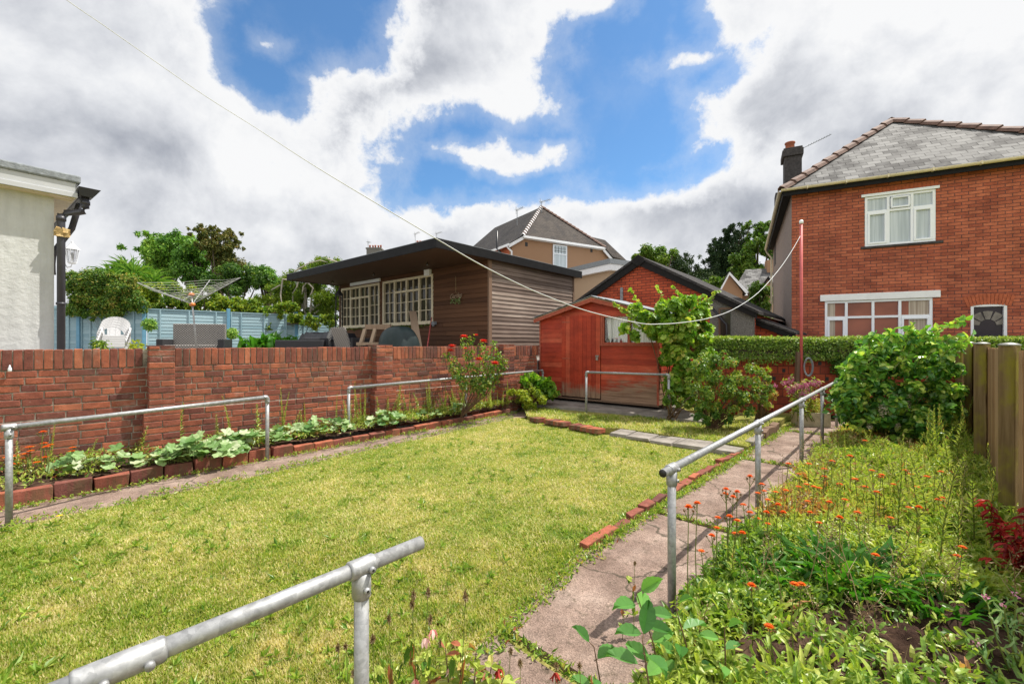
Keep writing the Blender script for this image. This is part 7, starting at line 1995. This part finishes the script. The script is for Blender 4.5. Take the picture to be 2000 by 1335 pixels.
# taller weeds scattered as individuals
for i in range(150):
    y = R.uniform(2.4, 7.2); x = R.uniform(path_right(y) + .08, fence_x(y) - .1)
    if 1.2 < x < 3.2 and y < 2.6: continue
    if (x - 5.35) ** 2 / 1.2 + (y - 6.3) ** 2 < .8: continue
    near_f = x > fence_x(y) - .9
    place_weed(R.randrange(3), x, y, .03, R.uniform(.45, TZ) * (1.15 if near_f else .75), R.uniform(0, 6.28), 'upright narrow leaved weed in the bed right of the path', 'tall weeds in the right bed')
# dry bleached stems standing among the weeds
def dry_proto(h):
    o = root('dry_stem', 'd', 'weed', (0, 0, 0), 0, 'dry stems in the right bed')
    b = MB(); b.tube([(0, 0, -.02), (.03, .01, h * .5), (.07, .0, h)], [.003, .0022, .0012], 4, caps=False)
    for k in range(5): t_ = .5 + .1 * k; a = k * 2.3; b.tube([(.06 * t_, 0, h * t_), (.06 * t_ + .06 * math.cos(a), .06 * math.sin(a), h * t_ + .07)], [.0016, .001], 4, caps=False)
    b.build('stem', M['dry'], o, uv=False)
    k = 26; P = np.stack([.06 * np.linspace(.5, 1, k) + rng.normal(0, .025, k), rng.normal(0, .025, k), h * np.linspace(.5, 1.02, k)], 1)
    V, Fc, vv = leaf_arrays(P, rdir(k, .5), rdir(k), .022, .008, rng.random(k), 'diamond'); fast_mesh('seed_husks', V, Fc, 3, vv, M['dry'], o)['kind'] = 'stuff'; return o
dps = [dry_proto(.5), dry_proto(.36)]; du = [False, False]
for i in range(95):
    y = 2.0 + 5 * R.random() ** 1.2; x = R.uniform(path_right(y) + .03, fence_x(y) - .15)
    if (x - 5.35) ** 2 / 1.2 + (y - 6.3) ** 2 < .8: continue
    k = R.randrange(2); o = copy_tree(dps[k]) if du[k] else dps[k]; du[k] = True
    s_ = R.uniform(.6, 1.1); o.location = (x, y, .03); o.scale = (s_, s_, s_); o.rotation_euler = (R.uniform(-.35, .35), R.uniform(-.35, .35), R.uniform(0, 6.28)); o['label'] = 'dry bleached weed stem among the green in the bed right of the path'
# ground cover (countless): rosettes of narrow leaves
Pn = 28000
y = 1.5 + 7.0 * rng.random(Pn) ** 1.35; x = path_right(y) - .02 + rng.random(Pn) ** .95 * (fence_x(y) - path_right(y) + .02)
nz_ = vnoise(x, y, 1.5, 21); keep = np.ones(Pn, bool)
soil = ((x - 2.2) / 1.3) ** 2 + ((y - 1.93) / .52) ** 2 < 1.0 + .5 * (vnoise(x, y, 6, 22) - .5)
keep &= ~(soil & (rng.random(Pn) < .93)); keep &= rng.random(Pn) < (.35 + .65 * nz_) + .15
keep &= ~((x < path_right(y) + .06) & (rng.random(Pn) < .6))
x, y = x[keep], y[keep]; n0_ = len(x)
k = 5; X = np.repeat(x, k) + rng.normal(0, .02, n0_ * k); Yy = np.repeat(y, k) + rng.normal(0, .02, n0_ * k); n = n0_ * k
hh_ = .02 + .24 * np.clip(vnoise(X, Yy, 2.3, 23) * .6 + vnoise(X, Yy, 6.5, 27) * .5 - .15, 0, 1) * rng.random(n) + .02
sc_ = (.040 + .032 * rng.random(n)) * np.clip(1.05 - .06 * (Yy - 3), .7, 1.05)
vv0 = np.clip(.33 + .55 * vnoise(X, Yy, 1.1, 24) + rng.normal(0, .17, n), 0, 1) 
vv0 = np.where((Yy > 3.5) & (X < path_right(Yy) + 1.6), np.clip(vv0 + .08, 0, .95), np.minimum(vv0, .84))
P = np.stack([X, Yy, hh_ * 1.1], 1); D = rdir(n, .45); N = rdir(n, 1.6)
V1 = leaf_arrays(P, D, N, sc_ * 1.2, sc_ * .36, vv0, 'diamond')
sel = Yy < 3.4; 
V, Fc, vv = merge([leaf_arrays(P[~sel], D[~sel], N[~sel], sc_[~sel] * 1.15, sc_[~sel] * .42, vv0[~sel], 'diamond'), leaf_arrays(P[sel], D[sel], N[sel], sc_[sel] * rng.uniform(.7, 1.25, sel.sum()), sc_[sel] * .30, np.clip(vv0[sel] * .95 - .16 + rng.normal(0, .12, sel.sum()), 0, 1), 'strap')])
tag(fast_mesh('ground_cover', V, Fc, 3, vv, M['weed']), kind='stuff')
# left bed low growth
n = 5200; s_ = rng.random(n) * 10.6; out = .05 + rng.random(n) * (1.05 - .07 * s_); pos = np.array(WO)[None] + np.outer(s_, np.array(LW)) + np.outer(out, [LW.y, -LW.x, 0])
pos[:, 2] = left_soil_z(pos[:, 0], pos[:, 1]); keep = in_poly(pos[:, 0], pos[:, 1], LB) & (rng.random(n) < (.25 + .75 * vnoise(pos[:, 0], pos[:, 1], 1.6, 31))); pos = pos[keep]; n = len(pos) * 5
P = np.repeat(pos, 5, 0) + rng.normal(0, [.03, .03, .0], (n, 3)); P[:, 2] += .02 + .07 * rng.random(n)
V, Fc, vv = leaf_arrays(P, rdir(n, .6), rdir(n, 1.3), rng.uniform(.03, .065, n), rng.uniform(.012, .024, n), np.clip(rng.normal(.55, .25, n), 0, 1), 'diamond')
tag(fast_mesh('low_weeds', V, Fc, 3, vv, M['weed']), kind='stuff')

# bed of long strap leaves (dock-like clump)
def strap_clump(cx_, cy_, rad, n, label, L0=.26, var=.55, matn='dock', name='strap_leaf_plant', wr=.16):
    o = root(name, label, 'plant', (cx_, cy_, .02), 0, 'clumps of long green leaves in the right bed')
    a = rng.random(n) * 6.283; r_ = rad * np.sqrt(rng.random(n)); P = np.stack([cx_ + r_ * np.cos(a), cy_ + .6 * r_ * np.sin(a), np.full(n, .03)], 1)
    b_ = a + rng.normal(0, .5, n); D = np.stack([np.cos(b_) * .75, np.sin(b_) * .75, rng.uniform(.4, 1.5, n)], 1); N = np.stack([-np.cos(b_) * .4, -np.sin(b_) * .4, np.ones(n)], 1)
    L = L0 * rng.uniform(.6, 1.15, n); leaves('leaves', P, D, N, L, L * wr, np.clip(rng.normal(var, .22, n), 0, 1), M[matn], o, 'strap')
strap_clump(2.02, 2.62, .30, 120, 'biggest bright green clump of long leaves behind the bare soil', .27)
strap_clump(2.35, 2.38, .24, 80, 'clump of shorter green leaves spilling onto the bare soil', .18)
strap_clump(1.52, 2.62, .22, 60, 'bright clump of long leaves left of the biggest clump', .2)
strap_clump(1.30, 2.30, .2, 60, 'small green leaf clump behind the sapling', .15, .7, 'weed')
strap_clump(1.18, 1.78, .22, 55, 'yellow green leaf clump at the bottom edge, left of the soil', .17, .45, 'weed')
strap_clump(1.55, 1.66, .2, 50, 'low leaf clump at the bottom edge below the bare soil', .14, .4, 'weed')
strap_clump(1.45, 2.05, .16, 40, 'little green leaf clump at the left end of the bare soil', .14, .4, 'weed')
strap_clump(3.2, 4.4, .25, 50, 'pale yellow leaf clump in the middle of the right bed', .2, .85, 'weed')
for (cx_, cy_) in ((1.9, 1.95), (2.3, 1.86), (2.15, 2.1), (2.55, 2.05), (1.75, 1.78), (2.7, 2.25)):
    strap_clump(cx_, cy_, .07, 16, 'tiny seedling tuft growing on the bare soil', .045, .4, 'weed', 'seedling', .5)
for o in bpy.data.objects:
    if o.name.startswith('seedling'): o['group'] = 'seedling tufts on the bare soil'
# bits of straw and twigs on the soil
n = 420; P = np.stack([1.1 + 1.9 * rng.random(n), 1.55 + .95 * rng.random(n), np.zeros(n)], 1); P[:, 2] = bed_z(P[:, 0], P[:, 1]) + .006
D = rdir(n); D[:, 2] *= .15
V, Fc, vv = leaf_arrays(P, D, np.tile([0, 0, 1.], (n, 1)), rng.uniform(.02, .09, n), .0035, rng.random(n), 'blade1'); tag(fast_mesh('straw_litter', V, Fc, 3, vv, M['dry']), kind='stuff')

# saplings in the foreground
def sapling(base, tip, nleaf, L0, label, up0=.1):
    base, tip = Vector(base), Vector(tip)
    o = root('sapling', label, 'plant', base, 0, 'young serrated leaf plants at the near edge')
    paths = [([base, base.lerp(tip, .5) + Vector((.02, 0, .01)), tip], [.0045, .0035, .002])]; P, D = [], []
    for i in range(nleaf):
        t_ = .25 + .75 * i / (nleaf - 1); q = base.lerp(tip, t_); a = i * 2.3 + R.uniform(-.3, .3); d_ = Vector((math.cos(a), math.sin(a) * .8 - .15, .15 + .7 * (t_ > .95))); s0 = q + d_ * .02
        paths.append(([q, s0], [.002, .0015])); P.append(tuple(s0)); D.append(tuple(d_))
    n = len(P); N = np.tile([0, -.35, 1.0], (n, 1)) + rng.normal(0, .22, (n, 3)); L = L0 * rng.uniform(.8, 1.15, n)
    leaves('leaves', P, D, N, L, L * .52, np.clip(rng.normal(.5, .25, n), 0, 1), M['sapling'], o, 'serrate'); stems_mesh('stem', paths, M['stem_brown'], o, 6)
def zt_(px, py, Y): return W(px, py, Y)
a = W(1292, 1330, 1.80); sapling((a.x, a.y, .02), W(1243, 1158, 1.80), 9, .105, 'tall serrated leaf sapling in front of the nearest path rail post')
a = W(1345, 1310, 1.85); sapling((a.x, a.y, .02), W(1318, 1180, 1.85), 6, .095, 'serrated leaf sapling touching the nearest path rail post')
a = W(1165, 1330, 1.72); sapling((a.x, a.y, .0), W(1160, 1262, 1.72), 5, .09, 'small serrated leaf sapling on the path edge at the bottom')
a = W(1400, 1340, 1.78); sapling((a.x, a.y, .02), W(1415, 1225, 1.78), 6, .09, 'serrated leaf sapling right of the rail post near the bottom edge')
a = W(1260, 1350, 1.62); sapling((a.x, a.y, .02), W(1255, 1250, 1.62), 7, .11, 'broad serrated leaf sapling cut by the bottom edge')
# dark red plant at the right edge and willowherb
def red_plant(cx_, cy_, pts, label):
    o = root('red_leaf_plant', label, 'plant', (cx_, cy_, 0), 0); P, D, paths = [], [], []
    for e in pts:
        e = Vector(e); b0 = Vector((cx_, cy_, 0)); m_ = b0.lerp(e, .5); paths.append(([b0, m_, e], [.005, .004, .002]))
        for t_ in np.arange(.45, 1.01, .06):
            q = b0.lerp(e, t_)
            for _ in range(4): d_ = rdir(1)[0]; P.append(tuple(q)); D.append((d_[0], d_[1], -.3))
    n = len(P); leaves('leaves', P, D, rdir(n, 1.2), rng.uniform(.05, .085, n), .02, rng.random(n), M['red_leaf'], o, 'strap'); stems_mesh('stems', paths, M['red_leaf'], o, 4)
c = W(1990, 1180, 2.75)
red_plant(c.x, c.y, [W(x, y, 2.75 + R.uniform(-.15, .1)) for x, y in [(1950, 1010), (1985, 1020), (1965, 1060), (1935, 1090), (2000, 1050), (2010, 990), (1945, 1115), (1985, 1085), (2020, 1080), (1925, 975), (1880, 1150), (1905, 1160)]], 'crimson leaved plant at the right edge by the nearest fence post')
o = root('willowherb', 'pale stemmed willowherb with tiny lilac flowers at the bottom right', 'plant', (2.25, 1.95, .0), 0)
P, D, paths, fp_ = [], [], [], []
for (bx_, by_, tx_, ty_, Y) in [(1985, 1340, 1925, 1165, 1.9), (2000, 1330, 1960, 1180, 1.92), (1990, 1350, 1985, 1160, 1.95), (1960, 1345, 1905, 1250, 1.85), (2010, 1345, 2005, 1200, 1.9)]:
    b0, e = W(bx_, by_, Y), W(tx_, ty_, Y); paths.append(([b0, b0.lerp(e, .5) + Vector((-.02, 0, .01)), e], [.004, .003, .002])); fp_.append((e.x, e.y, e.z, .012))
    for t_ in np.arange(.1, 1, .055): q = b0.lerp(e, t_); a_ = R.uniform(0, 6.3); P.append(tuple(q)); D.append((math.cos(a_), math.sin(a_), TZ))
n = len(P); leaves('leaves', P, D, rdir(n, 1), rng.uniform(.04, .075, n), .013, np.clip(rng.normal(.5, .2, n), 0, 1), M['mallow'], o, 'strap'); stems_mesh('stems', paths, M['stem'], o, 5)
for q_ in fp_: blob_leaves('flower', [q_], 12, .012, M['pink'], (.8, .1), parent=o)
# foreground avens/fuchsia tangle at the bottom centre
o = root('fuchsia', 'small fuchsia with pink and cream flowers at the foot of the nearest rail', 'plant', (-.22, 1.28, 0), 0)
P, D, paths = [], [], []
for (px, py) in [(830, 1290), (870, 1265), (900, 1260), (930, 1270), (850, 1310), (960, 1300), (985, 1320), (900, 1310), (940, 1320), (820, 1330), (880, 1330), (1000, 1335)]:
    e = W(px, py, 1.42); b0 = Vector((-.16 + R.uniform(-.05, .05), 1.36, .0)); paths.append(([b0, b0.lerp(e, .55) + Vector((0, 0, .03)), e], [.003, .0025, .0015]))
    for t_ in np.arange(.25, 1.05, .05):
        q = b0.lerp(e, t_)
        for _ in range(4): d_ = rdir(1)[0]; P.append(tuple(q)); D.append((d_[0], d_[1], .1))
n = len(P); leaves('leaves', P, D, rdir(n, 1.3), rng.uniform(.028, .05, n), .02, np.clip(rng.normal(.6, .25, n), 0, 1), M['weed'], o, 'oval'); stems_mesh('stems', paths, M['stem_brown'], o, 4)
for (px, py) in [(878, 1302), (832, 1245), (845, 1228), (810, 1325), (975, 1305), (1084, 1312)]:
    c_ = W(px, py, 1.40); pa = leaf_arrays(np.tile(np.array(c_) - np.array(o.location), (6, 1)), np.stack([np.cos(np.arange(6)) * .5, np.sin(np.arange(6)) * .5, np.full(6, -.8)], 1), rdir(6), .03, .013, rng.random(6), 'oval')
    fast_mesh('flower', *pa[:2], 3, pa[2], M['palepink'] if px < 900 else M['red_leaf'], o)
# avens seed heads on wiry stems
def seed_proto():
    o = root('seed_head', 's', 'flower', (0, 0, 0), 0, 'wiry stems with round seed heads at the near edge')
    b = MB(); b.tube([(0, 0, -.02), (.02, 0, .12), (.0, .0, .26)], [.0018, .0015, .0011], 5, caps=False); b.tube([(.016, 0, .16), (.05, .02, .2)], .001, 4, caps=False); b.build('stem', M['stem'], o, uv=False)
    V, Fc, vv = leaf_arrays(np.tile([0, 0, .262], (60, 1)), rdir(60), rdir(60), .011, .003, rng.random(60), 'diamond'); fast_mesh('bristles', V, Fc, 3, vv, M['dry'], o)
    V, Fc, vv = leaf_arrays(np.array([[.012, 0, .08], [.016, 0, .16], [.05, .02, .2]] * 3), rdir(9), rdir(9, 1), .035, .018, rng.random(9), 'lobed'); fast_mesh('leaves', V, Fc, 3, vv, M['weed'], o)
    return o
sp_ = seed_proto(); first = True
for (px, py) in [(675, 1262), (728, 1248), (760, 1208), (840, 1210), (885, 1268), (860, 1256), (808, 1162), (836, 1158), (805, 1180), (997, 1272), (1016, 1295), (937, 1305), (1087, 1300), (1090, 1328), (1132, 1300), (690, 1315), (660, 1265), (909, 1165), (1240, 1100), (1215, 1165)]:
    Y = R.uniform(1.38, 1.55) if px < 1150 else 2.2; e = W(px, py, Y)
    if e.z < .06: continue
    o = sp_ if first else copy_tree(sp_); first = False
    o.location = (e.x, e.y, 0); o.scale = (1, 1, e.z / .262) if True else 1; o.rotation_euler = (0, 0, R.uniform(0, 6.28)); o['label'] = 'wiry stem with a round brown seed head at the near edge of the garden'

# ================================================================ LAWN GRASS
def grass(name, poly, n, ynear, yfar, zf, h0=.022, seed=3, var_shift=0.0, gmat='grass', excl=None):
    g = np.random.default_rng(seed)
    # denser close to the camera, thinning with distance
    u = g.random(n * 3); y = ynear * (yfar / ynear) ** u
    xm = max(abs(p[0]) for p in poly) + .2; x = (g.random(n * 3) * 2 - 1) * np.minimum(xm, 1.35 * y + .6)
    k = in_poly(x, y, poly)
    if excl is not None: k &= ~excl(x, y)
    x, y = x[k][:n], y[k][:n]; n = len(x)
    z = zf(x, y) if callable(zf) else np.full(n, zf)
    edge_ = g.normal(0, .03, (2, n)); x = x + edge_[0]; y = y + edge_[1] * (y > .9)
    patch = vnoise(x, y, 1.3, 41) * .5 + vnoise(x, y, 3.7, 42) * .3 + vnoise(x, y, 11, 43) * .2
    tuft = vnoise(x, y, 6.5, 44)
    dead = np.clip(vnoise(x, y, 2.1, 61) * .6 + vnoise(x, y, 7, 62) * .4 - .66, 0, 1) * 4
    v = np.clip(.69 + dead * .3 + (patch - .5) * .75 + g.normal(0, .24, n) + var_shift - .22 * (tuft > .84), 0, 1)
    h = h0 * (.55 + .9 * tuft + .3 * g.random(n)); wd = (.0042 + .0014 * y ** .9) * g.uniform(.6, 1.5, n)
    a = g.random(n) * 6.283; lean = g.uniform(.4, 2.6, n)
    D = np.stack([np.cos(a) * lean, np.sin(a) * lean, np.ones(n)], 1); N = np.stack([-np.cos(a), -np.sin(a), lean], 1)
    near = y < 3.2
    L = h * np.sqrt(1 + lean ** 2) * .72 + .004
    V, Fc, vv = merge([leaf_arrays(np.stack([x, y, z], 1)[s], D[s], N[s], L[s], wd[s], v[s], t_) for s, t_ in ((near, 'blade'), (~near, 'blade1'))])
    return tag(fast_mesh(name, V, Fc, 3, vv, M[gmat]), kind='stuff')
grass('lawn_grass', lawn_poly, 430000, .75, 9.2, 0.0, .014)
grass('back_lawn_grass', bl, 45000, 5.4, 11, .075, .035, 5, .02, excl=lambda x, y: (y > 9.5) | ((x > 1.0) & (y > 8.55 - .28 * (x - 1.8))))
# verge weeds along path edges and joints
pts_ = []
for t_ in np.linspace(.02, .98, 900):
    p = along(e0, t_); 
    if rng.random() < .8: pts_.append((p[0] + rng.normal(.03, .035), p[1] + rng.normal(-.03, .03)))
for t0 in cuts[1:-1]:
    a, c = along(e0, t0), offs(along(e0, t0), nrm, TZ)
    for _ in range(70): s_ = rng.random(); pts_.append((a[0] + (c[0] - a[0]) * s_ + rng.normal(0, .012), a[1] + (c[1] - a[1]) * s_ + rng.normal(0, .012)))
for a, c in zip(LAWN_L, LAWN_L[1:]):
    for _ in range(int(60 * math.dist(a, c) ** .5)): s_ = rng.random(); pts_.append((a[0] + (c[0] - a[0]) * s_ + rng.normal(-.05, .05), a[1] + (c[1] - a[1]) * s_ + rng.normal(.05, .05)))
for a, c in zip(EDGE_L, EDGE_L[1:]):
    for _ in range(110): s_ = rng.random(); q = a.lerp(c, s_); pts_.append((q.x + .08 + rng.normal(0, .03), q.y - .08 + rng.normal(0, .03)))
for _ in range(420):
    s_ = rng.random(); q = Vector((0.52, 3.16, 0)).lerp(Vector((3.3, 6.12, 0)), s_); o_ = rng.choice([-.06, .06]) + rng.normal(0, .02); pts_.append((q.x + .73 * o_, q.y - .69 * o_))
pts_ = np.array(pts_); k = 6; n = len(pts_) * k; P = np.concatenate([np.repeat(pts_, k, 0) + rng.normal(0, .015, (n, 2)), np.full((n, 1), .005) + .02 * rng.random((n, 1))], 1)
V, Fc, vv = leaf_arrays(P, rdir(n, .6), rdir(n, 1.2), rng.uniform(.018, .05, n), rng.uniform(.008, .018, n), np.clip(rng.normal(.45, .25, n), 0, 1), 'diamond')
tag(fast_mesh('edge_weeds', V, Fc, 3, vv, M['weed']), kind='stuff')
# broader weed leaves dotted through the lawn
n0_ = 950; y = .9 * (8.5 / .9) ** rng.random(n0_ * 4); x = (rng.random(n0_ * 4) * 2 - 1) * 1.3 * y; k = in_poly(x, y, lawn_poly) & (vnoise(x, y, 1.8, 51) * .6 + vnoise(x, y, 5, 52) * .4 > .47); x, y = x[k][:n0_], y[k][:n0_]
k = 9; n = len(x) * k; P = np.stack([np.repeat(x, k), np.repeat(y, k), np.full(n, .012)], 1); sz_ = np.repeat(rng.uniform(.6, 1.3, len(x)), k); V, Fc, vv = leaf_arrays(P, rdir(n, .3), rdir(n, 1.5), rng.uniform(.03, .06, n) * sz_, rng.uniform(.009, .018, n) * sz_, np.clip(rng.normal(.35, .15, n), 0, 1), 'diamond')
tag(fast_mesh('lawn_weeds', V, Fc, 3, vv, M['weed']), kind='stuff')
# plants at the shed's right foot
o = bush('shed_foot_weeds', 'green weeds crowding the right foot of the shed', 'plant', cl([(1300, 780, 10), (1325, 785, 12), (1345, 790, 10), (1310, 765, 8), (1355, 770, 8)], 7.9, jy=.12), 1300, .05, M['shrub'], (2.9, 7.95, .1), (.55, .2), wr=.35)
